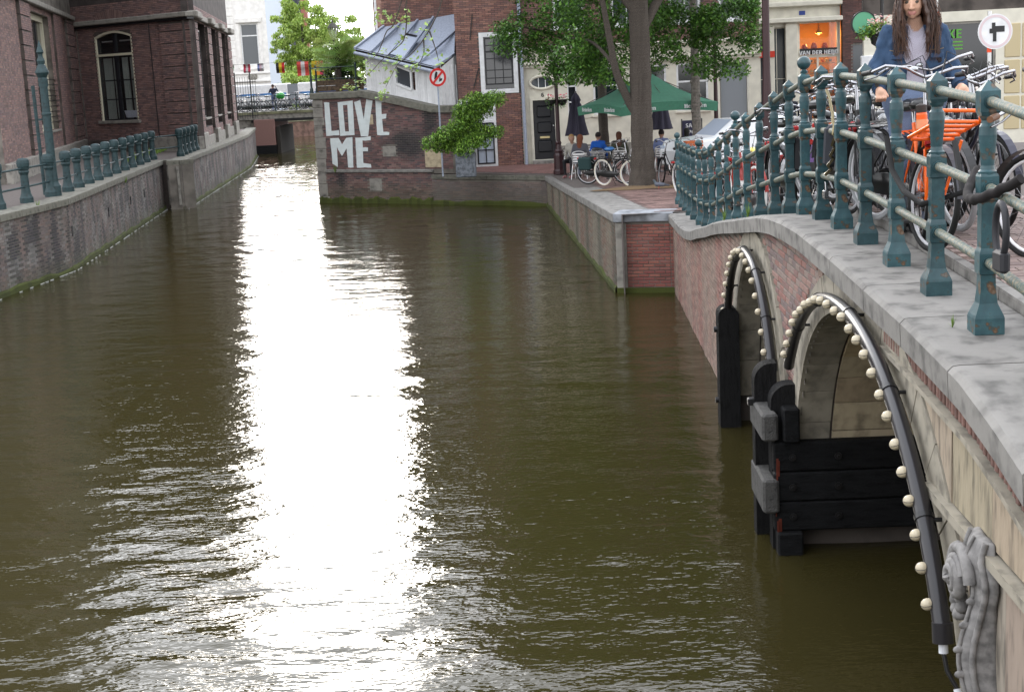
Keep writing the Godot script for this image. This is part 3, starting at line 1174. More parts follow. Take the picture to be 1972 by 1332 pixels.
# a pilaster of brick blocks parted by grooves
func rusticated(t: Node, xf: Transform3D, x0: float, x1: float, y0: float, y1: float, proud: float, step := 0.5) -> void:
	var y := y0
	while y < y1 - 0.1:
		var yy := minf(y + step, y1)
		var px := Transform3D(xf.basis, xf * Vector3(x0, y + 0.02, proud))
		var mb := backing(px, x1 - x0, yy - y - 0.03, [], proud + 0.02)
		part(t, "quoin_block", mb, M.mortar_dark)
		part(t, "brick", bricks(px, x1 - x0, yy - y - 0.02, PURPLE, null, 0.24, 0.06, 0.014, 0.008, 0.2), M.brick, Transform3D.IDENTITY, "stuff")
		y = yy


func left_building() -> void:
	mat("joint_dark", lin(0.075, 0.062, 0.058), 0.95, 0, "stain", 3.0, "", 0, true)
	var t := thing("brick_building", "tall dark purple brick building with arched window along the left quay", "building")
	var by := 1.7
	var top := 19.5
	var C := Vector3(-12.74, by, -61.98)
	var B := Vector3(-18.94, by, -66.6)
	var A := Vector3(-14.9, by, -43.9)
	var D := Vector3(-15.15, by, -84.0)
	# front towards the viewer
	var xf := face(B, C - B)
	var w := (C - B).length()
	var wx := w - 6.27
	facade(t, xf, w, top - by, [[wx, 1.4, 2.54, 3.85]], PURPLE, M.joint_dark, 6.5, 0.24, 0.06)
	# arched head of the window: stones of brick on edge
	for i in 29:
		var a := PI * (0.5 + 0.27 * (1.0 - i / 14.0))
		var r := 1.72
		var mb := MB.new()
		var cxy := Vector2(wx + 1.27, 5.25 - 1.22)
		var p := cxy + Vector2(cos(a), sin(a)) * (r + 0.2)
		mb.col = Color(0.22, 0.14, 0.125) * rf(0.75, 1.2)
		mb.box(xf * Vector3(p.x, p.y, 0.004), Vector3(0.1, 0.42, 0.03), xf.basis * Basis(Vector3(0, 0, 1), a - PI * 0.5))
		part(t, "arch_brick", mb, M.brick)
	dark_room(t, xf, wx, 1.4, 2.54, 3.85, 1.4)
	var cream2 := mat("window_cream", lin(0.58, 0.55, 0.42), 0.5)
	var mbf := MB.new()
	var arc := []
	for i in 13:
		arc.append(Vector2(wx + 2.54 * i / 12.0, 5.02 + 0.23 * sin(PI * i / 12.0)))
	for i in 12:
		var p: Vector2 = arc[i]
		var q: Vector2 = arc[i + 1]
		mbf.bar(xf * Vector3(p.x, p.y - 0.04, -0.06), xf * Vector3(q.x, q.y - 0.04, -0.06), 0.12, 0.1)
	for sx in [0.05, 2.49]:
		mbf.box(xf * Vector3(wx + sx, 3.21, -0.06), Vector3(0.1, 3.62, 0.12), xf.basis)
	mbf.box(xf * Vector3(wx + 1.27, 4.23, -0.06), Vector3(2.34, 0.1, 0.12), xf.basis)
	var wn := part(t, "arched_window", mbf, cream2)
	var inner := MB.new()
	var arcp := PackedVector2Array([Vector2(wx, 5.0)])
	for p in arc:
		arcp.append(p)
	arcp.append(Vector2(wx + 2.54, 5.5))
	arcp.append(Vector2(wx, 5.5))
	inner.prism(arcp, 0.25, Transform3D(xf.basis, xf * Vector3(0, 0, -0.0)))
	part(t, "window_head", inner, M.mortar_dark)
	var clear := StandardMaterial3D.new()
	clear.albedo_color = Color(0.1, 0.13, 0.14, 0.12)
	clear.transparency = BaseMaterial3D.TRANSPARENCY_ALPHA
	clear.roughness = 0.02
	M["clear"] = clear
	for q in [[0.1, 1.43, 1.22, 1.5], [1.24, 1.43, 2.36, 1.5]]:
		for yy in [[1.4, 2.28], [2.28, 3.1], [3.1, 4.18], [4.28, 5.14]]:
			var x0: float = wx + (0.1 if q[0] < 1 else 1.31)
			var bars := MB.new()
			for e in [[x0, yy[0], x0 + 0.07, yy[1]], [x0 + 1.06, yy[0], x0 + 1.13, yy[1]], [x0 + 0.07, yy[0], x0 + 1.06, yy[0] + 0.05]]:
				bars.box(xf * Vector3((e[0] + e[2]) * 0.5, (e[1] + e[3]) * 0.5, -0.1), Vector3(e[2] - e[0], e[3] - e[1], 0.06), xf.basis)
			part(wn, "sash", bars, M.black_paint)
			var g := MB.new()
			g.box(xf * Vector3(x0 + 0.565, (yy[0] + yy[1]) * 0.5, -0.115), Vector3(1.0, yy[1] - yy[0], 0.006), xf.basis)
			part(wn, "pane", g, clear)
	mbf = MB.new()
	mbf.box(xf * Vector3(wx + 1.27, 3.2, -0.09), Vector3(0.12, 3.7, 0.1), xf.basis)
	part(wn, "mullion", mbf, M.black_paint)
	# curtains and the paper box on the sill
	for q in [[0.12, 0.75], [0.8, 1.2], [1.4, 1.85], [1.95, 2.45]]:
		mbf = MB.new()
		mbf.col = Color(0.55, 0.62, 0.58)
		var n := 14
		for i in n:
			var x0: float = lerpf(q[0], q[1], float(i) / n)
			var x1: float = lerpf(q[0], q[1], float(i + 1) / n)
			mbf.quad(xf * Vector3(wx + x0, 1.45, -0.3 + 0.03 * sin(i * 1.9)), xf * Vector3(wx + x1, 1.45, -0.3 + 0.03 * sin(i * 1.9 + 1.9)), xf * Vector3(wx + x1 * 0.98, 4.1, -0.3 + 0.03 * sin(i * 1.9 + 1.9)), xf * Vector3(wx + x0 * 0.98, 4.1, -0.3 + 0.03 * sin(i * 1.9)))
		part(t, "curtain", mbf, M.cloth)
	mbf = MB.new()
	mbf.col = Color(0.55, 0.6, 0.7)
	mbf.prism(PackedVector2Array([Vector2(0, 0), Vector2(0.7, 0), Vector2(0.86, 0.3), Vector2(-0.12, 0.3)]), 0.1, Transform3D(xf.basis, xf * Vector3(wx + 1.55, 1.5, -0.13)))
	part(t, "paper_tray", mbf, M.plain)
	for q in [[0.2, 0.95], [1.4, 2.25]]:
		mbf = MB.new()
		mbf.col = Color(0.45, 0.45, 0.46)
		mbf.box(xf * Vector3(wx + (q[0] + q[1]) * 0.5, 4.82, -0.3), Vector3(q[1] - q[0], 0.06, 0.1), xf.basis)
		part(t, "blind_box", mbf, M.plain)
	box_part(t, "sill", xf, wx - 0.12, 1.26, wx + 2.66, 1.4, 0.12, -0.15, M.stone)
	# corner pilaster, belt moulding, plinth
	rusticated(t, xf, w - 1.75, w + 0.13, 0.65, 5.4, 0.13, 0.485)
	rusticated(t, xf, 0.0, 0.35, 0.65, 5.4, 0.1, 0.485)
	box_part(t, "plinth", xf, w - 2.65, 0, w + 0.2, 0.62, 0.2, -0.1, M.stone, 0.02)
	box_part(t, "plinth", xf, 0.0, 0, w - 2.67, 0.55, 0.1, -0.1, M.mortar_dark, 0.02)
	for q in [[0.0, w - 1.86, 0.0], [w - 1.85, w + 0.2, 0.13]]:
		box_part(t, "belt_moulding", xf, q[0], 5.44, q[1], 5.54, 0.14 + q[2], -0.1, M.black_paint)
		box_part(t, "belt_moulding", xf, q[0], 5.545, q[1], 5.75, 0.24 + q[2], -0.1, M.stone, 0.03)
	var pipe := MB.new()
	pipe.tube([xf * Vector3(w - 2.45, 0.6, 0.06), xf * Vector3(w - 2.5, 5.4, 0.06)], 0.02, 6)
	part(t, "cable", pipe, M.black_metal)
	# wing on the left, running towards the viewer
	xf = face(A, B - A)
	w = (B - A).length()
	var X := func(k): return w - k
	facade(t, xf, w, top - by, [[w - 13.6, 1.3, 5.0, 4.3]], PURPLE + [Color(0.32, 0.2, 0.17)], M.mortar, 6.0, 0.24, 0.06)
	rusticated(t, xf, w - 17.1, w - 14.6, 0.3, 5.8, 0.12, 0.5)
	rusticated(t, xf, w - 3.1, w - 0.25, 0.3, 5.8, 0.12, 0.485)
	rusticated(t, xf, w - 7.6, w - 4.9, 0.3, 5.8, 0.1, 6.0)
	dark_room(t, xf, w - 13.6, 1.3, 5.0, 4.3, 1.2)
	var big := window(t, xf, w - 13.6, 1.3, 5.0, 4.3, 3, 2, cream2, M.pane_dark, {"fw": 0.22, "set": 0.3, "bw": 0.1, "fd": 0.2, "sill": M.stone, "bars": M.black_paint})
	for i in 9:
		var bar := MB.new()
		bar.tube([xf * Vector3(w - 11.2, 1.6 + i * 0.2, 0.05), xf * Vector3(w - 8.2, 1.6 + i * 0.2, 0.05)], 0.018, 6)
		part(big, "window_bar", bar, M.black_metal)
	box_part(t, "plinth", xf, 0, 0, w - 0.3, 0.62, 0.22, -0.1, M.stone, 0.02)
	box_part(t, "belt_moulding", xf, 0, 5.8, w - 0.4, 6.0, 0.22, -0.1, M.stone, 0.03)
	# side along the canal: pilasters with blind arched bays
	xf = face(C, D - C)
	w = (D - C).length()
	var bays := [[2.3, 7.0], [9.1, 13.2], [15.3, 19.6]]
	var holes := []
	for q in bays:
		holes.append([q[0], 0.9, q[1] - q[0], 4.6])
	facade(t, xf, w, top - by, holes, PURPLE, M.joint_dark, 6.2, 0.24, 0.06)
	for q in bays:
		var r := MB.new()
		r.box(xf * Vector3((q[0] + q[1]) * 0.5, 3.2, -0.34), Vector3(q[1] - q[0] + 0.3, 5.2, 0.1), xf.basis)
		part(t, "niche", r, M.mortar_dark)
		window(t, xf, q[0] + 1.0, 1.3, q[1] - q[0] - 2.0, 3.9, 2, 3, M.black_paint, M.pane_dark, {"set": 0.2, "sill": M.stone})
	for q in [[0.0, 2.2], [7.1, 9.0], [13.3, 15.2], [19.7, w]]:
		rusticated(t, xf, q[0] + (0.14 if q[0] == 0.0 else 0.0), q[1], 0.75, 5.4, 0.13, 0.485)
		box_part(t, "plinth", xf, q[0] + 0.21, 0, q[1] + 0.1, 0.72, 0.22, -0.1, M.stone, 0.02)
		box_part(t, "belt_moulding", xf, q[0] - 0.06, 5.5, q[1] + 0.1, 5.8, 0.38, -0.1, M.stone, 0.05)
	box_part(t, "belt_moulding", xf, 0.3, 5.52, w, 5.76, 0.2, -0.1, M.stone, 0.03)
	box_part(t, "plinth", xf, 0.3, 0, w, 0.5, 0.08, -0.1, M.stone, 0.02)
	# closing walls and roof, out of sight
	var mb := MB.new()
	mb.prism(PackedVector2Array([Vector2(A.x - 0.4, -A.z), Vector2(B.x - 0.4, -B.z - 0.35), Vector2(C.x - 0.4, -C.z + 0.4), Vector2(D.x - 0.4, -D.z), Vector2(-34, 84), Vector2(-34, 44)]), 0.3, Transform3D(Basis(Vector3(1, 0, 0), Vector3(0, 0, -1), Vector3(0, 1, 0)), Vector3(0, top, 0)))
	mb.quad(D, Vector3(-34, by, -84), Vector3(-34, top, -84), Vector3(D.x, top, D.z))
	mb.quad(Vector3(-34, by, -44), A, Vector3(A.x, top, A.z), Vector3(-34, top, -44))
	part(t, "roof", mb, M.mortar_dark)


func pier_house() -> void:
	# the brick pier with the lettering
	var t := thing("brick_pier", "weathered brick quay pier with big white painted letters LOVE ME", "quay wall")
	var P0 := Vector2(-6.68, -52.88)
	var P1 := Vector2(-2.44, -49.79)
	var dirn := Vector3(P1.x - P0.x, 0, P1.y - P0.y).normalized()
	var xf := face(Vector3(P0.x, 0, P0.y), dirn)
	var w := 6.2
	var reds := [Color(0.165, 0.092, 0.09), Color(0.2, 0.105, 0.1), Color(0.14, 0.088, 0.088), Color(0.22, 0.135, 0.125), Color(0.1, 0.075, 0.08)]
	var outline := func(x): return 3.72 if x < 2.2 else lerpf(3.75, 3.15, clampf((x - 2.3) / 3.3, 0, 1))
	var bk := MB.new()
	bk.prism(PackedVector2Array([Vector2(0, -0.5), Vector2(5.32, -0.5), Vector2(5.32, 1.05), Vector2(w, 1.05), Vector2(w, 3.1), Vector2(5.7, 3.1), Vector2(2.3, 3.75), Vector2(0, 3.75)]), 0.5, xf)
	bk.box(xf * Vector3(0.25, 1.6, -3.3), Vector3(0.5, 4.2, 5.6), xf.basis)
	part(t, "mortar", bk, M.mortar)
	var stain := func(x, y, c):
		var k := clampf(1.3 - Vector2((x - 4.3) / 0.9, (y - 2.0) / 0.5).length(), 0, 1) + clampf(1.2 - Vector2((x - 5.3) / 0.35, (y - 2.9) / 0.9).length(), 0, 1) + clampf(1.1 - Vector2((x - 1.1) / 0.3, (y - 0.75) / 0.5).length(), 0, 1)
		return c.lerp(Color(0.03, 0.03, 0.034), clampf(k * 1.3, 0, 0.9)).lerp(Color(0.1, 0.1, 0.06), clampf(0.8 - y, 0, 0.5))
	var bx := Transform3D(xf.basis, xf * Vector3(0, 0.05, 0.0))
	var cut := func(x, y): return x < 0.42 or y + 0.05 > outline.call(x) - 0.02 or (y + 0.05 < 1.1 and x > 5.32) or (absf(y - 1.08) < 0.07) or (x > 3.1 and x < 3.75 and absf(y - 1.78) < 0.2) or (x > 2.4 and x < 3.0 and absf(y - 0.6) < 0.22)
	part(t, "brick", bricks(bx, w, 3.75, reds, cut, 0.2, 0.05, 0.011, 0.007, 0.25, stain), M.brick, Transform3D.IDENTITY, "stuff")
	# stone edge on the left, odd stones, ledge, copings
	var y := -0.2
	while y < 3.6:
		var hh := rf(0.28, 0.5)
		box_part(t, "edge_stone", xf, -0.03, y, rf(0.36, 0.5), minf(y + hh - 0.012, 3.66), 0.03 + rf(0, 0.01), -0.4, M.stone)
		y += hh
	box_part(t, "inset_stone", xf, 3.12, 1.63, 3.72, 1.98, 0.015, -0.1, M.stone)
	box_part(t, "inset_stone", xf, 2.42, 0.44, 2.98, 0.86, 0.015, -0.1, M.stone)
	box_part(t, "inset_stone", xf, 5.0, 1.25, 5.75, 1.85, 0.02, -0.1, M.sandstone)
	box_part(t, "inset_stone", xf, 2.45, 2.75, 2.78, 3.1, 0.012, -0.1, M.sandstone)
	box_part(t, "ledge", xf, 0.4, 1.08, 5.34, 1.19, 0.07, -0.1, M.coping, 0.02)
	box_part(t, "coping_stone", xf, -0.1, 3.68, 2.22, 3.92, 0.1, -0.5, M.old_coping, 0.03)
	for q in [[2.23, 3.96, 4.0, 3.62], [4.01, 3.62, 5.5, 3.32], [5.51, 3.32, 6.25, 3.3]]:
		var mb := MB.new()
		mb.prism(PackedVector2Array([Vector2(q[0], q[1] - 0.22), Vector2(q[2], q[3] - 0.22), Vector2(q[2], q[3]), Vector2(q[0], q[1])]), 0.7, Transform3D(xf.basis, xf * Vector3(0, 0, 0.14)))
		part(t, "coping_stone", mb, M.old_coping)
	var mm := MB.new()
	for i in 44:
		mm.col = Color(1, 1, 1) * rf(0.6, 1.2)
		var x0 := i * 0.12
		var h0 := 0.16 + 0.05 * sin(i * 0.9) + 0.03 * sin(i * 2.3)
		var h1 := 0.16 + 0.05 * sin((i + 1) * 0.9) + 0.03 * sin((i + 1) * 2.3)
		mm.quad(xf * Vector3(x0, -0.3, 0.05), xf * Vector3(x0 + 0.12, -0.3, 0.05), xf * Vector3(x0 + 0.12, h1, 0.04), xf * Vector3(x0, h0, 0.04))
		mm.quad(xf * Vector3(x0, h0, 0.04), xf * Vector3(x0 + 0.12, h1, 0.04), xf * Vector3(x0 + 0.12, h1 + 0.06, -0.01), xf * Vector3(x0, h0 + 0.06, -0.01))
	part(t, "moss", mm, M.moss, Transform3D.IDENTITY, "stuff")
	# the painted letters, brushed on a little proud of the brick
	var L := [
		[Vector2(0.53, 3.57), Vector2(0.77, 3.57), Vector2(0.78, 2.56), Vector2(1.14, 2.58), Vector2(1.14, 2.41), Vector2(0.52, 2.39)],
		[Vector2(1.18, 3.56), Vector2(1.89, 3.6), Vector2(1.87, 2.4), Vector2(1.19, 2.38)],
		[Vector2(1.96, 3.54), Vector2(2.24, 3.61), Vector2(2.35, 2.93), Vector2(2.53, 3.63), Vector2(2.8, 3.57), Vector2(2.5, 2.35), Vector2(2.17, 2.34)],
		[Vector2(2.94, 3.61), Vector2(3.54, 3.62), Vector2(3.54, 3.5), Vector2(3.2, 3.49), Vector2(3.19, 3.09), Vector2(3.4, 3.11), Vector2(3.38, 2.95), Vector2(3.19, 2.93), Vector2(3.21, 2.49), Vector2(3.48, 2.48), Vector2(3.46, 2.37), Vector2(2.92, 2.38)],
		[Vector2(0.7, 2.3), Vector2(1.1, 2.31), Vector2(1.25, 2.08), Vector2(1.47, 2.31), Vector2(1.75, 2.33), Vector2(1.71, 1.26), Vector2(1.47, 1.26), Vector2(1.45, 1.94), Vector2(1.2, 1.67), Vector2(0.99, 2.01), Vector2(0.97, 1.28), Vector2(0.73, 1.4)],
		[Vector2(1.9, 2.3), Vector2(2.61, 2.34), Vector2(2.61, 2.21), Vector2(2.23, 2.2), Vector2(2.22, 1.97), Vector2(2.46, 1.95), Vector2(2.44, 1.83), Vector2(2.21, 1.82), Vector2(2.2, 1.41), Vector2(2.54, 1.38), Vector2(2.55, 1.26), Vector2(1.88, 1.26)]]
	var paint := mat("letter_paint", lin(0.66, 0.72, 0.72), 0.8, 0, "soft", 1.4, "", 0, true)
	for i in L.size():
		var poly := PackedVector2Array()
		for k in L[i].size():
			var a: Vector2 = L[i][k]
			var b: Vector2 = L[i][(k + 1) % L[i].size()]
			var n := maxi(1, int((b - a).length() / 0.12))
			for j in n:
				poly.append(a.lerp(b, float(j) / n) + Vector2(rf(-0.008, 0.008), rf(-0.008, 0.008)))
		var mb := MB.new()
		var lx := Transform3D(xf.basis, xf * Vector3(0, 0, 0.014))
		if i == 1:
			# the O: four strokes round an open middle
			for q in [[Vector2(1.18, 3.56), Vector2(1.41, 3.57), Vector2(1.44, 2.39), Vector2(1.19, 2.38)], [Vector2(1.63, 3.585), Vector2(1.89, 3.6), Vector2(1.87, 2.4), Vector2(1.62, 2.395)], [Vector2(1.41, 3.57), Vector2(1.63, 3.585), Vector2(1.63, 3.46), Vector2(1.412, 3.45)], [Vector2(1.44, 2.53), Vector2(1.622, 2.53), Vector2(1.62, 2.395), Vector2(1.44, 2.39)]]:
				mb.prism(PackedVector2Array(q), 0.008, lx)
		else:
			mb.prism(poly, 0.008, lx)
		part(t, "painted_letter", mb, paint)
	# ivy clump and dark runnel under it are left to the plants below
	# the boarded shed with its zinc roof behind the parapet
	t = thing("boarded_shed", "white boarded lean-to shed with grey-blue zinc roof above the LOVE ME wall", "shed")
	var sx := Transform3D(xf.basis, xf * Vector3(0, 0, -0.32))
	var ev := func(x): return lerpf(5.32, 4.55, (x - 2.2) / 3.35)
	var bt := func(x): return lerpf(3.86, 3.1, clampf((x - 2.3) / 3.3, 0, 1))
	var x := 2.3
	var boards := 0
	while x < 5.52:
		var x1 := minf(x + 0.1, 5.54)
		if not (x > 3.62 and x < 4.4):
			var mb := MB.new()
			mb.col = Color(1, 1, 1) * rf(0.86, 1.05)
			mb.prism(PackedVector2Array([Vector2(x + 0.004, bt.call(x)), Vector2(x1 - 0.004, bt.call(x1)), Vector2(x1 - 0.004, ev.call(x1)), Vector2(x + 0.004, ev.call(x))]), 0.04, Transform3D(sx.basis, sx * Vector3(0, 0, rf(0, 0.006))))
			part(t, "wall_board", mb, M.white_paint)
		else:
			for q in [[bt.call(x), lerpf(4.12, 3.92, (x - 3.7) / 0.55)], [lerpf(4.72, 4.52, (x - 3.7) / 0.55), ev.call(x)]]:
				var mb := MB.new()
				mb.box(sx * Vector3((x + x1) * 0.5, (q[0] + q[1]) * 0.5, -0.02), Vector3(x1 - x - 0.006, q[1] - q[0], 0.04), sx.basis)
				part(t, "wall_board", mb, M.white_paint)
		x = x1
		boards += 1
	var mb2 := MB.new()
	mb2.prism(PackedVector2Array([Vector2(3.66, 4.13), Vector2(4.32, 3.9), Vector2(4.34, 4.48), Vector2(3.7, 4.72)]), 0.02, Transform3D(sx.basis, sx * Vector3(0, 0, -0.03)))
	var wn := part(t, "window", mb2, M.pane_mid)
	mb2 = MB.new()
	for q in [[3.66, 4.11, 4.34, 3.88], [3.66, 4.74, 4.34, 4.5], [3.66, 4.11, 3.66, 4.74], [4.35, 3.88, 4.35, 4.5]]:
		mb2.bar(sx * Vector3(q[0], q[1], 0.01), sx * Vector3(q[2], q[3], 0.01), 0.07, 0.07, xf.basis.z)
	part(wn, "frame", mb2, M.white_paint)
	# side wall and roof; the roof rises to the house wall behind
	var e0 := sx * Vector3(2.1, 5.36, 0.28)
	var e1 := sx * Vector3(5.62, 4.57, 0.28)
	var r0 := Vector3(-4.1, 6.16, -54.4)
	var r1 := Vector3(-1.45, 6.5, -54.4)
	var m1 := Vector3(-1.5, 5.0, -51.4)
	var rb := MB.new()
	rb.quad(e0, e1, m1, r0)
	rb.tri(m1, r1, r0)
	part(t, "roof", rb, M.zinc)
	var nrm := (e1 - e0).cross(r0 - e0).normalized()
	for f in [0.0, 0.2, 0.41, 0.6, 0.8, 1.0]:
		var a := e0.lerp(e1, f)
		var b := r0.lerp(r1, clampf(f * 1.15, 0, 1)) if f < 0.79 else (m1.lerp(r1, 0.55) if f < 0.9 else m1)
		var sm := MB.new()
		sm.bar(a + nrm * 0.025, b + nrm * 0.025, 0.07, 0.09, nrm)
		part(t, "roof_seam", sm, M.zinc)
	var sky := MB.new()
	var sa := e0.lerp(e1, 0.425)
	var sb := e0.lerp(e1, 0.585)
	var sd := r0.lerp(r1, 0.49) - sa
	sky.quad(sa + sd * 0.05 + nrm * 0.04, sb + sd * 0.05 + nrm * 0.04, sb + sd * 0.55 + nrm * 0.04, sa + sd * 0.55 + nrm * 0.04)
	part(t, "skylight", sky, M.pane_light)
	sky = MB.new()
	sky.bar(sa + sd * 0.56 + nrm * 0.05, sb + sd * 0.56 + nrm * 0.05, 0.06, 0.1, nrm)
	part(t, "skylight_frame", sky, M.black_metal)
	var gut := MB.new()
	gut.tube([e0 + Vector3(0, -0.13, 0) + xf.basis.z * 0.02, e1 + Vector3(0, -0.13, 0) + xf.basis.z * 0.02], 0.06, 8)
	part(t, "gutter", gut, M.zinc)
	gut = MB.new()
	gut.bar(e0 + Vector3(0.0, -0.05, 0) - xf.basis.z * 0.08, e1 + Vector3(0, -0.05, 0) - xf.basis.z * 0.08, 0.06, 0.16)
	part(t, "fascia", gut, M.black_metal)
	var side := MB.new()
	var s0 := sx * Vector3(5.54, 1.1, 0)
	side.col = Color(0.97, 0.97, 0.97)
	side.quad(s0, Vector3(-1.42, 1.1, -51.3), Vector3(-1.42, 5.0, -51.3), sx * Vector3(5.54, 4.5, 0))
	part(t, "side_wall", side, M.white_paint)
	for i in 5:
		var bd := MB.new()
		var p := s0.lerp(Vector3(-1.42, 1.1, -51.3), (i + 0.5) / 5.0)
		bd.box(p + Vector3(0, 1.85, 0) + xf.basis.x * 0.01, Vector3(0.03, 3.4, 0.03))
		part(t, "batten", bd, M.white_paint)


func brick_house() -> void:
	var t := thing("brick_house", "brown brick canal house with large white-framed sash window", "house")
	var xf := face(Vector3(-1.42, 0.9, -51.0), Vector3.RIGHT)
	var cols := [Color(0.3, 0.15, 0.12), Color(0.26, 0.135, 0.115), Color(0.34, 0.18, 0.14), Color(0.23, 0.13, 0.115)]
	facade(t, xf, 2.17, 20.5, [[0.8, 2.7, 1.3, 2.05], [0.0, 0.2, 1.26, 2.35]], cols, M.mortar_dark, 6.2, 0.2, 0.05)
	dark_room(t, xf, 0.8, 2.7, 1.3, 2.05, 0.9)
	window(t, xf, 0.8, 2.7, 1.3, 2.08, 1, 1, M.white_paint, M.pane_dark, {"fw": 0.15, "set": 0.03, "fd": 0.14})
	window(t, xf, 0.97, 3.0, 0.96, 1.6, 3, 6, M.black_paint, M.pane_light, {"fw": 0.05, "set": 0.05, "fd": 0.06, "bw": 0.032, "rows": [0.12, 0.18, 0.26, 0.16, 0.14, 0.14], "transom": 4, "pane4": M.pane_mid, "pane5": M.pane_mid})
	var win2 := window(t, xf, 0.02, 0.22, 1.24, 2.32, 1, 1, M.white_paint, M.white_paint, {"fw": 0.12, "set": 0.04, "fd": 0.12})
	box_part(win2, "transom_rail", xf, 0.12, 1.72, 1.16, 1.82, 0.0, -0.1, M.white_paint)
	window(t, xf, 0.55, 0.3, 0.62, 1.42, 2, 3, M.black_paint, M.pane_light, {"fw": 0.05, "set": 0.0, "fd": 0.08, "bw": 0.035})
	# iron wall anchors
	for q in [[0.5, 4.55, 0.62, 5.4], [0.55, 2.95, 0.75, 3.6]]:
		var mb := MB.new()
		mb.bar(xf * Vector3(q[0], q[1], 0.03), xf * Vector3(q[2], q[3], 0.03), 0.035, 0.035)
		part(t, "wall_anchor", mb, M.black_metal)
	var pipe := MB.new()
	pipe.tube([Vector3(0.83, 1.1, -50.92), Vector3(0.8, 6.3, -50.92), Vector3(0.8, 12, -50.92)], 0.055, 8)
	part(t, "downpipe", pipe, M.zinc)
	# wing behind the shed, and the bulk of the house
	var back := face(Vector3(-4.15, 1.0, -54.5), Vector3.RIGHT)
	facade(t, back, 2.73, 8.6, [], cols, M.mortar_dark, 6.8, 0.2, 0.05)
	var mb := MB.new()
	mb.quad(Vector3(-1.42, 0.9, -54.5), Vector3(-1.42, 0.9, -51.0), Vector3(-1.42, 21.4, -51.0), Vector3(-1.42, 21.4, -54.5))
	mb.box(Vector3(-2.78, 9.7, -58), Vector3(2.7, 0.2, 6.6))
	mb.box(Vector3(-4.05, 5.3, -58), Vector3(0.2, 8.6, 6.4))
	mb.box(Vector3(-2.95, 13.9, -59.5), Vector3(3.1, 8.2, 5))
	mb.box(Vector3(-0.35, 21.45, -56), Vector3(2.2, 0.2, 10.2))
	mb.box(Vector3(-1.36, 15.3, -57.8), Vector3(0.11, 11.0, 6.4))
	part(t, "roof", mb, M.mortar_dark)


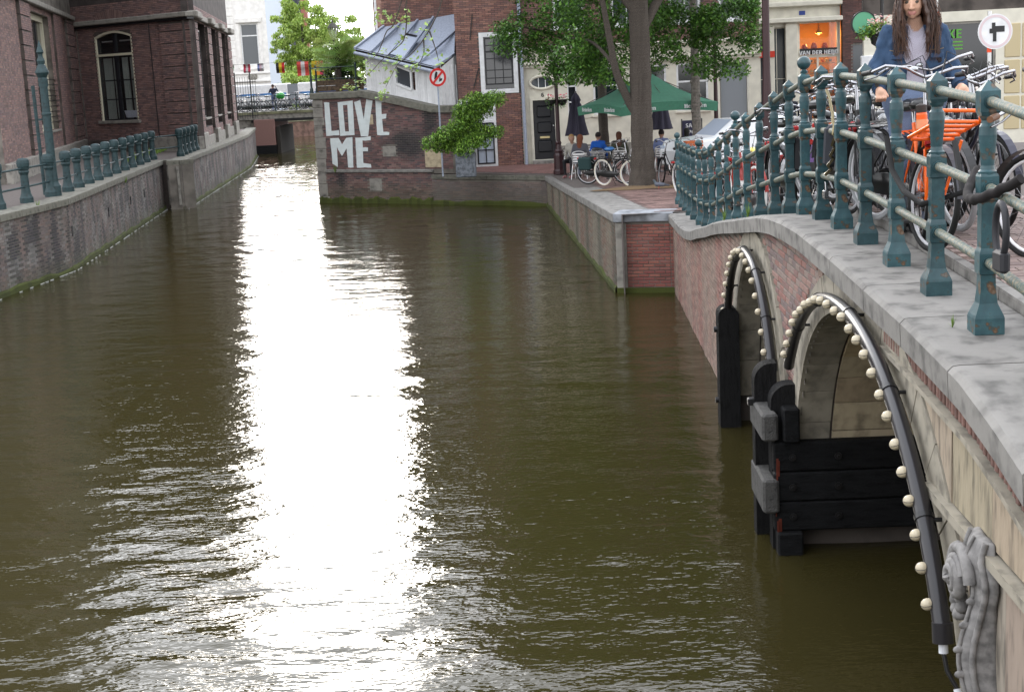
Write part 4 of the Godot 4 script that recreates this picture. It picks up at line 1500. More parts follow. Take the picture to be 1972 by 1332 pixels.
func cream_house() -> void:
	var t := thing("cream_house", "cream painted house front with black door number 6 and oval window", "house")
	var xf := face(Vector3(0.76, 0.95, -51.2), Vector3.RIGHT)
	var holes := [[0.37, 0.3, 0.77, 2.05], [0.35, 2.7, 0.75, 0.5], [1.6, 1.65, 0.32, 1.7], [2.5, 1.75, 0.9, 1.62], [3.95, 1.75, 1.1, 1.62], [5.4, 1.75, 1.1, 1.62], [6.9, 1.0, 1.0, 2.3]]
	part(t, "wall", backing(xf, 8.3, 4.15, holes), M.cream)
	var up := face(Vector3(0.76, 5.1, -51.2), Vector3.RIGHT)
	facade(t, up, 8.3, 16.5, [[1.2, 0.6, 1.1, 1.9], [3.2, 0.6, 1.1, 1.9], [5.2, 0.6, 1.1, 1.9], [6.9, 0.55, 1.1, 1.9]], [Color(0.26, 0.14, 0.12), Color(0.22, 0.125, 0.11)], M.mortar_dark, 3.0)
	for k in [1.2, 3.2, 5.2, 6.9]:
		dark_room(t, up, k, 0.6, 1.1, 1.9, 0.8)
		window(t, up, k, 0.6, 1.1, 1.9, 2, 2, M.white_paint, M.pane_mid, {"fw": 0.09, "sill": M.white_paint})
	for q in [[2.5, 0.9], [3.95, 1.1], [5.4, 1.1]]:
		dark_room(t, xf, q[0], 1.75, q[1], 1.62, 0.8)
		window(t, xf, q[0], 1.75, q[1], 1.62, 1, 2, M.white_paint, M.pane_dark, {"fw": 0.07, "bw": 0.06, "sill": M.cream, "rows": [0.62, 0.38]})
	dark_room(t, xf, 1.6, 1.65, 0.32, 1.7, 0.6)
	window(t, xf, 1.6, 1.65, 0.32, 1.7, 1, 3, M.white_paint, M.pane_dark, {"fw": 0.04, "bw": 0.05})
	box_part(t, "panel", xf, 2.0, 1.65, 2.42, 3.35, 0.025, -0.05, M.cream)
	box_part(t, "grey_door", xf, 6.95, 0.3, 7.85, 3.25, -0.1, -0.2, mat("grey_door", lin(0.22, 0.24, 0.26), 0.6))
	# cornices
	box_part(t, "cornice", xf, 0.0, 3.46, 8.35, 3.54, 0.1, -0.05, M.cream)
	box_part(t, "cornice", xf, 0.0, 3.545, 8.35, 3.62, 0.16, -0.05, M.cream, 0.02)
	box_part(t, "cornice", xf, 0.0, 4.02, 8.35, 4.15, 0.2, -0.05, M.cream, 0.03)
	box_part(t, "plinth", xf, 1.25, 0, 6.85, 0.75, 0.05, -0.05, M.stone)
	# door with raised panels, letter plate and frame
	var dm := MB.new()
	dm.boxb(xf * Vector3(0.755, 1.32, -0.1), Vector3(0.75, 2.04, 0.05), 0.004, xf.basis)
	var door := part(t, "door", dm, M.black_paint)
	for q in [[1.75, 0.42], [1.2, 0.4], [0.55, 0.42]]:
		dm = MB.new()
		dm.boxb(xf * Vector3(0.755, q[0] + 0.2, -0.07), Vector3(0.5, q[1], 0.06), 0.05, xf.basis)
		part(door, "door_panel", dm, M.black_paint)
	dm = MB.new()
	dm.col = Color(0.6, 0.5, 0.25)
	dm.boxb(xf * Vector3(0.755, 1.06, -0.06), Vector3(0.34, 0.07, 0.03), 0.008, xf.basis)
	part(door, "letter_plate", dm, M.gloss)
	dm = MB.new()
	dm.ball(xf * Vector3(1.07, 1.45, -0.05), Vector3.ONE * 0.035, 6, 8)
	part(door, "handle", dm, M.chrome)
	var fr := MB.new()
	for q in [[0.33, 1.33, 0.09, 2.12], [1.18, 1.33, 0.09, 2.12]]:
		fr.box(xf * Vector3(q[0], q[1], 0.01), Vector3(q[2], q[3], 0.09), xf.basis)
	fr.box(xf * Vector3(0.755, 2.4, 0.012), Vector3(0.94, 0.1, 0.09), xf.basis)
	part(t, "door_frame", fr, M.cream)
	box_part(t, "doorstep", xf, 0.3, 0.13, 1.25, 0.28, 0.35, -0.1, M.coping)
	# oval window
	var ov := []
	for i in 33:
		ov.append(xf * Vector3(0.73 + 0.42 * cos(TAU * i / 32.0), 2.95 + 0.22 * sin(TAU * i / 32.0), 0.02))
	ov.pop_back()
	var om := MB.new()
	om.tube(ov, 0.05, 8, false, true)
	var oval := part(t, "oval_window", om, M.cream)
	om = MB.new()
	var pl := PackedVector2Array()
	for i in 24:
		pl.append(Vector2(0.73 + 0.4 * cos(TAU * i / 24.0), 2.95 + 0.2 * sin(TAU * i / 24.0)))
	om.prism(pl, 0.02, Transform3D(xf.basis, xf * Vector3(0, 0, 0.0)))
	part(oval, "pane", om, M.pane_mid)
	om = MB.new()
	for k in [-0.12, 0.12]:
		om.box(xf * Vector3(0.73 + k, 2.95, 0.01), Vector3(0.025, 0.38, 0.03), xf.basis)
	part(oval, "glazing_bar", om, M.white_paint)
	om = MB.new()
	var filled := PackedVector2Array([Vector2(0.3, 2.65), Vector2(1.16, 2.65), Vector2(1.16, 3.25), Vector2(0.3, 3.25)])
	om.prism(filled, 0.06, Transform3D(xf.basis, xf * Vector3(0, 0, -0.02)))
	part(t, "door_head", om, M.cream)
	lettering(t, "6", xf * Vector3(0.73, 2.52, 0.012), xf.basis, 0.14, M.black_paint)
	var mb := MB.new()
	mb.box(Vector3(4.9, 21.7, -56), Vector3(8.4, 0.3, 10))
	mb.box(Vector3(9.0, 11.2, -56.3), Vector3(0.2, 20.7, 9.3))
	part(t, "roof", mb, M.mortar_dark)


func lettering(t: Node, s: String, at: Vector3, b: Basis, size: float, mt: Material, deep := 0.01, nm := "lettering", font := "Droid Sans", bold := 700) -> void:
	var tm := TextMesh.new()
	var sf := SystemFont.new()
	sf.font_names = PackedStringArray([font])
	sf.font_weight = bold
	tm.font = sf
	tm.text = s
	tm.font_size = 64
	tm.pixel_size = size / 46.0
	tm.depth = deep
	var o := MeshInstance3D.new()
	o.mesh = tm
	o.material_override = mt
	o.name = nm
	o.transform = Transform3D(b, at)
	t.add_child(o, true)


# ---- railings, lamps in tubes, timber fenders ----
func bridge_railing() -> void:
	var t := thing("bridge_railing", "dark green cast iron railing of ornate posts and round rails along the humped bridge", "railing")
	mat("iron_worn", Color.WHITE, 0.42, 0, "ironchip", 0.9, "grain", 0.35)
	mat("iron_dark", Color(0.88, 0.88, 0.88), 0.38, 0, "ironchip", 0.7, "grain", 0.3).uv1_offset = Vector3(0.3, 0.6, 0.1)
	var ss := [-2.05, -1.1, -0.25, 0.65, 1.65, 2.8, 3.85, 4.95, 6.1, 7.25, 8.35, 9.5, 10.75, 11.95, 13.0, 13.95, 14.85, 15.75, 16.7, 17.72, 18.78, 19.83, 20.9, 21.95]
	var post := MB.new()
	post.lathe([Vector2(0.0765, 0), Vector2(0.0765, 0.085), Vector2(0.072, 0.1), Vector2(0.04712, 0.16), Vector2(0.03952, 0.23), Vector2(0.038, 0.31), Vector2(0.04712, 0.315), Vector2(0.04864, 0.33), Vector2(0.04864, 0.42), Vector2(0.0456, 0.432), Vector2(0.03876, 0.45), Vector2(0.03876, 0.69), Vector2(0.04712, 0.7), Vector2(0.04712, 0.82), Vector2(0.0418, 0.835)], 4, Transform3D.IDENTITY, true)
	post.lathe([Vector2(0.0456, 0.83), Vector2(0.04712, 0.845), Vector2(0.038, 0.855), Vector2(0.03344, 0.875), Vector2(0.038, 0.93), Vector2(0.04332, 0.99), Vector2(0.0456, 1.03), Vector2(0.04256, 1.075), Vector2(0.0342, 1.09), Vector2(0.03268, 1.105), Vector2(0.0418, 1.12), Vector2(0.0456, 1.14)], 16)
	var base := post.mesh()
	var cap := MB.new()
	cap.lathe([Vector2(0.0418, 1.13), Vector2(0.05016, 1.15), Vector2(0.05016, 1.255), Vector2(0, 1.31)], 4, Transform3D.IDENTITY, true)
	cap.lathe([Vector2(0.05, 1.2), Vector2(0.05, 1.201)], 8)
	var capm := cap.mesh()
	var finial := MB.new()
	finial.lathe([Vector2(0.03, 1.27), Vector2(0.035, 1.3), Vector2(0.025, 1.31), Vector2(0.02, 1.325)], 12)
	finial.ball(Vector3(0, 1.375, 0), Vector3.ONE * 0.062, 10, 14)
	var finm := finial.mesh()
	var pts := []
	for i in ss.size():
		var s: float = ss[i]
		var y := cop(s)
		var f := Transform3D(Basis(E1, Vector3.UP, E2), bp(s, y - 0.002, -0.27))
		var im: Material = [M.iron_worn, M.iron_dark][rng.randi() % 2]
		var o := part(t, "post", base, im, f)
		part(o, "cap", capm, im)
		if i in [0, 5, 10, 15, 23]:
			part(o, "ball_finial", finm, M.iron)
		var c := MB.new()
		c.tube([Vector3(-0.07, 1.2, 0), Vector3(0.07, 1.2, 0)], 0.036, 10)
		c.tube([Vector3(-0.066, 0.76, 0), Vector3(0.066, 0.76, 0)], 0.035, 10)
		c.tube([Vector3(-0.066, 0.375, 0), Vector3(0.066, 0.375, 0)], 0.035, 10)
		part(o, "rail_socket", c, M.iron)
		pts.append([s, y])
	for i in pts.size() - 1:
		for h in [1.2, 0.76, 0.375]:
			var mb := MB.new()
			mb.tube([bp(pts[i][0] + 0.05, pts[i][1] + h, -0.27), bp(pts[i + 1][0] - 0.05, pts[i + 1][1] + h, -0.27)], 0.027, 10, false)
			part(t, "rail", mb, M.rail)


func left_railing() -> void:
	mat("iron_matt", lin(0.016, 0.045, 0.05), 0.62, 0, "weather", 0.6)
	var t := thing("quay_railing", "dark green iron railing of stout posts along the left quay", "railing")
	var P := [Vector2(-11.6, -31.5), Vector2(-11.47, -33.1), Vector2(-11.4, -34.85), Vector2(-11.36, -36.65), Vector2(-11.4, -38.25), Vector2(-11.55, -39.75), Vector2(-11.7, -41.3), Vector2(-11.83, -42.75), Vector2(-11.97, -44.3), Vector2(-12.12, -45.9), Vector2(-12.27, -47.55), Vector2(-12.43, -49.2), Vector2(-12.58, -50.85), Vector2(-12.75, -52.5), Vector2(-12.93, -54.3), Vector2(-12.25, -55.9), Vector2(-12.4, -57.3), Vector2(-12.52, -58.6), Vector2(-12.65, -60.0), Vector2(-12.75, -61.2)]
	var post := MB.new()
	post.lathe([Vector2(0.16, 0), Vector2(0.16, 0.12), Vector2(0.14, 0.16), Vector2(0.115, 0.24), Vector2(0.1, 0.36), Vector2(0.095, 0.66), Vector2(0.11, 0.7), Vector2(0.125, 0.73), Vector2(0.115, 0.77), Vector2(0.13, 0.8), Vector2(0.135, 0.84)], 14)
	var base := post.mesh()
	var cap := MB.new()
	cap.lathe([Vector2(0.12, 0.83), Vector2(0.145, 0.86), Vector2(0.15, 0.9), Vector2(0.15, 0.98), Vector2(0.14, 1.02), Vector2(0.1, 1.055), Vector2(0.0, 1.07)], 14)
	cap.lathe([Vector2(0.152, 0.925), Vector2(0.156, 0.94), Vector2(0.152, 0.955)], 14)
	var capm := cap.mesh()
	for i in P.size():
		var o := part(t, "post", base, M.iron_matt, Transform3D(Basis(), Vector3(P[i].x, 1.775, P[i].y)))
		part(o, "cap", capm, M.iron_matt)
		if i < P.size() - 1:
			for h in [0.82, 0.38]:
				var mb := MB.new()
				mb.tube([Vector3(P[i].x, 1.775 + h, P[i].y), Vector3(P[i + 1].x, 1.775 + h, P[i + 1].y)], 0.025, 8, false)
				part(t, "rail", mb, M.iron_matt)


func light_tube(c: float, a: float, y0: float, b: float, th0: float, th1: float, n: int, label: String) -> void:
	var t := thing("light_tube", label, "light string")
	var pts := []
	for i in 41:
		var p := ell(c, a, y0, b, lerpf(th0, th1, i / 40.0), 2.1)
		pts.append(bp(p.x, p.y, 0.12))
	var mb := MB.new()
	mb.tube(pts, 0.046, 14)
	part(t, "tube", mb, mat("tube_black", lin(0.015, 0.014, 0.016), 0.3) if not M.has("tube_black") else M.tube_black)
	var sock := MB.new()
	sock.lathe([Vector2(0.03, 0), Vector2(0.03, 0.03), Vector2(0.024, 0.036)], 10)
	var bulb := MB.new()
	bulb.ball(Vector3(0, 0.056, 0), Vector3(0.032, 0.034, 0.032), 10, 14)
	var seam := MB.new()
	seam.tube(oval_ring(Vector3(0, 0.056, 0), 0.0325, 0.0345, 12), 0.002, 4, false, true)
	var sm := sock.mesh()
	var bm := bulb.mesh()
	var em := seam.mesh()
	for i in n:
		var p := ell(c, a, y0, b, lerpf(th0 + 0.06, th1 - 0.08, float(i) / (n - 1)), 2.1)
		var tilt := Basis(E1, rf(-0.15, 0.15) + 0.15)
		var up_ := tilt * E2
		var x := E1
		var f := Transform3D(Basis(x, up_, x.cross(up_)), bp(p.x, p.y, 0.12) + up_ * 0.0)
		var o := part(t, "bulb", bm, M.bulb, f)
		part(o, "socket", sm, M.tube_black)
		part(o, "seam", em, M.grey_wood)
	for f in [0.12, 0.3, 0.5, 0.68, 0.86]:
		var p := ell(c, a, y0, b, lerpf(th0, th1, f), 2.1)
		var q := ell(c, a, y0, b, lerpf(th0, th1, f + 0.006), 2.1)
		mb = MB.new()
		mb.tube([bp(p.x, p.y, 0.12), bp(q.x, q.y, 0.12)], 0.052, 14)
		mb.tube([bp(p.x, p.y, 0.12), bp(p.x, p.y, 0.0)], 0.012, 6)
		part(t, "clamp", mb, M.black_metal)
	# end fitting and cable
	var e := ell(c, a, y0, b, th0, 2.1)
	mb = MB.new()
	mb.tube([bp(e.x, e.y + 0.03, 0.12), bp(e.x + 0.02, e.y - 0.07, 0.12)], 0.053, 14)
	part(t, "end_cap", mb, M.tube_black)
	mb = MB.new()
	mb.col = Color(0.65, 0.67, 0.7)
	mb.tube([bp(e.x + 0.02, e.y - 0.07, 0.12), bp(e.x + 0.03, e.y - 0.12, 0.12)], 0.024, 10)
	mb.tube([bp(e.x + 0.1, e.y - 0.28, 0.07), bp(e.x + 0.16, e.y - 0.4, 0.05)], 0.019, 10)
	part(t, "connector", mb, M.plain)
	mb = MB.new()
	mb.tube([bp(e.x + 0.03, e.y - 0.12, 0.12), bp(e.x + 0.06, e.y - 0.2, 0.11), bp(e.x + 0.1, e.y - 0.28, 0.07)], 0.012, 8)
	mb.tube([bp(e.x + 0.16, e.y - 0.4, 0.05), bp(e.x + 0.2, e.y - 0.6, 0.04)], 0.012, 8)
	part(t, "cable", mb, M.black_metal)


func fenders() -> void:
	var f := Transform3D(Basis(E1, Vector3.UP, E2), bp(0, 0, 0))
	mat("worn_beam", lin(0.07, 0.068, 0.064), 0.85, 0, "weather", 0.6, "bark", 1.2)
	# upright with rounded head beside the far arch
	var t := thing("timber_fender", "single tall black tarred timber fender with rounded head beside far arch", "fender")
	var mb := MB.new()
	var poly := PackedVector2Array([Vector2(0.0, -0.4), Vector2(0.24, -0.4), Vector2(0.24, 1.33), Vector2(0.23, 1.375), Vector2(0.205, 1.405), Vector2(0.17, 1.425), Vector2(0.12, 1.432), Vector2(0.07, 1.425), Vector2(0.035, 1.405), Vector2(0.01, 1.375), Vector2(0.0, 1.33)])
	mb.prism(poly, 0.3, Transform3D(Basis(E2, Vector3.UP, -E1), bp(10.42, 0, 0.0)))
	part(t, "post", mb, M.tar_post)
	for y in [1.15, 0.3]:
		mb = MB.new()
		mb.tube([bp(10.55, y, 0.24), bp(10.55, y, 0.28)], 0.035, 8)
		part(t, "bolt", mb, M.black_metal)
	# frame of timbers round the pier between the arches
	t = thing("fender_frame", "black tarred timber fender frame of planks and posts under the near arch", "fender")
	var sx := 15.28
	var fx := Transform3D(Basis(-E2, Vector3.UP, E1), bp(sx, 0, 0.24))
	for i in 3:
		var y0 := 0.2 + i * 0.265
		mb = MB.new()
		mb.col = Color(1, 1, 1) * rf(0.8, 1.3)
		mb.boxb(fx * Vector3(1.35, y0 + 0.13, -0.06), Vector3(2.7, 0.257, 0.13), 0.015, fx.basis)
		var pl := part(t, "plank", mb, M.tar_wood)
		for k in [0.16, 0.55, 1.3]:
			mb = MB.new()
			mb.tube([fx * Vector3(k, y0 + 0.13, 0.0), fx * Vector3(k, y0 + 0.13, 0.02)], 0.032, 10)
			mb.tube([fx * Vector3(k, y0 + 0.13, 0.0), fx * Vector3(k, y0 + 0.13, 0.04)], 0.014, 6)
			part(pl, "bolt", mb, M.black_metal)
	for q in [[0.08, 1.0, 0.22, 1.3], [0.02, -0.3, 0.24, 0.2]]:
		mb = MB.new()
		mb.boxb(fx * Vector3((q[0] + q[2]) * 0.5, (q[1] + q[3]) * 0.5, -0.03), Vector3(q[2] - q[0], q[3] - q[1], 0.18), 0.015, fx.basis)
		part(t, "block", mb, M.tar_wood)
	for q in [[0.0, 0.21, 1.47, 15.15], [-0.09, 0.2, 1.58, 14.75]]:
		mb = MB.new()
		var w: float = q[1]
		var h: float = q[2]
		poly = PackedVector2Array([Vector2(0, -0.4), Vector2(w, -0.4), Vector2(w, h)])
		for k in 8:
			var an := PI * 0.5 + PI * 0.5 * k / 7.0
			poly.append(Vector2(w * 0.75 + w * 0.75 * cos(an), h - 0.16 + 0.16 * sin(an)))
		mb.prism(poly, 0.2, Transform3D(fx.basis, fx * Vector3(q[0], 0, q[3] - sx)))
		var up_ := part(t, "post", mb, M.tar_post)
		mb = MB.new()
		mb.boxb(fx * Vector3(q[0] - 0.02, h - 0.35, q[3] - sx - 0.06), Vector3(0.07, 0.07, 0.07), 0.01, fx.basis)
		part(up_, "bolt", mb, M.black_metal)
	for q in [[1.0, 1.24], [0.36, 0.66]]:
		mb = MB.new()
		mb.boxb(bp(14.9, (q[0] + q[1]) * 0.5, 0.27), Vector3(0.85, q[1] - q[0], 0.14), 0.02, f.basis * Basis(Vector3(0, 0, 1), 0.03))
		part(t, "beam", mb, M.worn_beam)
	mb = MB.new()
	mb.col = Color(0.8, 0.35, 0.2)
	for i in 9:
		mb.box(fx * Vector3(rf(0.0, 0.05), rf(0.22, 0.98), 0.009), Vector3(rf(0.01, 0.03), rf(0.04, 0.16), 0.004), fx.basis)
	part(t, "rust_streak", mb, mat("rust", lin(0.12, 0.04, 0.02), 0.9), Transform3D.IDENTITY, "stuff")
	mat("carved", lin(0.27, 0.26, 0.25), 0.85, 0, "stain", 0.35, "grain", 0.8)
	# console carved like a scroll at the foot of the near arch
	t = thing("carved_console", "carved grey stone scroll console with rosette beside the near arch", "carving")
	var g := Transform3D(Basis(E1, Vector3.UP, E2), bp(20.95, 0.0, 0.03))
	# body: an S that swells at the shoulder and narrows to the foot, with a smaller bead roll beside it
	var rings := []
	for i in 33:
		var u := i / 32.0
		var y := lerpf(0.66, 2.0, u)
		var w := 0.075 + 0.03 * sin(u * 9.0) + 0.05 * smoothstep(0.75, 0.92, u)
		var x := 0.09 + 0.05 * sin(u * 5.5 + 0.6) - 0.1 * smoothstep(0.8, 1.0, u)
		var dz := (0.1 + 0.035 * sin(u * 12.0 + 1.0)) * (1.0 - 0.6 * smoothstep(0.93, 1.0, u))
		var r := []
		for k in 16:
			var an := TAU * k / 16
			r.append(g * Vector3(x + w * cos(an) * (1.0 + 0.05 * cos(an * 3.0)), y, 0.0 + dz * maxf(sin(an), -0.2)))
		rings.append(r)
	mb = MB.new()
	mb.skin(rings)
	mb.wrinkle(0.012, 14.0, 5)
	part(t, "console", mb, M.carved)
	for e in [-0.85, 0.0, 0.85]:
		var bead := []
		for i in 33:
			var u := i / 32.0
			var w: float = (0.075 + 0.03 * sin(u * 9.0) + 0.05 * smoothstep(0.75, 0.92, u)) * e
			bead.append(g * Vector3(0.09 + 0.05 * sin(u * 5.5 + 0.6) - 0.1 * smoothstep(0.8, 1.0, u) + w, lerpf(0.66, 2.0, u), (0.1 + 0.035 * sin(u * 12.0 + 1.0)) * (0.62 if e != 0.0 else 1.02) * (1.0 - 0.6 * smoothstep(0.93, 1.0, u)) + 0.004))
		mb = MB.new()
		mb.tube(bead, 0.016 if e != 0.0 else 0.011, 8)
		part(t, "bead", mb, M.carved)
	for i in 9:
		mb = MB.new()
		var u := 0.1 + i * 0.085
		mb.ball(g * Vector3(0.09 + 0.05 * sin(u * 5.5 + 0.6) - 0.1 * smoothstep(0.8, 1.0, u), lerpf(0.66, 2.0, u), 0.1 + 0.035 * sin(u * 12.0 + 1.0)), Vector3(0.035, 0.022, 0.016), 6, 8)
		part(t, "husk", mb, M.carved)
	for q in [[1.79, 0.15, 0.09, -0.1, 0.03], [0.78, 0.09, 0.07, 0.08, 0.018]]:
		for w in 2:
			var sp := []
			for i in 34:
				var a := i * 0.36 + w * 0.2
				var r: float = q[1] * (1.0 - i / 36.0) * (1.0 - 0.35 * w)
				sp.append(g * Vector3(q[3] + r * cos(a), q[0] + r * sin(a), q[2] + 0.02 * w + i * 0.0015))
			mb = MB.new()
			mb.tube(sp, q[4] * (1.0 - 0.3 * w), 8)
			part(t, "scroll", mb, M.carved)
	for i in 8:
		mb = MB.new()
		var a := TAU * i / 8
		mb.ball(g * Vector3(-0.17 + 0.055 * cos(a), 1.62 + 0.055 * sin(a), 0.08), Vector3(0.033, 0.033, 0.03), 6, 8)
		part(t, "petal", mb, M.carved)
	for i in 9:
		mb = MB.new()
		var sp := []
		for k in 7:
			sp.append(g * Vector3(-0.1 - 0.035 * i * 0.3 + 0.06 * sin(k * 0.7 + i * 1.3), 1.52 - i * 0.085 - 0.025 * k, 0.03 + 0.03 * sin(k * 1.0 + i)))
		mb.tube(sp, [0.008, 0.018, 0.024, 0.024, 0.018, 0.012, 0.005], 6)
		part(t, "leaf", mb, M.carved)
	mb = MB.new()
	mb.skin([circle_ring(g * Vector3(-0.02, 1.0, 0.0), 0.015, 0.02), circle_ring(g * Vector3(-0.03, 1.15, 0.0), 0.06, 0.06), circle_ring(g * Vector3(-0.035, 1.35, 0.0), 0.07, 0.07), circle_ring(g * Vector3(-0.03, 1.5, 0.0), 0.03, 0.03)])
	part(t, "rough_infill", mb, mat("ochre", lin(0.33, 0.17, 0.06), 1.0, 0, "speck", 0.15, "grain", 1.0))
	mb = MB.new()
	var bp_ := [g * Vector3(-0.35, 0.8, 0.1), g * Vector3(-0.5, 0.62, 0.12)]
	mb.ball(g * Vector3(-0.45, 0.62, 0.1), Vector3(0.2, 0.22, 0.25), 10, 14)
	part(t, "rounded_foot_stone", mb, M.plaster)


func circle_ring(o: Vector3, rx: float, rz: float, n := 12) -> Array:
	var r := []
	for k in n:
		r.append(o + Vector3(rx * cos(TAU * k / n), 0, -rz * sin(TAU * k / n)))
	return r


# ---- bicycles ----
var wheel_cache := {}


func wheel_meshes(tyre: Color, rim: Color) -> Array:
	var key := str(tyre) + str(rim)
	if not wheel_cache.has(key):
		var ring := func(r, n):
			var p := []
			for k in n:
				p.append(Vector3(r * cos(TAU * k / n), r * sin(TAU * k / n), 0))
			return p
		var a := MB.new()
		a.col = tyre
		a.tube(ring.call(0.325, 32), 0.021, 8, false, true)
		var b := MB.new()
		b.col = rim
		b.tube(ring.call(0.3, 32), 0.011, 6, false, true)
		var c := MB.new()
		c.col = Color(0.5, 0.5, 0.5)
		for k in 18:
			var an := TAU * k / 18
			var of := 0.5 if k % 2 else -0.5
			c.tube([Vector3(0.018 * cos(an + of * 2.5), 0.018 * sin(an + of * 2.5), 0.025 * signf(of)), Vector3(0.298 * cos(an), 0.298 * sin(an), 0)], 0.0016, 3, false)
		var d := MB.new()
		d.col = Color(0.4, 0.4, 0.42)
		d.tube([Vector3(0, 0, -0.05), Vector3(0, 0, 0.05)], 0.02, 8)
		wheel_cache[key] = [a.mesh(), b.mesh(), c.mesh(), d.mesh()]
	return wheel_cache[key]


func bicycle(label: String, at: Vector3, yaw: float, o := {}) -> Node3D:
	var t := thing("bicycle", label, "bicycle", at, yaw, o.get("group", ""))
	var col: Color = o.get("col", Color(0.012, 0.012, 0.014))
	var metal: Material = M.gloss
	var lean: float = o.get("lean", 0.06)
	t.basis = Basis(Vector3.UP, yaw) * Basis(Vector3(1, 0, 0), lean)
	var wm := wheel_meshes(o.get("tyre", Color(0.012, 0.012, 0.013)), o.get("rim", Color(0.5, 0.5, 0.52)))
	var R := 0.345
	var steer := Transform3D(Basis(Vector3(-0.32, 1, 0).normalized(), o.get("steer", 0.15)), Vector3.ZERO)
	var piv := Vector3(0.4, 0.8, 0)
	var sx := Transform3D(steer.basis, piv - steer.basis * piv)
	for f in [[Vector3(0.56, R, 0), true], [Vector3(-0.54, R, 0), false]]:
		var xf := Transform3D(Basis(), f[0])
		if f[1]:
			xf = sx * xf
		var w := part(t, "wheel", wm[0], M.rubber if not o.has("tyre") else M.plain, xf)
		part(w, "rim", wm[1], M.gloss)
		part(w, "spokes", wm[2], M.chrome)
		part(w, "hub", wm[3], M.chrome)
	var mb := MB.new()
	mb.col = col
	var bb := Vector3(0.0, 0.29, 0)
	var st := Vector3(-0.2, 0.82, 0)
	var ht := Vector3(0.385, 0.86, 0)
	var hb := Vector3(0.44, 0.68, 0)
	mb.tube([bb, st], 0.015, 8)
	if o.get("step", true):
		mb.tube([hb, hb.lerp(bb, 0.5) + Vector3(-0.03, -0.07, 0), bb + Vector3(0.04, 0.03, 0)], 0.017, 8)
		mb.tube([ht + Vector3(0, -0.04, 0), Vector3(0.2, 0.62, 0), Vector3(-0.05, 0.45, 0)], 0.014, 8)
	else:
		mb.tube([hb, bb], 0.017, 8)
		mb.tube([ht + Vector3(0.01, -0.04, 0), st + Vector3(0.02, -0.06, 0)], 0.015, 8)
	mb.tube([ht, hb], 0.02, 8)
	for s in [-1, 1]:
		mb.tube([bb, Vector3(-0.54, R, 0.055 * s)], 0.009, 6)
		mb.tube([st + Vector3(0.02, -0.1, 0), Vector3(-0.54, R, 0.055 * s)], 0.008, 6)
	part(t, "frame", mb, metal)
	mb = MB.new()
	mb.col = col
	for s in [-1, 1]:
		mb.tube([hb + Vector3(0, -0.01, 0.02 * s), Vector3(0.5, 0.6, 0.045 * s), Vector3(0.56, R, 0.05 * s)], 0.011, 6)
	part(t, "fork", mb, metal, sx)
	for f in [[Vector3(0.56, R, 0), 0.1, 2.3, sx], [Vector3(-0.54, R, 0), 0.3, 3.0, Transform3D.IDENTITY]]:
		mb = MB.new()
		mb.col = o.get("guard", col)
		var arc := []
		for k in 13:
			var a: float = lerpf(f[1], f[2], k / 12.0)
			arc.append(f[0] + Vector3(cos(a), sin(a), 0) * 0.37)
		for k in 12:
			var e := Vector3(0, 0, 0.028)
			mb.quad(arc[k] - e, arc[k] + e, arc[k + 1] + e, arc[k + 1] - e)
			mb.quad(arc[k] + e + Vector3(0, -0.004, 0), arc[k] - e + Vector3(0, -0.004, 0), arc[k + 1] - e + Vector3(0, -0.004, 0), arc[k + 1] + e + Vector3(0, -0.004, 0))
		part(t, "mudguard", mb, metal, f[3])
	# handlebar: stem, swept bar, grips, levers
	mb = MB.new()
	var hy: float = o.get("bar", 1.1)
	mb.col = Color(0.6, 0.6, 0.62)
	mb.tube([ht, Vector3(0.34, hy - 0.03, 0)], 0.012, 8)
	var bar := []
	var hw: float = o.get("width", 0.3)
	for q in [[-0.2, 0.0, -1.0], [-0.08, 0.01, -1.0], [0.02, 0.05, -0.85], [0.06, 0.04, -0.5], [0.03, 0.0, -0.2], [0.0, -0.02, 0.0], [0.03, 0.0, 0.2], [0.06, 0.04, 0.5], [0.02, 0.05, 0.85], [-0.08, 0.01, 1.0], [-0.2, 0.0, 1.0]]:
		bar.append(Vector3(0.34 + q[0], hy + q[1], q[2] * hw))
	mb.tube(bar, 0.011, 8)
	var hbar := part(t, "handlebar", mb, M.chrome, sx)
	mb = MB.new()
	mb.col = o.get("grip", Color(0.015, 0.015, 0.015))
	for s in [-1, 1]:
		mb.tube([Vector3(0.34 - 0.21, hy, hw * s), Vector3(0.34 - 0.08, hy + 0.01, hw * s)], [0.017, 0.018], 10)
	part(hbar, "grips", mb, M.plain)
	mb = MB.new()
	mb.col = Color(0.45, 0.45, 0.46)
	for s in [-1, 1]:
		mb.tube([Vector3(0.33, hy + 0.03, 0.8 * hw * s), Vector3(0.3, hy - 0.02, 0.95 * hw * s), Vector3(0.18, hy - 0.04, 1.02 * hw * s)], 0.006, 6)
	part(hbar, "brake_levers", mb, M.chrome)
	mb = MB.new()
	mb.col = Color(0.6, 0.62, 0.62)
	mb.ball(Vector3(0.36, hy + 0.03, 0.09), Vector3(0.03, 0.022, 0.03), 6, 10)
	part(hbar, "bell", mb, M.chrome)
	mb = MB.new()
	for s in [-0.6, 0.6]:
		mb.tube([Vector3(0.34, hy + 0.04, s * hw), Vector3(0.44, hy + 0.1, s * 0.15), Vector3(0.46, hy - 0.1, s * 0.05), Vector3(0.43, 0.75, 0.02)], 0.0035, 5)
	part(hbar, "cable", mb, M.black_metal)
	# saddle
	mb = MB.new()
	mb.col = o.get("saddle", Color(0.015, 0.014, 0.014))
	var sr := []
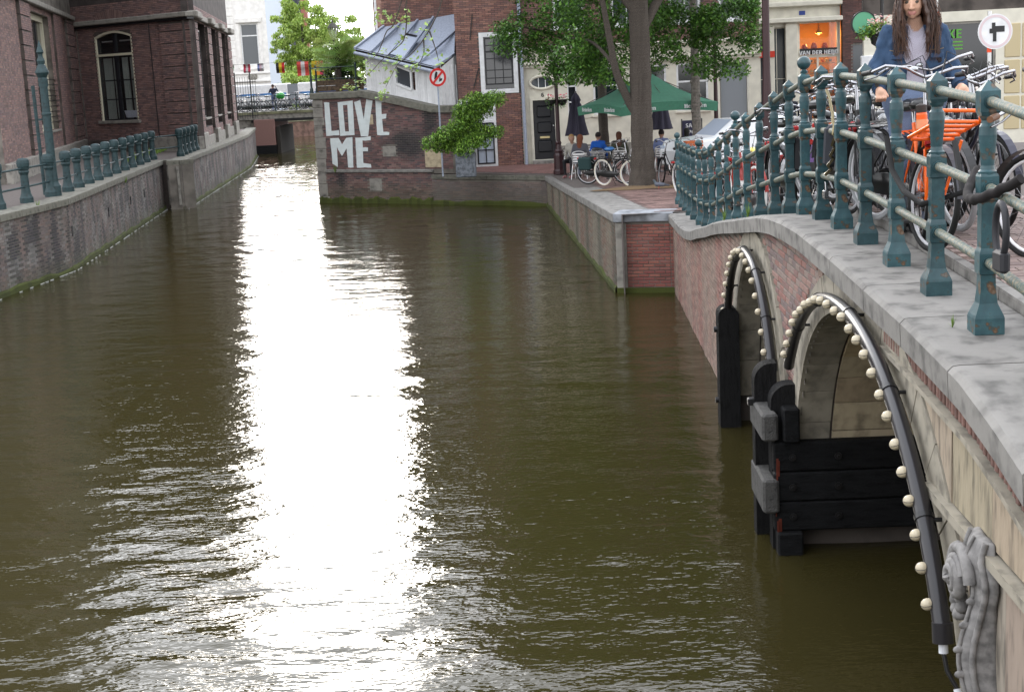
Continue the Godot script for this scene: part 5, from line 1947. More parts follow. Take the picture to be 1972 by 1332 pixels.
	for q in [[-0.13, 0.05, 0.02], [-0.11, 0.095, 0.045], [-0.04, 0.105, 0.055], [0.03, 0.07, 0.045], [0.1, 0.032, 0.035], [0.15, 0.02, 0.025], [0.165, 0.008, 0.01]]:
		var r := []
		for k in 10:
			var a := TAU * k / 10
			r.append(Vector3(-0.225 + q[0], 0.935 + q[2] * maxf(sin(a), -0.7), q[1] * cos(a)))
		sr.append(r)
	mb.skin(sr)
	part(t, "saddle", mb, M.gloss)
	mb = MB.new()
	mb.col = Color(0.5, 0.5, 0.5)
	mb.tube([st, Vector3(-0.225, 0.93, 0)], 0.012, 6)
	part(t, "seat_post", mb, M.chrome)
	# drive: chain case, cranks, pedals
	mb = MB.new()
	mb.col = o.get("case", Color(0.012, 0.012, 0.012))
	mb.skin([oval_ring(Vector3(-0.27, 0.31, 0.035), 0.36, 0.085), oval_ring(Vector3(-0.27, 0.31, 0.065), 0.36, 0.085)])
	part(t, "chain_case", mb, metal)
	mb = MB.new()
	mb.col = Color(0.4, 0.4, 0.4)
	mb.tube([Vector3(0, 0.29, -0.09), Vector3(0, 0.29, 0.09)], 0.012, 6)
	mb.tube([Vector3(0, 0.29, 0.085), Vector3(0.12, 0.17, 0.09)], 0.009, 6)
	mb.tube([Vector3(0, 0.29, -0.085), Vector3(-0.12, 0.41, -0.09)], 0.009, 6)
	var cr := part(t, "crank", mb, M.chrome)
	for q in [Vector3(0.12, 0.17, 0.14), Vector3(-0.12, 0.41, -0.14)]:
		mb = MB.new()
		mb.col = Color(0.02, 0.02, 0.02)
		mb.boxb(q, Vector3(0.09, 0.022, 0.08), 0.005)
		part(cr, "pedal", mb, M.plain)
	# carrier with rear lamp
	mb = MB.new()
	mb.col = o.get("carrier", Color(0.02, 0.02, 0.022))
	for z in [-0.06, -0.02, 0.02, 0.06]:
		mb.tube([Vector3(-0.3, 0.745, z), Vector3(-0.78, 0.745, z)], 0.006, 5)
	for s in [-1, 1]:
		mb.tube([Vector3(-0.72, 0.745, 0.06 * s), Vector3(-0.54, R, 0.06 * s)], 0.006, 5)
	mb.box(Vector3(-0.54, 0.75, 0), Vector3(0.02, 0.01, 0.13))
	part(t, "carrier", mb, metal)
	mb = MB.new()
	mb.col = Color(0.45, 0.015, 0.012)
	mb.boxb(Vector3(-0.8, 0.7, 0), Vector3(0.03, 0.05, 0.09), 0.01)
	part(t, "rear_lamp", mb, M.gloss)
	mb = MB.new()
	mb.col = Color(0.5, 0.52, 0.53)
	mb.skin([circ_x(Vector3(0.47, 0.78, 0), 0.018), circ_x(Vector3(0.51, 0.78, 0), 0.045), circ_x(Vector3(0.535, 0.78, 0), 0.05), circ_x(Vector3(0.54, 0.78, 0), 0.045)])
	part(t, "headlamp", mb, M.chrome, sx)
	# stand
	mb = MB.new()
	mb.tube([Vector3(-0.3, 0.3, -0.04), Vector3(-0.25, 0.01, -0.14)], 0.008, 6)
	part(t, "kick_stand", mb, M.black_metal)
	if o.has("crate"):
		var c: Color = o.crate
		mb = MB.new()
		mb.col = c
		var ce := Vector3(0.52, 0.96, 0)
		for k in 4:
			var y := ce.y - 0.13 + k * 0.085
			for s in [-1, 1]:
				mb.boxb(Vector3(ce.x, y, 0.2 * s), Vector3(0.34, 0.065, 0.014), 0.003)
				mb.boxb(Vector3(ce.x + 0.17 * s, y, 0), Vector3(0.014, 0.065, 0.39), 0.003)
		mb.box(Vector3(ce.x, ce.y - 0.165, 0), Vector3(0.33, 0.012, 0.39))
		part(t, "crate", mb, M.plain, sx)
	if o.has("rack"):
		var rk := part(t, "front_rack", front_rack(o.rack), M.gloss, sx)
		rk.set_meta("label", "orange tube front rack")
	if o.has("bags"):
		for s in [-1, 1]:
			mb = MB.new()
			mb.col = o.bags
			mb.boxb(Vector3(-0.55, 0.57, 0.14 * s), Vector3(0.36, 0.34, 0.13), 0.03)
			part(t, "pannier", mb, M.cloth)
	if o.has("cover"):
		mb = MB.new()
		mb.col = o.cover
		mb.ball(Vector3(-0.23, 0.955, 0), Vector3(0.16, 0.06, 0.12), 7, 12)
		part(t, "saddle_cover", mb, M.gloss)
	return t


func front_rack(c: Color) -> MB:
	var mb := MB.new()
	mb.col = c
	for k in 5:
		mb.tube([Vector3(0.5 + k * 0.075, 0.74 + k * 0.03, -0.15), Vector3(0.5 + k * 0.075, 0.74 + k * 0.03, 0.15)], 0.012, 8)
	for s in [-1, 1]:
		mb.tube([Vector3(0.46, 0.75, 0.15 * s), Vector3(0.83, 0.86, 0.15 * s), Vector3(0.83, 0.93, 0.15 * s)], 0.012, 8)
		mb.tube([Vector3(0.7, 0.74, 0.1 * s), Vector3(0.57, 0.35, 0.06 * s)], 0.01, 8)
	mb.tube([Vector3(0.83, 0.93, -0.15), Vector3(0.83, 0.93, 0.15)], 0.012, 8)
	return mb


func oval_ring(o: Vector3, rx: float, ry: float, n := 20) -> Array:
	var r := []
	for k in n:
		r.append(o + Vector3(rx * cos(TAU * k / n), ry * sin(TAU * k / n), 0))
	return r


func circ_x(o: Vector3, rad: float, n := 14) -> Array:
	var r := []
	for k in n:
		r.append(o + Vector3(0, rad * cos(TAU * k / n), rad * sin(TAU * k / n)))
	return r


func deck(s: float) -> float:
	return cop(s) + 0.075


# a bicycle on the bridge at (s, n); turn 0 points along the bridge towards the camera
func bridge_bike(label: String, s: float, n: float, turn: float, o := {}) -> Node3D:
	var base := atan2(-E1.z, E1.x)
	o.group = "bicycles parked along the bridge railing"
	return bicycle(label, bp(s, deck(s) - 0.004, n), base + turn, o)


func bridge_bikes() -> void:
	var black := Color(0.012, 0.012, 0.014)
	var b := bridge_bike("bright orange bicycle with tube front rack and drink bottle behind the railing", 17.25, -0.56, -0.1, {"col": Color(0.85, 0.13, 0.01), "rack": Color(0.85, 0.13, 0.01), "guard": Color(0.02, 0.02, 0.03), "bar": 1.16, "width": 0.34, "steer": 0.35, "lean": 0.05, "carrier": Color(0.85, 0.13, 0.01)})
	var mb := MB.new()
	mb.col = Color(0.8, 0.12, 0.015)
	mb.lathe([Vector2(0.0, 0), Vector2(0.036, 0.005), Vector2(0.036, 0.15), Vector2(0.03, 0.17), Vector2(0.032, 0.18), Vector2(0.022, 0.2)], 14)
	var bt := part(b, "bottle", mb, M.gloss, Transform3D(Basis(), Vector3(0.6, 0.76, 0.05)))
	mb = MB.new()
	mb.col = Color(0.02, 0.015, 0.01)
	mb.lathe([Vector2(0.036, 0.165), Vector2(0.034, 0.21), Vector2(0.0, 0.225)], 14)
	part(bt, "lid", mb, M.plain)
	mb = MB.new()
	mb.col = Color(0.7, 0.3, 0.15)
	mb.lathe([Vector2(0.0365, 0.06), Vector2(0.0365, 0.12)], 14)
	part(bt, "badge", mb, M.plain)
	bridge_bike("black bicycle with brown leather grips at the near end of the railing", 20.4, -0.55, 2.95, {"grip": Color(0.16, 0.07, 0.03), "bar": 1.06, "steer": -0.35, "lean": -0.04, "width": 0.31, "step": false})
	bridge_bike("black bicycle with tall silver handlebar just beyond the orange one", 16.35, -0.7, 0.35, {"bar": 1.18, "width": 0.36, "rim": Color(0.75, 0.75, 0.77), "tyre": Color(0.35, 0.36, 0.37), "cover": Color(0.012, 0.012, 0.013), "steer": -0.2})
	bridge_bike("black bicycle with glossy round saddle cover facing away near the striped bag", 17.3, -1.5, 2.9, {"cover": Color(0.014, 0.014, 0.015), "bar": 1.14, "width": 0.33})
	bridge_bike("black bicycle with two grey panniers beside the middle posts", 14.75, -0.72, 2.6, {"bags": Color(0.045, 0.05, 0.06), "bar": 1.12})
	bridge_bike("grey bicycle with white rims leaning at the crown of the bridge", 13.6, -0.62, 0.3, {"col": Color(0.18, 0.19, 0.2), "rim": Color(0.8, 0.8, 0.82), "tyre": Color(0.3, 0.3, 0.31), "bar": 1.08})
	bridge_bike("purple framed bicycle behind the posts past the crown", 12.4, -0.7, 2.8, {"col": Color(0.12, 0.05, 0.2), "bags": Color(0.03, 0.03, 0.035)})
	bridge_bike("black bicycle with long flat handlebar below the white car", 11.2, -0.65, 0.25, {"bar": 1.12, "width": 0.36})
	bridge_bike("dark bicycle with chrome mudguards near the second ball finial", 9.9, -0.7, 2.9, {"guard": Color(0.5, 0.5, 0.5)})
	bridge_bike("bicycle with white and red front wheel poking between the posts", 8.3, -0.42, 0.1, {"tyre": Color(0.8, 0.8, 0.78), "rim": Color(0.6, 0.05, 0.03), "col": Color(0.3, 0.03, 0.02)})
	bridge_bike("black bicycle with yellow saddle cover on the falling slope of bridge", 6.9, -0.7, 2.7, {"cover": Color(0.6, 0.5, 0.05)})
	bridge_bike("black bicycle with silver rims beside the dip in the railing", 5.3, -0.65, 0.3, {"rim": Color(0.75, 0.75, 0.77), "bar": 1.1})
	bridge_bike("dark grey bicycle among the closest set posts", 3.7, -0.7, 2.9, {"col": Color(0.06, 0.06, 0.065)})
	bridge_bike("black bicycle at the far foot of the bridge railing", 2.2, -0.65, 0.25, {})
	var second := ["behind the orange bicycle's rear wheel", "with brown saddle in the second row at the crown", "with silver handlebar in the second row past the panniers", "in the second row near the first ball finial", "with pale rims in the second row near the hump", "in the second row over the far arch", "with dark green frame in the second row on the slope", "in the second row near the dip", "at the far end of the second row", "in the second row between orange bicycle and railing end", "with white saddle in the second row by the grey panniers", "in the second row right of the purple bicycle"]
	for i in 12:
		var s: float = [15.7, 14.2, 13.1, 12.0, 10.6, 9.2, 7.6, 6.0, 4.4, 18.6, 15.0, 11.4][i]
		bridge_bike("black bicycle " + str(second[i]), s, -1.25 - 0.3 * (i % 3), rf(-0.4, 0.4) + (PI if i % 2 else 0.0), {"col": [black, Color(0.05, 0.05, 0.055), Color(0.012, 0.03, 0.02)][i % 3], "bar": rf(1.06, 1.2), "width": rf(0.28, 0.36), "rim": [Color(0.5, 0.5, 0.52), Color(0.75, 0.75, 0.77)][i % 2], "saddle": [black, Color(0.12, 0.05, 0.02), Color(0.5, 0.5, 0.5)][i % 3 if i in [1, 10] else 0]})

	var close := ["whose front wheel touches the rails by the nearest pannier bicycle", "pressed against the rails just past the ball finial", "pressed against the rails above the near arch", "between orange bicycle and tall silver handlebar", "with bar end poking over the rail at the crown", "pressed against the rails over the pier between the arches", "pressed against the rails over the far arch", "tightly parked beside the purple bicycle"]
	for i in 8:
		var s: float = [15.2, 13.9, 16.0, 16.9, 14.4, 12.9, 11.6, 12.2][i]
		bridge_bike("dark bicycle " + str(close[i]), s, -0.55 - 0.12 * (i % 3), rf(-0.25, 0.25) + (PI if i % 2 else 0.0), {"bar": rf(1.05, 1.17), "width": rf(0.27, 0.34), "rim": [Color(0.5, 0.5, 0.52), Color(0.75, 0.75, 0.77)][i % 2], "col": [black, Color(0.1, 0.1, 0.11), Color(0.02, 0.03, 0.06)][i % 3]})


func locks() -> void:
	var mb := MB.new()
	mb.col = Color(0.006, 0.006, 0.007)
	mb.tube([bp(17.75, cop(17.75) + 0.85, -0.2), bp(17.95, cop(18) + 0.66, -0.19), bp(18.3, cop(18.3) + 0.56, -0.19), bp(18.72, cop(18.7) + 0.53, -0.2), bp(18.8, cop(18.8) + 0.6, -0.42), bp(18.3, cop(18.3) + 0.85, -0.5)], 0.019, 10)
	single("bicycle_lock", mb, M.cloth, "thick black hose lock looped round the second and third nearest bridge posts", "bicycle lock")
	mb = MB.new()
	mb.col = Color(0.012, 0.011, 0.011)
	var pts := []
	for i in 22:
		var u := i / 21.0
		pts.append(bp(19.55 + 0.75 * u, cop(19.8) + 0.83 - 0.12 * sin(u * PI) + 0.006 * sin(i * 2.5), -0.3 + 0.14 * sin(u * PI)))
	mb.tube(pts, 0.026, 10)
	single("bicycle_lock", mb, M.cloth, "black fabric sleeved lock wrapped round the nearest post", "bicycle lock")
	mb = MB.new()
	mb.col = Color(0.018, 0.018, 0.02)
	pts = []
	for k in 20:
		var a := TAU * k / 20
		pts.append(bp(20.32 + 0.09 * cos(a), cop(20.3) + 0.62 + 0.13 * sin(a), -0.2))
	mb.tube(pts, 0.018, 8, false, true)
	mb.boxb(bp(20.33, cop(20.3) + 0.47, -0.2), Vector3(0.05, 0.11, 0.14), 0.015)
	single("bicycle_lock", mb, M.plain, "black ring lock hanging on the middle rail right of the nearest post", "bicycle lock")
	mb = MB.new()
	mb.col = Color(0.5, 0.5, 0.5)
	mb.boxb(bp(15.3, cop(15.3) + 0.24, -0.22), Vector3(0.04, 0.075, 0.07), 0.008)
	pts = []
	for k in 9:
		pts.append(bp(15.3 + 0.025 * cos(PI * k / 8.0), cop(15.3) + 0.28 + 0.06 * sin(PI * k / 8.0), -0.22))
	mb.tube(pts, 0.007, 6)
	single("padlock", mb, M.chrome, "silver padlock hanging from the lowest rail near the pannier bicycle", "padlock")
	mb = MB.new()
	mb.col = Color(0.35, 0.3, 0.18)
	pts = []
	for k in 16:
		pts.append(bp(15.25 + 0.3 * sin(k * 0.2), cop(15.3) + 0.4 + 0.045 * k + 0.02 * sin(k * 3.0), -0.25 + 0.02 * cos(k * 3.0)))
	mb.tube(pts, 0.014, 6)
	single("bicycle_chain", mb, M.chrome, "dull brass chain lock by the grey panniers", "bicycle lock")


# ---- plants ----
func leaf_mat(nm: String, back: float) -> StandardMaterial3D:
	var m := StandardMaterial3D.new()
	m.vertex_color_use_as_albedo = true
	m.roughness = 0.55
	m.cull_mode = BaseMaterial3D.CULL_DISABLED
	m.backlight_enabled = true
	m.backlight = Color(back, back, back * 0.6)
	M[nm] = m
	return m


func leaf_shape(l: float, w: float) -> ArrayMesh:
	var mb := MB.new()
	var a := Vector3(0, 0, 0)
	var b := Vector3(-w, l * 0.12, l * 0.45)
	var c := Vector3(w, l * 0.12, l * 0.45)
	var d := Vector3(0, -l * 0.1, l)
	var m := Vector3(0, 0.0, l * 0.5)
	mb.tri(a, m, b)
	mb.tri(a, c, m)
	mb.tri(m, d, b)
	mb.tri(m, c, d)
	return mb.mesh()


# leaves strewn through balls; one crown in one MultiMesh
func leaves(p: Node, nm: String, balls: Array, per: float, shape: ArrayMesh, m: Material, cols: Array, hang := 0.3) -> void:
	var xs := []
	for q in balls:
		var n := int(per * q[1] * q[1] * 10.0)
		for i in n:
			var d := Vector3(rf(-1, 1), rf(-1, 1), rf(-1, 1)).normalized() * pow(rng.randf(), 0.45) * float(q[1])
			d.y *= 0.75
			var z := Vector3(rf(-1, 1), rf(-1, 0.5) - hang, rf(-1, 1)).normalized()
			var x := z.cross(Vector3(rf(-0.4, 0.4), 1, rf(-0.4, 0.4))).normalized()
			var s := rf(0.7, 1.25)
			xs.append(Transform3D(Basis(x, z.cross(x), z).scaled(Vector3(s, s, s)), q[0] + d))
	var mm := MultiMesh.new()
	mm.transform_format = MultiMesh.TRANSFORM_3D
	mm.use_colors = true
	mm.mesh = shape
	mm.instance_count = xs.size()
	for i in xs.size():
		mm.set_instance_transform(i, xs[i])
		var c: Color = cols[rng.randi() % cols.size()]
		var k := rf(0.65, 1.35)
		mm.set_instance_color(i, Color(c.r * k, c.g * k, c.b * k))
	var o := MultiMeshInstance3D.new()
	o.multimesh = mm
	o.material_override = m
	o.name = nm
	o.set_meta("kind", "stuff")
	p.add_child(o, true)


func limb(t: Node, nm: String, pts: Array, rad: Array, m: Material, sides := 12) -> void:
	# smooth the path, roughen the girth
	var c := Curve3D.new()
	for i in pts.size():
		var d: Vector3 = (pts[mini(i + 1, pts.size() - 1)] - pts[maxi(i - 1, 0)]) / 6.0
		c.add_point(pts[i], -d, d)
	var n := pts.size() * 5
	var pp := []
	var rr := []
	for i in n + 1:
		var f := float(i) / n
		pp.append(c.samplef(f * (pts.size() - 1)))
		var k := f * (rad.size() - 1)
		var j := mini(int(k), rad.size() - 2)
		rr.append(lerpf(rad[j], rad[j + 1], k - j) * rf(0.95, 1.06))
	var mb := MB.new()
	if sides >= 20:
		# furrowed bark: ridges that run up the trunk and wander
		var f := FastNoiseLite.new()
		f.seed = 3
		f.frequency = 1.0
		f.fractal_octaves = 2
		var rings := []
		var steps := n * 4
		var ns := 72
		for i in steps + 1:
			var u := float(i) / steps * n
			var j := mini(int(u), n - 1)
			var o: Vector3 = (pp[j] as Vector3).lerp(pp[j + 1], u - j)
			var r0 := lerpf(rr[j], rr[j + 1], u - j)
			var ring := []
			for k in ns:
				var a := TAU * k / ns
				var rid := f.get_noise_3d(cos(a) * 4.5, o.y * 1.1, sin(a) * 4.5)
				var r1 := r0 * (1.0 + 0.16 * (absf(rid) - 0.25) + 0.03 * sin(a * 3.0 + o.y))
				ring.append(o + Vector3(cos(a) * r1, 0, -sin(a) * r1))
			rings.append(ring)
		mb.skin(rings)
	else:
		mb.tube(pp, rr, sides)
	part(t, nm, mb, m)


func trees() -> void:
	var lm := leaf_mat("leaf", 0.5)
	var bark := mat("bark", lin(0.23, 0.19, 0.155), 0.95, 0, "bark", 0.5, "bark", 2.5)
	bark.uv1_scale = Vector3(4.5, 0.9, 4.5)
	bark.heightmap_scale = 4.0
	var pale := mat("pale_bark", lin(0.2, 0.18, 0.155), 0.9, 0, "stain", 0.4, "bark", 1.2)
	var leaf := leaf_shape(0.105, 0.036)
	var greens := [Color(0.08, 0.2, 0.028), Color(0.06, 0.15, 0.022), Color(0.12, 0.25, 0.035), Color(0.04, 0.1, 0.018)]
	# big tree
	var t := thing("elm_tree", "big elm with thick furrowed trunk on the cafe terrace beside the bridge", "tree")
	limb(t, "trunk", [Vector3(3.45, 1.15, -36.3), Vector3(3.46, 1.6, -36.3), Vector3(3.47, 2.6, -36.3), Vector3(3.49, 4.0, -36.3), Vector3(3.5, 5.5, -36.3), Vector3(3.45, 7.5, -36.4), Vector3(3.3, 10, -36.6)], [0.4, 0.3, 0.27, 0.25, 0.24, 0.2, 0.1], bark, 20)
	limb(t, "limb", [Vector3(3.42, 3.05, -36.3), Vector3(3.2, 3.4, -36.3), Vector3(2.9, 4.1, -36.2), Vector3(2.75, 4.9, -36.1), Vector3(2.5, 6.5, -36.0)], [0.13, 0.11, 0.09, 0.08, 0.05], bark)
	limb(t, "limb", [Vector3(3.5, 5.0, -36.3), Vector3(4.3, 6.2, -37.0), Vector3(5.6, 7.4, -38.0)], [0.13, 0.1, 0.05], bark)
	limb(t, "limb", [Vector3(3.4, 5.6, -36.3), Vector3(2.2, 7.2, -37.0), Vector3(0.6, 8.5, -38.0)], [0.13, 0.1, 0.05], bark)
	limb(t, "limb", [Vector3(2.85, 4.3, -36.2), Vector3(2.4, 4.9, -37.2), Vector3(1.8, 5.1, -38.5)], [0.05, 0.04, 0.02], bark)
	var balls := []
	for p in [[3.07, 5.16], [2.72, 4.72], [3.17, 4.6], [2.51, 4.3], [2.89, 4.15], [2.25, 4.55], [3.52, 5.1], [1.87, 4.83], [2.41, 5.06], [2.11, 4.3], [2.0, 5.5], [3.0, 5.6], [3.9, 5.6]]:
		balls.append([Vector3(p[0], p[1], -37.5 + rf(-0.5, 0.5)), rf(0.4, 0.62)])
	for p in [[4.46, 5.3], [4.8, 4.94], [5.23, 5.33], [4.65, 4.6], [5.5, 4.97], [5.77, 4.55], [6.2, 5.01], [6.62, 4.85], [4.93, 4.45], [4.22, 4.35], [5.41, 4.22], [5.9, 4.06], [6.83, 4.7], [5.65, 5.38], [4.54, 5.57], [6.19, 4.39], [6.4, 4.11]]:
		balls.append([Vector3(p[0], p[1], -40.0 + rf(-0.6, 0.6)), rf(0.3, 0.5)])
	for i in 26:
		balls.append([Vector3(rf(3.9, 6.9), rf(4.75, 6.2), -40.0 + rf(-0.9, 0.9)), rf(0.25, 0.5)])
	for i in 90:
		var d := Vector3(rf(-1, 1), rf(-1, 1), rf(-1, 1)).normalized() * pow(rng.randf(), 0.4)
		balls.append([Vector3(3.6 + d.x * 4.2, 9.0 + d.y * 3.3, -37.5 + d.z * 3.6), rf(0.6, 0.95)])
	leaves(t, "crown", balls, 150, leaf, lm, greens)
	# second elm, further back and left
	t = thing("elm_tree", "slimmer dark elm behind the big one, beside the green parasol", "tree")
	limb(t, "trunk", [Vector3(3.25, 1.1, -46), Vector3(3.22, 1.7, -46), Vector3(3.2, 3.2, -46), Vector3(3.24, 4.5, -46), Vector3(3.38, 6, -46), Vector3(3.2, 9, -46)], [0.2, 0.16, 0.145, 0.14, 0.13, 0.07], bark, 14)
	limb(t, "limb", [Vector3(3.22, 4.0, -46), Vector3(2.6, 4.9, -45), Vector3(1.4, 5.4, -43.5), Vector3(0.5, 5.6, -43)], [0.08, 0.06, 0.04, 0.02], bark)
	limb(t, "limb", [Vector3(3.3, 5.0, -46), Vector3(4.0, 6.3, -46), Vector3(4.8, 8, -46)], [0.08, 0.06, 0.03], bark)
	balls = []
	for p in [[0.44, 5.52], [0.8, 5.14], [1.27, 5.55], [1.54, 4.88], [0.93, 4.75], [1.86, 5.38], [2.05, 4.48], [1.52, 4.45], [2.33, 5.65], [2.6, 4.9], [0.3, 5.1], [0.68, 5.8], [1.88, 4.2], [2.7, 4.15], [0.16, 5.5], [1.2, 5.15], [1.5, 5.8], [2.3, 5.1], [2.1, 5.9], [2.9, 5.5], [2.4, 4.4]]:
		balls.append([Vector3(p[0], p[1], -43.0 + rf(-0.7, 0.7)), rf(0.36, 0.6)])
	for i in 70:
		var d := Vector3(rf(-1, 1), rf(-1, 1), rf(-1, 1)).normalized() * pow(rng.randf(), 0.4)
		balls.append([Vector3(2.6 + d.x * 3.6, 9.2 + d.y * 3.2, -44.5 + d.z * 3.0), rf(0.6, 0.95)])
	leaves(t, "crown", balls, 150, leaf, lm, greens)
	# young pale tree
	t = thing("young_tree", "straight young tree with pale grey knotty trunk right of the parasol", "tree")
	limb(t, "trunk", [Vector3(5.77, 1.1, -43), Vector3(5.74, 2.2, -43), Vector3(5.72, 3.1, -43), Vector3(5.73, 4.6, -43), Vector3(5.71, 5.7, -43), Vector3(5.7, 8.0, -43)], [0.15, 0.135, 0.13, 0.12, 0.11, 0.05], pale, 12)
	var kn := MB.new()
	for q in [[-0.13, 3.75], [0.12, 3.1], [-0.12, 2.9], [0.1, 3.35], [-0.1, 4.5], [0.11, 2.2]]:
		kn.ball(Vector3(5.73 + q[0], q[1], -42.95), Vector3(0.05, 0.06, 0.05), 5, 7)
	part(t, "knot", kn, pale, Transform3D.IDENTITY, "stuff")
	balls = []
	for i in 30:
		var d := Vector3(rf(-1, 1), rf(-1, 1), rf(-1, 1)).normalized() * pow(rng.randf(), 0.4)
		balls.append([Vector3(5.8 + d.x * 1.8, 8.0 + d.y * 1.8, -43 + d.z * 1.8), rf(0.5, 0.8)])
	leaves(t, "crown", balls, 110, leaf, lm, greens)
	# branches that hang into the picture above the zinc roof; each leaf by itself
	t = thing("hanging_branch", "thin dark twigs with fresh light green leaves hanging before the zinc roof", "branch")
	var paths := [
		[Vector3(-1.0, 7.6, -30), Vector3(-1.73, 5.9, -30), Vector3(-1.79, 5.4, -30), Vector3(-1.87, 5.02, -30), Vector3(-2.07, 4.83, -30), Vector3(-2.34, 4.63, -30), Vector3(-2.6, 4.39, -30), Vector3(-2.95, 4.17, -30)],
		[Vector3(-0.6, 7.4, -30.1), Vector3(-1.07, 5.75, -30.1), Vector3(-1.25, 5.35, -30.1), Vector3(-1.48, 5.0, -30.1), Vector3(-1.76, 4.71, -30.1), Vector3(-2.04, 4.52, -30.1), Vector3(-2.3, 4.1, -30.1)],
		[Vector3(-1.4, 7.2, -29.9), Vector3(-1.97, 5.49, -29.9), Vector3(-2.2, 5.19, -29.9), Vector3(-2.32, 4.94, -29.9), Vector3(-2.44, 4.74, -29.9), Vector3(-2.68, 4.56, -29.9)],
		[Vector3(-1.48, 5.0, -30.1), Vector3(-1.5, 4.7, -30.1), Vector3(-1.66, 4.45, -30.1)], [Vector3(-1.35, 5.15, -30.1), Vector3(-1.25, 4.8, -30.1), Vector3(-1.2, 4.55, -30.1)]]
	for p in paths:
		var rr := []
		for i in p.size():
			rr.append(lerpf(0.018, 0.005, float(i) / (p.size() - 1)))
		limb(t, "twig", p, rr, bark, 6)
	var big := leaf_shape(0.12, 0.045)
	var tints := []
	for c in [Color(0.2, 0.33, 0.05), Color(0.15, 0.27, 0.05), Color(0.26, 0.38, 0.1), Color(0.12, 0.22, 0.04)]:
		var m := leaf_mat("young_leaf_%d" % tints.size(), 0.5)
		m.vertex_color_use_as_albedo = false
		m.albedo_color = Color(c.r, c.g, c.b).linear_to_srgb()
		tints.append(m)
	for g in [[-2.4, 5.41], [-2.19, 5.45], [-1.98, 5.34], [-1.77, 5.43], [-2.33, 4.79], [-2.19, 4.63], [-2.03, 4.67], [-2.55, 4.7], [-2.67, 4.55], [-2.51, 4.49], [-2.3, 4.53], [-2.73, 4.39], [-2.85, 4.19], [-2.96, 4.15], [-3.1, 4.12], [-2.26, 4.27], [-2.33, 4.01], [-2.36, 3.91], [-1.55, 4.75], [-1.44, 4.8], [-1.67, 4.5], [-1.37, 5.1], [-1.47, 5.26], [-1.85, 5.02], [-1.96, 4.92], [-1.19, 4.58], [-1.77, 4.55], [-2.15, 4.37], [-2.1, 5.5], [-2.3, 5.6], [-1.85, 5.55]]:
		for i in 8:
			var z := Vector3(rf(-1, 1), rf(-0.9, 0.25), rf(-1, 1)).normalized()
			var x := z.cross(Vector3(0, 1, 0.3)).normalized()
			var s := rf(0.6, 1.1)
			part(t, "leaf", big, tints[rng.randi() % 4], Transform3D(Basis(x, z.cross(x), z).scaled(Vector3(s, s, s)), Vector3(g[0] + rf(-0.12, 0.12), g[1] + rf(-0.09, 0.09), -30.0 + rf(-0.1, 0.1))))
	# wisteria in the stone trough before the low wall
	t = thing("planter_shrub", "sprawling light green climber rising out of a grey planter", "shrub")
	limb(t, "stem", [Vector3(-1.25, 1.8, -47.5), Vector3(-1.3, 2.3, -47.5), Vector3(-1.35, 2.8, -47.5), Vector3(-1.1, 3.2, -47.5), Vector3(-0.6, 3.4, -47.5), Vector3(-0.2, 3.5, -47.5)], [0.05, 0.045, 0.04, 0.03, 0.02, 0.01], bark, 8)
	limb(t, "stem", [Vector3(-1.2, 1.9, -47.5), Vector3(-0.9, 2.3, -47.4), Vector3(-0.2, 2.45, -47.4)], [0.04, 0.03, 0.01], bark, 8)
	limb(t, "stem", [Vector3(-1.25, 1.9, -47.5), Vector3(-1.7, 2.35, -47.4), Vector3(-2.3, 2.2, -47.4)], [0.04, 0.03, 0.01], bark, 8)
	balls = []
	for p in [[-2.29, 2.18], [-2.03, 2.38], [-1.77, 2.48], [-1.52, 2.35], [-1.27, 2.29], [-1.42, 2.71], [-1.24, 2.95], [-1.31, 3.21], [-1.05, 3.36], [-0.79, 3.51], [-0.54, 3.47], [-0.29, 3.49], [-0.12, 3.51], [-0.63, 3.26], [-0.98, 3.11], [-0.47, 3.17], [-1.01, 2.61], [-0.85, 2.44], [-0.67, 2.51], [-0.42, 2.5], [-0.17, 2.45], [-1.21, 1.95], [-1.97, 2.05], [-1.54, 2.05], [-0.94, 2.19], [-0.69, 2.21], [-1.3, 2.6], [-1.1, 2.95], [-1.0, 2.75], [-1.55, 2.55], [-0.8, 2.95], [-1.25, 2.2], [-1.75, 2.2]]:
		balls.append([Vector3(p[0], p[1], -47.45 + rf(-0.25, 0.25)), rf(0.26, 0.42)])
	leaves(t, "foliage", balls, 380, leaf_shape(0.085, 0.026), lm, [Color(0.18, 0.34, 0.04), Color(0.11, 0.23, 0.03), Color(0.26, 0.42, 0.07), Color(0.07, 0.15, 0.025)], 0.5)
	var mb := MB.new()
	mb.boxb(Vector3(-1.2, 1.42, -47.5), Vector3(0.66, 0.78, 0.66), 0.03)
	single("planter", mb, mat("lead", lin(0.17, 0.19, 0.22), 0.55, 0.2, "stain", 0.7), "square grey metal planter standing on the low quay wall", "planter")
	# palm, dark shrubs, timber box and little fence on the pier
	t = thing("fan_palm", "bushy fan palm with spiky drooping leaves on top of the brick pier", "palm")
	limb(t, "trunk", [Vector3(-5.9, 3.6, -54.6), Vector3(-5.88, 4.6, -54.6), Vector3(-5.9, 5.6, -54.6)], [0.12, 0.1, 0.08], bark, 10)
	var blade := MB.new()
	for k in 17:
		var a := (k - 8) * 0.17
		var d := Vector3(sin(a), 0, cos(a))
		var e := Vector3(cos(a), 0, -sin(a)) * 0.014
		var p0 := d * 0.05
		var p1 := d * 0.34 + Vector3(0, 0.05, 0)
		var p2 := d * 0.6 + Vector3(0, -0.06 - 0.05 * absf(a), 0)
		blade.quad(p0 - e * 0.4, p0 + e * 0.4, p1 + e, p1 - e)
		blade.tri(p1 - e, p1 + e, p2)
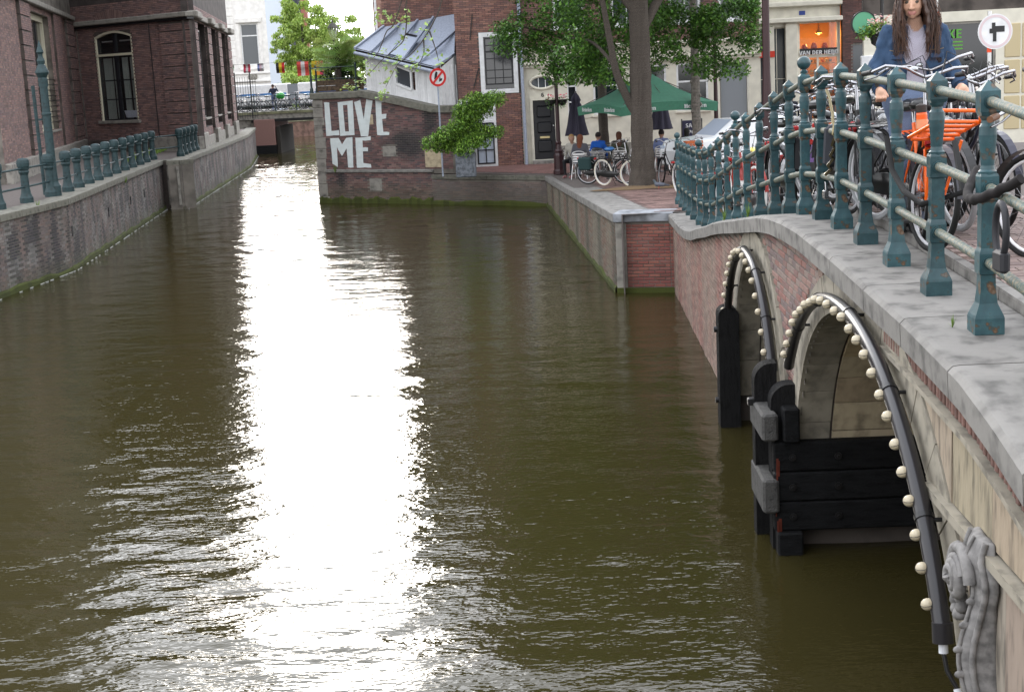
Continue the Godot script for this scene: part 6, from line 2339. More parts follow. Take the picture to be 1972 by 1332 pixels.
	var fan := blade.mesh()
	var palm_tints := []
	for c in [Color(0.12, 0.28, 0.05), Color(0.2, 0.38, 0.08), Color(0.07, 0.16, 0.04)]:
		var m := leaf_mat("palm_leaf_%d" % palm_tints.size(), 0.55)
		m.vertex_color_use_as_albedo = false
		m.albedo_color = Color(c.r, c.g, c.b).linear_to_srgb()
		palm_tints.append(m)
	for i in 90:
		var o := Vector3(-5.9 + rf(-0.65, 0.65), 5.05 + rf(-0.25, 0.75), -54.6 + rf(-0.5, 0.6))
		if i > 55:
			o = Vector3(-5.4 + rf(-0.5, 0.6), 5.0 + rf(-0.5, 0.6), -55.0 + rf(-0.3, 0.5))
		var az := rf(0, TAU)
		var el := rf(-0.9, 1.2)
		var z := Vector3(sin(az) * cos(el), sin(el), cos(az) * cos(el))
		var x := z.cross(Vector3.UP).normalized()
		var s := rf(0.7, 1.1)
		part(t, "fan_leaf", fan, palm_tints[rng.randi() % 3], Transform3D(Basis(x, z.cross(x), z).scaled(Vector3(s, s, s)), o))
	t = thing("pier_shrubs", "dark green shrubs behind the little fence on the pier", "shrub")
	balls = []
	for i in 26:
		balls.append([Vector3(rf(-6.5, -4.9), rf(4.2, 5.1), rf(-55.6, -54.9)), rf(0.25, 0.4)])
	leaves(t, "foliage", balls, 60, leaf_shape(0.12, 0.04), lm, [Color(0.02, 0.05, 0.012), Color(0.03, 0.07, 0.015), Color(0.05, 0.1, 0.03)])
	t = thing("timber_planter", "brown timber board planter behind the parapet of the pier", "planter")
	for i in 3:
		mb = MB.new()
		mb.col = Color(1, 1, 1) * rf(0.7, 1.1)
		mb.boxb(Vector3(-5.75, 3.85 + i * 0.2, -53.6), Vector3(1.7, 0.19, 0.05), 0.008)
		part(t, "board", mb, mat("brown_wood", lin(0.13, 0.085, 0.05), 0.85, 0, "stain", 0.6, "bark", 0.6) if not M.has("brown_wood") else M.brown_wood)
	t = thing("iron_fence", "low dark iron fence round the palm on the pier", "fence")
	for q in [Vector3(-6.75, 3.9, -53.2), Vector3(-5.15, 3.9, -53.4), Vector3(-6.9, 3.9, -56)]:
		mb = MB.new()
		mb.lathe([Vector2(0.07, 0), Vector2(0.06, 0.15), Vector2(0.04, 0.2), Vector2(0.035, 0.95), Vector2(0.05, 0.98), Vector2(0.0, 1.06)], 8)
		part(t, "post", mb, M.green_paint, Transform3D(Basis(), q))
	for y in [0.5, 0.9]:
		mb = MB.new()
		mb.tube([Vector3(-6.75, 3.9 + y, -53.2), Vector3(-5.15, 3.9 + y, -53.4)], 0.018, 6)
		mb.tube([Vector3(-6.75, 3.9 + y, -53.2), Vector3(-6.9, 3.9 + y, -56)], 0.018, 6)
		part(t, "rail", mb, M.green_paint)
	# trees far up the canal
	var fl := leaf_shape(0.24, 0.07)
	var fm := leaf_mat("far_leaf", 0.6)
	for q in [["tall pale green willow far up the canal behind the flags", -18.0, 7.5, -138.0, 2.9, 6.0], ["second light green tree right of the willow, behind the palm", -14.6, 6.0, -136.0, 3.0, 5.0], ["low bright green tree under the striped flag across the far water", -17.6, 4.0, -130.0, 1.6, 1.8]]:
		t = thing("far_tree", q[0], "tree")
		limb(t, "trunk", [Vector3(q[1], 1.4, q[3]), Vector3(q[1] + 0.1, q[2] * 0.6, q[3]), Vector3(q[1], q[2] + q[5] * 0.4, q[3])], [0.3, 0.22, 0.08], bark, 8)
		balls = []
		for i in 170:
			var d := Vector3(rf(-1, 1), rf(-1, 1), rf(-1, 1)).normalized() * pow(rng.randf(), 0.4)
			balls.append([Vector3(q[1] + d.x * q[4] * rf(0.8, 1.15), q[2] + d.y * q[5], q[3] + d.z * 2.5), rf(0.25, 0.7)])
		leaves(t, "crown", balls, 55, fl, fm, [Color(0.3, 0.42, 0.08), Color(0.22, 0.34, 0.06), Color(0.36, 0.46, 0.12)], 1.2)
	# tufts on walls
	var tuft := MB.new()
	for i in 14:
		var a := rf(0, TAU)
		var d := Vector3(cos(a), 0, sin(a))
		var e := Vector3(-sin(a), 0, cos(a)) * 0.006
		tuft.tri(-e, e, d * rf(0.03, 0.08) + Vector3(0, rf(0.05, 0.16), 0))
	var tm := tuft.mesh()
	var gm := mat("tuft", lin(0.12, 0.2, 0.03), 0.8)
	gm.cull_mode = BaseMaterial3D.CULL_DISABLED
	var gn := 0
	for q in [[Vector3(-10.85, 1.7, -33.9), 1.5, "on the near coping of left quay"], [Vector3(-11.5, 1.55, -44.5), 1.6, "hanging below the left coping"], [Vector3(-6.0, 1.1, -52.2), 2.0, "on the ledge under the letter M"], [bp(9.0, cop(9.0), -0.03), 1.2, "at the foot of a bridge post"], [bp(11.5, cop(11.5), -0.03), 1.2, "on the bridge coping near the hump"], [bp(19.7, cop(19.7), -0.13), 0.5, "by the base of the nearest bridge post"]]:
		single("grass_tuft", tm, gm, "small grass tuft growing " + str(q[2]), "grass tuft", Transform3D(Basis().scaled(Vector3.ONE * float(q[1])), q[0]))
		gn += 1
	var mb3 := MB.new()
	for i in 900:
		var f := rf(0, 1)
		var p := Vector3(lerpf(-13.1, -14.3, f) - rf(0.1, 0.9), 1.78, lerpf(-53.8, -63, f) + rf(-0.5, 0.5))
		var e := Vector3(rf(-1, 1), 0, rf(-1, 1)).normalized() * 0.02
		mb3.tri(p - e, p + e, p + Vector3(rf(-0.06, 0.06), rf(0.06, 0.16), rf(-0.06, 0.06)))
	part(self, "left_grass", mb3, gm, Transform3D.IDENTITY, "stuff").set_meta("label", "patch of short grass behind the left railing")


# ---- people: one continuous skin over tapered bones (surface nets) ----
# bones: [a, b, ra, rb, colour, (squash of depth)]
func body(bones: Array, cell: float, k := 0.035) -> MB:
	var lo := Vector3(1e9, 1e9, 1e9)
	var hi := -lo
	for b in bones:
		var r: float = maxf(b[2], b[3]) + cell * 3.0 + k
		for e in [b[0], b[1]]:
			lo = lo.min(e - Vector3.ONE * r)
			hi = hi.max(e + Vector3.ONE * r)
	var nx := int((hi.x - lo.x) / cell) + 2
	var ny := int((hi.y - lo.y) / cell) + 2
	var nz := int((hi.z - lo.z) / cell) + 2
	var f := PackedFloat32Array()
	f.resize(nx * ny * nz)
	f.fill(1.0)
	var who := PackedInt32Array()
	who.resize(nx * ny * nz)
	var near := PackedFloat32Array()
	near.resize(nx * ny * nz)
	near.fill(9.0)
	for bi in bones.size():
		var b: Array = bones[bi]
		var a0: Vector3 = b[0]
		var ab: Vector3 = b[1] - a0
		var l2 := maxf(ab.length_squared(), 1e-8)
		var ra: float = b[2]
		var rb: float = b[3]
		var sq: float = b[5] if b.size() > 5 else 1.0
		var kk: float = b[6] if b.size() > 6 else k
		var r := maxf(ra, rb) + cell * 2.0 + k
		var mn: Vector3 = (a0.min(b[1]) - Vector3.ONE * r - lo) / cell
		var mx: Vector3 = (a0.max(b[1]) + Vector3.ONE * r - lo) / cell
		for z in range(maxi(0, int(mn.z)), mini(nz, int(mx.z) + 2)):
			for y in range(maxi(0, int(mn.y)), mini(ny, int(mx.y) + 2)):
				var row := (z * ny + y) * nx
				for x in range(maxi(0, int(mn.x)), mini(nx, int(mx.x) + 2)):
					var p := lo + Vector3(x, y, z) * cell - a0
					var t := clampf(p.dot(ab) / l2, 0, 1)
					var q := p - ab * t
					q.z /= sq
					var d := q.length() - lerpf(ra, rb, t)
					if sq < 1.0:
						d *= lerpf(sq, 1.0, 0.5)
					var i := row + x
					if d < near[i]:
						near[i] = d
						who[i] = bi
					var o := f[i]
					var h := maxf(kk - absf(o - d), 0.0) / kk
					f[i] = minf(o, d) - h * h * kk * 0.25
	var mb := MB.new()
	var idx := PackedInt32Array()
	idx.resize(nx * ny * nz)
	idx.fill(-1)
	var off := [0, 1, nx, nx + 1, nx * ny, nx * ny + 1, nx * ny + nx, nx * ny + nx + 1]
	var cv := [Vector3(0, 0, 0), Vector3(1, 0, 0), Vector3(0, 1, 0), Vector3(1, 1, 0), Vector3(0, 0, 1), Vector3(1, 0, 1), Vector3(0, 1, 1), Vector3(1, 1, 1)]
	var edges := [[0, 1], [2, 3], [4, 5], [6, 7], [0, 2], [1, 3], [4, 6], [5, 7], [0, 4], [1, 5], [2, 6], [3, 7]]
	for z in nz - 1:
		for y in ny - 1:
			for x in nx - 1:
				var i := (z * ny + y) * nx + x
				var m := 0
				for c in 8:
					if f[i + off[c]] < 0.0:
						m += 1
				if m == 0 or m == 8:
					continue
				var s := Vector3.ZERO
				var n := 0
				for e in edges:
					var fa := f[i + off[e[0]]]
					var fb := f[i + off[e[1]]]
					if (fa < 0.0) != (fb < 0.0):
						s += (cv[e[0]] as Vector3).lerp(cv[e[1]], fa / (fa - fb))
						n += 1
				idx[i] = mb.v.size()
				mb.col = bones[who[i]][4]
				mb.vert(lo + (Vector3(x, y, z) + s / n) * cell, Vector3.ZERO)
	for z in range(1, nz - 1):
		for y in range(1, ny - 1):
			for x in range(1, nx - 1):
				var i := (z * ny + y) * nx + x
				var inside := f[i] < 0.0
				for ax in 3:
					var j: int = i + [1, nx, nx * ny][ax]
					if inside == (f[j] < 0.0):
						continue
					var u: int = [nx, nx * ny, 1][ax]
					var v: int = [nx * ny, 1, nx][ax]
					var q := [idx[i], idx[i - u], idx[i - u - v], idx[i - v]]
					if q.min() < 0:
						continue
					if inside:
						mb.ix.append_array([q[0], q[2], q[1], q[0], q[3], q[2]])
					else:
						mb.ix.append_array([q[0], q[1], q[2], q[0], q[2], q[3]])
	mb.smooth(0)
	return mb


const SKIN := Color(0.5, 0.29, 0.2)


# a person of height 1.7 m at the origin facing +z; p: colours and pose
func person_bones(o: Dictionary) -> Array:
	var top: Color = o.get("top", Color(0.1, 0.1, 0.12))
	var leg: Color = o.get("leg", Color(0.05, 0.06, 0.09))
	var hair: Color = o.get("hair", Color(0.03, 0.02, 0.015))
	var skin: Color = o.get("skin", SKIN)
	var sl: Color = top if o.get("sleeves", true) else skin
	var sit: bool = o.get("sit", false)
	var hipy := 0.5 if sit else 0.92
	var lean: float = o.get("lean", 0.0)
	var L := func(v): return Vector3(0, hipy, 0) + Basis(Vector3(1, 0, 0), lean) * (v - Vector3(0, 0.92, 0))
	var b := []
	b.append([L.call(Vector3(-0.07, 0.95, 0)), L.call(Vector3(0.07, 0.95, 0)), 0.115, 0.115, leg])
	b.append([L.call(Vector3(0, 1.02, 0)), L.call(Vector3(0, 1.2, 0)), 0.125, 0.13, top, 0.75])
	b.append([L.call(Vector3(-0.08, 1.28, 0)), L.call(Vector3(0.08, 1.28, 0)), 0.115, 0.115, top, 0.8])
	b.append([L.call(Vector3(-0.13, 1.39, -0.01)), L.call(Vector3(0.13, 1.39, -0.01)), 0.065, 0.065, top])
	b.append([L.call(Vector3(0, 1.4, -0.01)), L.call(Vector3(0, 1.5, 0.01)), 0.055, 0.05, skin])
	var hx := Basis(Vector3.UP, o.get("look", 0.0)) * Basis(Vector3(1, 0, 0), o.get("nod", 0.0))
	var hc: Vector3 = L.call(Vector3(0, 1.57, 0.02))
	b.append([hc + hx * Vector3(0, 0.02, -0.01), hc + hx * Vector3(0, 0.04, 0.0), 0.088, 0.088, skin])
	b.append([hc + hx * Vector3(0, -0.05, 0.03), hc + hx * Vector3(0, 0.0, 0.03), 0.05, 0.065, skin])
	b.append([hc + hx * Vector3(0, -0.005, 0.095), hc + hx * Vector3(0, 0.02, 0.085), 0.014, 0.01, skin, 1.0, 0.015])
	b.append([hc + hx * Vector3(0, 0.055, -0.025), hc + hx * Vector3(0, 0.07, -0.015), 0.093, 0.09, hair, 1.0, 0.01])
	if o.get("long", false):
		b.append([hc + hx * Vector3(0, 0.02, -0.06), hc + hx * Vector3(0, -0.22, -0.09), 0.085, 0.07, hair, 1.0, 0.02])
	var arms: Array = o.get("arms", [[Vector3(-0.25, 1.13, 0.0), Vector3(-0.24, 0.9, 0.1)], [Vector3(0.25, 1.13, 0.0), Vector3(0.24, 0.9, 0.1)]])
	for i in 2:
		var s := -1 if i == 0 else 1
		var sh: Vector3 = L.call(Vector3(0.175 * s, 1.39, -0.01))
		var el: Vector3 = L.call(arms[i][0])
		var wr: Vector3 = L.call(arms[i][1])
		b.append([sh, el, 0.055, 0.043, top])
		b.append([el, wr, 0.042, 0.03, sl])
		var d := (wr - el).normalized()
		b.append([wr, wr + d * 0.07, 0.028, 0.032, skin, 1.0, 0.015])
		for k in 4:
			var side := Vector3(0.014 * (k - 1.5), 0, 0)
			b.append([wr + d * 0.08 + side, wr + d * 0.15 + side + Vector3(0, -0.02, 0), 0.011, 0.009, skin, 1.0, 0.006])
		b.append([wr + d * 0.03, wr + d * 0.08 + Vector3(-0.04 * s, 0.0, 0.02), 0.014, 0.011, skin, 1.0, 0.01])
	for s in [-1, 1]:
		var hip := Vector3(0.085 * s, hipy, 0)
		var kn: Vector3
		var an: Vector3
		if sit:
			kn = Vector3(0.12 * s, 0.5, 0.42)
			an = Vector3(0.13 * s, 0.09, 0.4 + 0.06 * s)
		else:
			var st: float = o.get("stride", 0.0) * s
			kn = Vector3(0.09 * s, 0.5, 0.04 + st * 0.25)
			an = Vector3(0.09 * s, 0.09, -0.02 + st * 0.4)
		b.append([hip, kn, 0.088, 0.058, leg])
		b.append([kn, an, 0.056, 0.04, leg])
		b.append([an + Vector3(0, -0.04, -0.02), an + Vector3(0, -0.055, 0.14), 0.042, 0.035, o.get("shoe", Color(0.02, 0.02, 0.02))])
	return b


func person(label: String, at: Vector3, yaw: float, o: Dictionary, group := "") -> Node3D:
	var t := thing("person", label, "person", at, yaw, group)
	part(t, "body", body(person_bones(o), o.get("cell", 0.026)), M.cloth if not o.has("smooth") else M.plain)
	if o.has("bag"):
		var mb := MB.new()
		mb.col = o.bag
		mb.boxb(Vector3(0, 1.2, -0.2), Vector3(0.3, 0.4, 0.16), 0.05)
		part(t, "backpack", mb, M.cloth)
	return t


func chair_and_tables() -> void:
	# an aluminium cafe chair with slatted seat and back
	var spots := [[Vector3(2.28, 0, -43.0), 2.9, "silver cafe chair closest to the quay edge, under the auburn haired woman"], [Vector3(2.15, 0, -44.3), -0.5, "silver cafe chair under the woman in the light cardigan"], [Vector3(3.0, 0, -45.6), 2.9, "silver cafe chair under the man in bright blue"], [Vector3(3.55, 0, -44.4), 3.1, "silver cafe chair under the woman with long brown hair"], [Vector3(2.05, 0, -46.9), 0.4, "empty silver cafe chair left of the folded parasol"], [Vector3(4.1, 0, -43.6), 2.6, "empty silver cafe chair beside the bicycle with blue cover"], [Vector3(2.75, 0, -46.9), -0.3, "empty silver cafe chair before the cream wall"], [Vector3(4.85, 0, -44.5), 3.0, "silver cafe chair under the person in pale blue behind the tree"]]
	var first: Node3D
	for q in spots:
		var at: Vector3 = q[0] + Vector3(0, ground(q[0].z), 0)
		if first:
			copy_of(first, q[2], at, q[1], "silver cafe chairs on the terrace")
			continue
		var t := thing("cafe_chair", q[2], "chair", at, q[1], "silver cafe chairs on the terrace")
		first = t
		for s in [-1, 1]:
			var mb := MB.new()
			mb.tube([Vector3(0.2 * s, 0, 0.2), Vector3(0.21 * s, 0.44, 0.18), Vector3(0.23 * s, 0.62, 0.17), Vector3(0.23 * s, 0.65, 0.08), Vector3(0.22 * s, 0.64, -0.16)], 0.013, 8)
			part(t, "leg", mb, M.alu)
			mb = MB.new()
			mb.tube([Vector3(0.24 * s, 0, -0.26), Vector3(0.19 * s, 0.44, -0.19)], 0.013, 8)
			part(t, "leg", mb, M.alu)
		var mb := MB.new()
		var arc := [Vector3(-0.19, 0.44, -0.19)]
		for k in 9:
			var a := PI - PI * k / 8.0
			arc.append(Vector3(0.2 * cos(a), 0.72 + 0.1 * sin(a), -0.25))
		arc.append(Vector3(0.19, 0.44, -0.19))
		mb.tube(arc, 0.013, 8)
		part(t, "back_frame", mb, M.alu)
		for k in 4:
			mb = MB.new()
			mb.boxb(Vector3(0, 0.52 + k * 0.07, -0.225 - k * 0.008), Vector3(0.36, 0.045, 0.01), 0.004)
			part(t, "back_slat", mb, M.alu)
		for k in 6:
			mb = MB.new()
			mb.boxb(Vector3(0, 0.45, -0.17 + k * 0.066), Vector3(0.4, 0.012, 0.055), 0.004)
			part(t, "seat_slat", mb, M.alu)
	var tf: Node3D
	for q in [[Vector3(2.85, 0, -43.9), 0.1, "small silver cafe table between the two seated women"], [Vector3(3.1, 0, -44.9), -0.1, "small silver cafe table behind the parked bicycle"], [Vector3(2.3, 0, -46.2), 0.0, "small silver cafe table nearest the folded parasol"], [Vector3(4.6, 0, -45.3), 0.2, "small silver cafe table behind the big tree"]]:
		var at: Vector3 = q[0] + Vector3(0, ground(q[0].z), 0)
		if tf:
			copy_of(tf, q[2], at, q[1], "silver cafe tables")
			continue
		tf = thing("cafe_table", q[2], "table", at, q[1], "silver cafe tables")
		var mb := MB.new()
		mb.boxb(Vector3(0, 0.735, 0), Vector3(0.68, 0.03, 0.68), 0.01)
		part(tf, "tabletop", mb, M.alu)
		mb = MB.new()
		mb.tube([Vector3(0, 0.03, 0), Vector3(0, 0.72, 0)], 0.03, 10)
		part(tf, "column", mb, M.alu)
		for k in 4:
			mb = MB.new()
			mb.tube([Vector3(0, 0.06, 0), Vector3(0.27 * cos(k * PI / 2 + 0.78), 0.02, 0.27 * sin(k * PI / 2 + 0.78))], 0.018, 6)
			part(tf, "foot", mb, M.alu)


func parasols() -> void:
	var gp := mat("parasol_green", lin(0.06, 0.21, 0.135), 0.85, 0, "soft", 0.8)
	gp.backlight_enabled = true
	gp.backlight = Color(0.25, 0.25, 0.25)
	gp.cull_mode = BaseMaterial3D.CULL_DISABLED
	var t := thing("green_parasol", "large square green cafe parasol with white lettering on its valance", "parasol", Vector3(4.4, 1.05, -44.3), 0.35)
	var ap := Vector3(0, 3.12, 0)
	var R := 1.75
	var cs := []
	for k in 4:
		var a := PI / 4 + k * PI / 2
		cs.append(Vector3(R * 1.28 * cos(a), 2.08, R * 1.28 * sin(a)))
	var panels := []
	for k in 4:
		var mb := MB.new()
		var c0: Vector3 = cs[k]
		var c1: Vector3 = cs[(k + 1) % 4]
		var nseg := 8
		for i in nseg:
			for j in nseg:
				var pt := func(u, v):
					var e := c0.lerp(c1, v) + Vector3(0, 0.1 * sin(PI * v), 0)
					return ap.lerp(e, u) - Vector3(0, 0.13 * sin(PI * u), 0)
				var p00: Vector3 = pt.call(i / 8.0, j / 8.0)
				var p01: Vector3 = pt.call(i / 8.0, (j + 1) / 8.0)
				var p10: Vector3 = pt.call((i + 1) / 8.0, j / 8.0)
				var p11: Vector3 = pt.call((i + 1) / 8.0, (j + 1) / 8.0)
				mb.quad(p00, p01, p11, p10)
		part(t, "canopy_panel", mb, gp)
		# valance with its lettering
		mb = MB.new()
		for j in nseg:
			var e0 := c0.lerp(c1, j / 8.0) + Vector3(0, 0.1 * sin(PI * j / 8.0), 0)
			var e1 := c0.lerp(c1, (j + 1) / 8.0) + Vector3(0, 0.1 * sin(PI * (j + 1) / 8.0), 0)
			mb.quad(e0, e1, e1 * Vector3(0.985, 1, 0.985) - Vector3(0, 0.26, 0), e0 * Vector3(0.985, 1, 0.985) - Vector3(0, 0.26, 0))
		var val := part(t, "valance", mb, gp)
		for f in [0.24, 0.76]:
			var mid := c0.lerp(c1, f)
			var x := (c0 - c1).normalized()
			var z := x.cross(Vector3.UP)
			lettering(val, "Heineken", mid + z * 0.012 + Vector3(0, -0.14 + 0.1 * sin(PI * f), 0), Basis(x, Vector3.UP, z), 0.11, M.white_paint, 0.004, "lettering", "Droid Serif", 700)
	var pm := MB.new()
	pm.tube([Vector3(0, 0, 0), Vector3(0, 3.1, 0)], 0.035, 10)
	part(t, "pole", pm, M.grey_wood)
	for k in 8:
		pm = MB.new()
		var e: Vector3 = cs[k / 2] if k % 2 == 0 else (cs[k / 2] + cs[(k / 2 + 1) % 4]) * 0.5
		pm.tube([ap - Vector3(0, 0.12, 0), e - Vector3(0, 0.04, 0)], 0.012, 5)
		part(t, "rib", pm, M.grey_wood)
	var nv := mat("parasol_navy", lin(0.05, 0.045, 0.075), 0.9, 0, "fine", 0.3)
	for q in [["folded dark blue parasol right of the flowered lamp", Vector3(2.42, 1.05, -47.0)], ["folded dark blue parasol right of the big tree trunk", Vector3(5.15, 1.1, -47.3)]]:
		t = thing("folded_parasol", q[0], "parasol", q[1])
		var mb := MB.new()
		var rings := []
		for r in [[1.15, 0.33], [1.18, 0.32], [1.5, 0.25], [1.9, 0.19], [2.12, 0.15], [2.2, 0.11], [2.26, 0.14], [2.38, 0.1], [2.5, 0.03]]:
			var ring := []
			for k in 32:
				var a := TAU * k / 32
				var rr: float = r[1] * (1.0 + 0.2 * cos(a * 8.0))
				ring.append(Vector3(rr * cos(a), r[0], -rr * sin(a)))
			rings.append(ring)
		mb.skin(rings)
		part(t, "canopy", mb, nv)
		mb = MB.new()
		mb.tube([Vector3(0, 0, 0), Vector3(0, 2.55, 0)], 0.03, 8)
		part(t, "pole", mb, M.grey_wood)
		mb = MB.new()
		mb.boxb(Vector3(0, 0.05, 0), Vector3(0.5, 0.1, 0.5), 0.02)
		part(t, "base", mb, M.stone)


func terrace() -> void:
	chair_and_tables()
	parasols()
	var g := func(x, z): return Vector3(x, ground(z), z)
	person("person with blonde hair in light cardigan seated facing left at the terrace edge", g.call(2.15, -44.3), -0.5, {"sit": true, "top": Color(0.5, 0.48, 0.42), "leg": Color(0.02, 0.02, 0.025), "hair": Color(0.45, 0.27, 0.1), "lean": 0.12, "shoe": Color(0.45, 0.2, 0.2), "look": 0.6})
	person("person with auburn hair and grey top seated with back turned on terrace", g.call(2.28, -43.0), 2.9, {"sit": true, "top": Color(0.1, 0.1, 0.12), "leg": Color(0.2, 0.23, 0.3), "hair": Color(0.2, 0.06, 0.025), "long": true, "lean": 0.15})
	person("person in bright blue top with short dark hair seated on terrace", g.call(3.0, -45.6), 2.9, {"sit": true, "top": Color(0.01, 0.13, 0.62), "hair": Color(0.02, 0.015, 0.012)})
	person("person with long wavy brown hair and dark green jacket seated on terrace", g.call(3.55, -44.4), 3.1, {"sit": true, "top": Color(0.06, 0.07, 0.04), "hair": Color(0.13, 0.05, 0.025), "long": true})
	person("person in pale blue shirt seated right of the big tree", g.call(4.85, -44.5), 3.0, {"sit": true, "top": Color(0.25, 0.32, 0.6), "hair": Color(0.02, 0.015, 0.012)})
	person("person in black with dark hair seated before the black notice board", g.call(5.75, -45.5), 2.9, {"sit": true, "top": Color(0.02, 0.018, 0.018), "hair": Color(0.015, 0.012, 0.01), "long": true})
	# passers-by in front of the shop
	person("person in dark coat with blue backpack by the brick corner", Vector3(8.9, 1.3, -55.5), 2.6, {"top": Color(0.02, 0.02, 0.025), "bag": Color(0.03, 0.1, 0.4), "stride": 0.4})
	person("person in black printed T-shirt walking before the shop", Vector3(9.75, 1.3, -56.0), 0.3, {"top": Color(0.015, 0.015, 0.02), "sleeves": false, "leg": Color(0.2, 0.22, 0.28), "stride": 0.5})
	person("person in grey coat half hidden behind the black T-shirt", Vector3(9.5, 1.3, -57.2), 3.0, {"top": Color(0.25, 0.22, 0.19), "stride": 0.3})
	person("person in navy top left of the tall maroon lamp", Vector3(10.5, 1.3, -56.5), 2.8, {"top": Color(0.02, 0.025, 0.05), "stride": -0.4})
	person("person in dark blue jacket behind the ball finial", Vector3(10.7, 1.3, -54.0), 2.9, {"top": Color(0.015, 0.02, 0.045), "hair": Color(0.08, 0.04, 0.02), "stride": 0.3})
	person("person with light brown hair right of the ball finial", Vector3(11.6, 1.3, -55.5), 0.2, {"top": Color(0.4, 0.35, 0.28), "hair": Color(0.25, 0.12, 0.05), "long": true})
	person("person crouching dark figure beside parked bicycles in the street", Vector3(8.55, 1.3, -52.0), 0.5, {"sit": true, "top": Color(0.03, 0.03, 0.035), "leg": Color(0.03, 0.05, 0.12)}).set_meta("label", "person in dark clothes seated low by the lamp posts in the street")
	person("small person in orange top beyond the middle bridge posts", Vector3(7.4, 1.5, -32.5), 2.8, {"top": Color(0.7, 0.15, 0.05), "hair": Color(0.3, 0.12, 0.04), "leg": Color(0.1, 0.1, 0.2)})
	person("person in dark blue shirt leaning on the far bridge railing", Vector3(-14.75, 2.66, -96.4), PI, {"top": Color(0.02, 0.03, 0.07), "leg": Color(0.15, 0.2, 0.4), "hair": Color(0.06, 0.03, 0.02), "arms": [[Vector3(-0.28, 1.3, 0.1), Vector3(-0.15, 1.55, 0.2)], [Vector3(0.28, 1.2, 0.1), Vector3(0.2, 1.4, 0.25)]]})
	# notice board, pigeon, tree bed, bicycles on the quay
	var t := thing("notice_board", "black notice board with white printed lines behind the terrace", "sign", Vector3(6.3, 1.0, -48.5))
	var mb := MB.new()
	mb.boxb(Vector3(0, 0.95, 0), Vector3(0.62, 1.0, 0.05), 0.01)
	part(t, "board", mb, mat("board_navy", lin(0.015, 0.015, 0.05), 0.5))
	for s in [-1, 1]:
		mb = MB.new()
		mb.bar(Vector3(0.33 * s, 0, -0.1), Vector3(0.33 * s, 1.5, 0), 0.04, 0.04)
		part(t, "leg", mb, M.grey_wood)
	for k in 3:
		lettering(t, ["SATE", "SPOR", "EN"][k], Vector3(0, 1.28 - k * 0.22, 0.027), Basis.IDENTITY, 0.13, M.white_paint, 0.004)
	var pg := [[Vector3(0, 0.1, -0.1), Vector3(0, 0.11, 0.06), 0.045, 0.055, Color(0.08, 0.09, 0.11)], [Vector3(0, 0.12, 0.08), Vector3(0, 0.19, 0.12), 0.038, 0.026, Color(0.05, 0.07, 0.08)], [Vector3(0, 0.2, 0.125), Vector3(0, 0.205, 0.135), 0.024, 0.022, Color(0.06, 0.065, 0.08)], [Vector3(0, 0.2, 0.15), Vector3(0, 0.192, 0.17), 0.008, 0.004, Color(0.1, 0.1, 0.1)], [Vector3(0, 0.1, -0.12), Vector3(0, 0.08, -0.24), 0.03, 0.018, Color(0.04, 0.045, 0.055)], [Vector3(-0.025, 0.07, 0.0), Vector3(-0.025, 0.0, 0.01), 0.008, 0.006, Color(0.4, 0.08, 0.07)], [Vector3(0.025, 0.07, 0.0), Vector3(0.025, 0.0, 0.02), 0.008, 0.006, Color(0.4, 0.08, 0.07)]]
	t = thing("pigeon", "grey pigeon standing on the paving beside the big tree", "pigeon", Vector3(3.75, ground(-35.2) + 0.01, -35.2), -1.9)
	part(t, "body", body(pg, 0.009, 0.02), M.plain)
	mb = MB.new()
	var ring := []
	var mid := Vector3(3.5, ground(-36.2), -36.2)
	for k in 24:
		var a := TAU * k / 24
		var r := 0.95 + 0.25 * sin(a * 3.0) + 0.12 * sin(a * 7.0 + 1.0)
		ring.append(mid + Vector3(r * cos(a) * 1.2, ground(mid.z + r * sin(a)) - mid.y + 0.012, r * sin(a)))
	for k in 24:
		mb.tri(mid + Vector3(0, 0.09, 0), ring[(k + 1) % 24], ring[k])
	structure("soil", mb, M.soil)
	# pavers of the quay: grey slabs along the edge, red brick behind
	mb = MB.new()
	var z := -27.5
	var rown := 0
	while z > -47.0:
		var x0 := lerpf(2.2, 1.5, clampf((-27.6 - z) / 19.2, 0, 1)) + 0.62
		var x := x0 + (0.11 if rown % 2 else 0.0)
		while x < 6.4:
			var c := rf(0.75, 1.2)
			mb.col = Color(0.24 * c, 0.145 * c, 0.125 * c)
			var y0 := ground(z) + rf(-0.002, 0.003)
			var y1 := ground(z - 0.1) + rf(-0.002, 0.003)
			mb.quad(Vector3(x, y0, z), Vector3(x + 0.205, y0, z), Vector3(x + 0.205, y1, z - 0.098), Vector3(x, y1, z - 0.098))
			x += 0.213
		z -= 0.107
		rown += 1
	part(self, "quay_paving", mb, M.paving, Transform3D.IDENTITY, "structure")
	mb = MB.new()
	z = -47.2
	while z > -50.9:
		var x := bank_x(z) + 0.5
		while x < 9.0:
			var c := rf(0.75, 1.2)
			mb.col = Color(0.22 * c, 0.11 * c, 0.095 * c)
			mb.quad(Vector3(x, ground(z) + 0.004, z), Vector3(x + 0.3, ground(z) + 0.004, z), Vector3(x + 0.3, ground(z - 0.14) + 0.004, z - 0.14), Vector3(x, ground(z - 0.14) + 0.004, z - 0.14))
			x += 0.31
		z -= 0.15
	part(self, "house_paving", mb, M.paving, Transform3D.IDENTITY, "structure")
	var q := func(label, x, zz, yaw, o):
		o.group = "bicycles parked under the big tree"
		return bicycle(label, Vector3(x, ground(zz), zz), yaw, o)
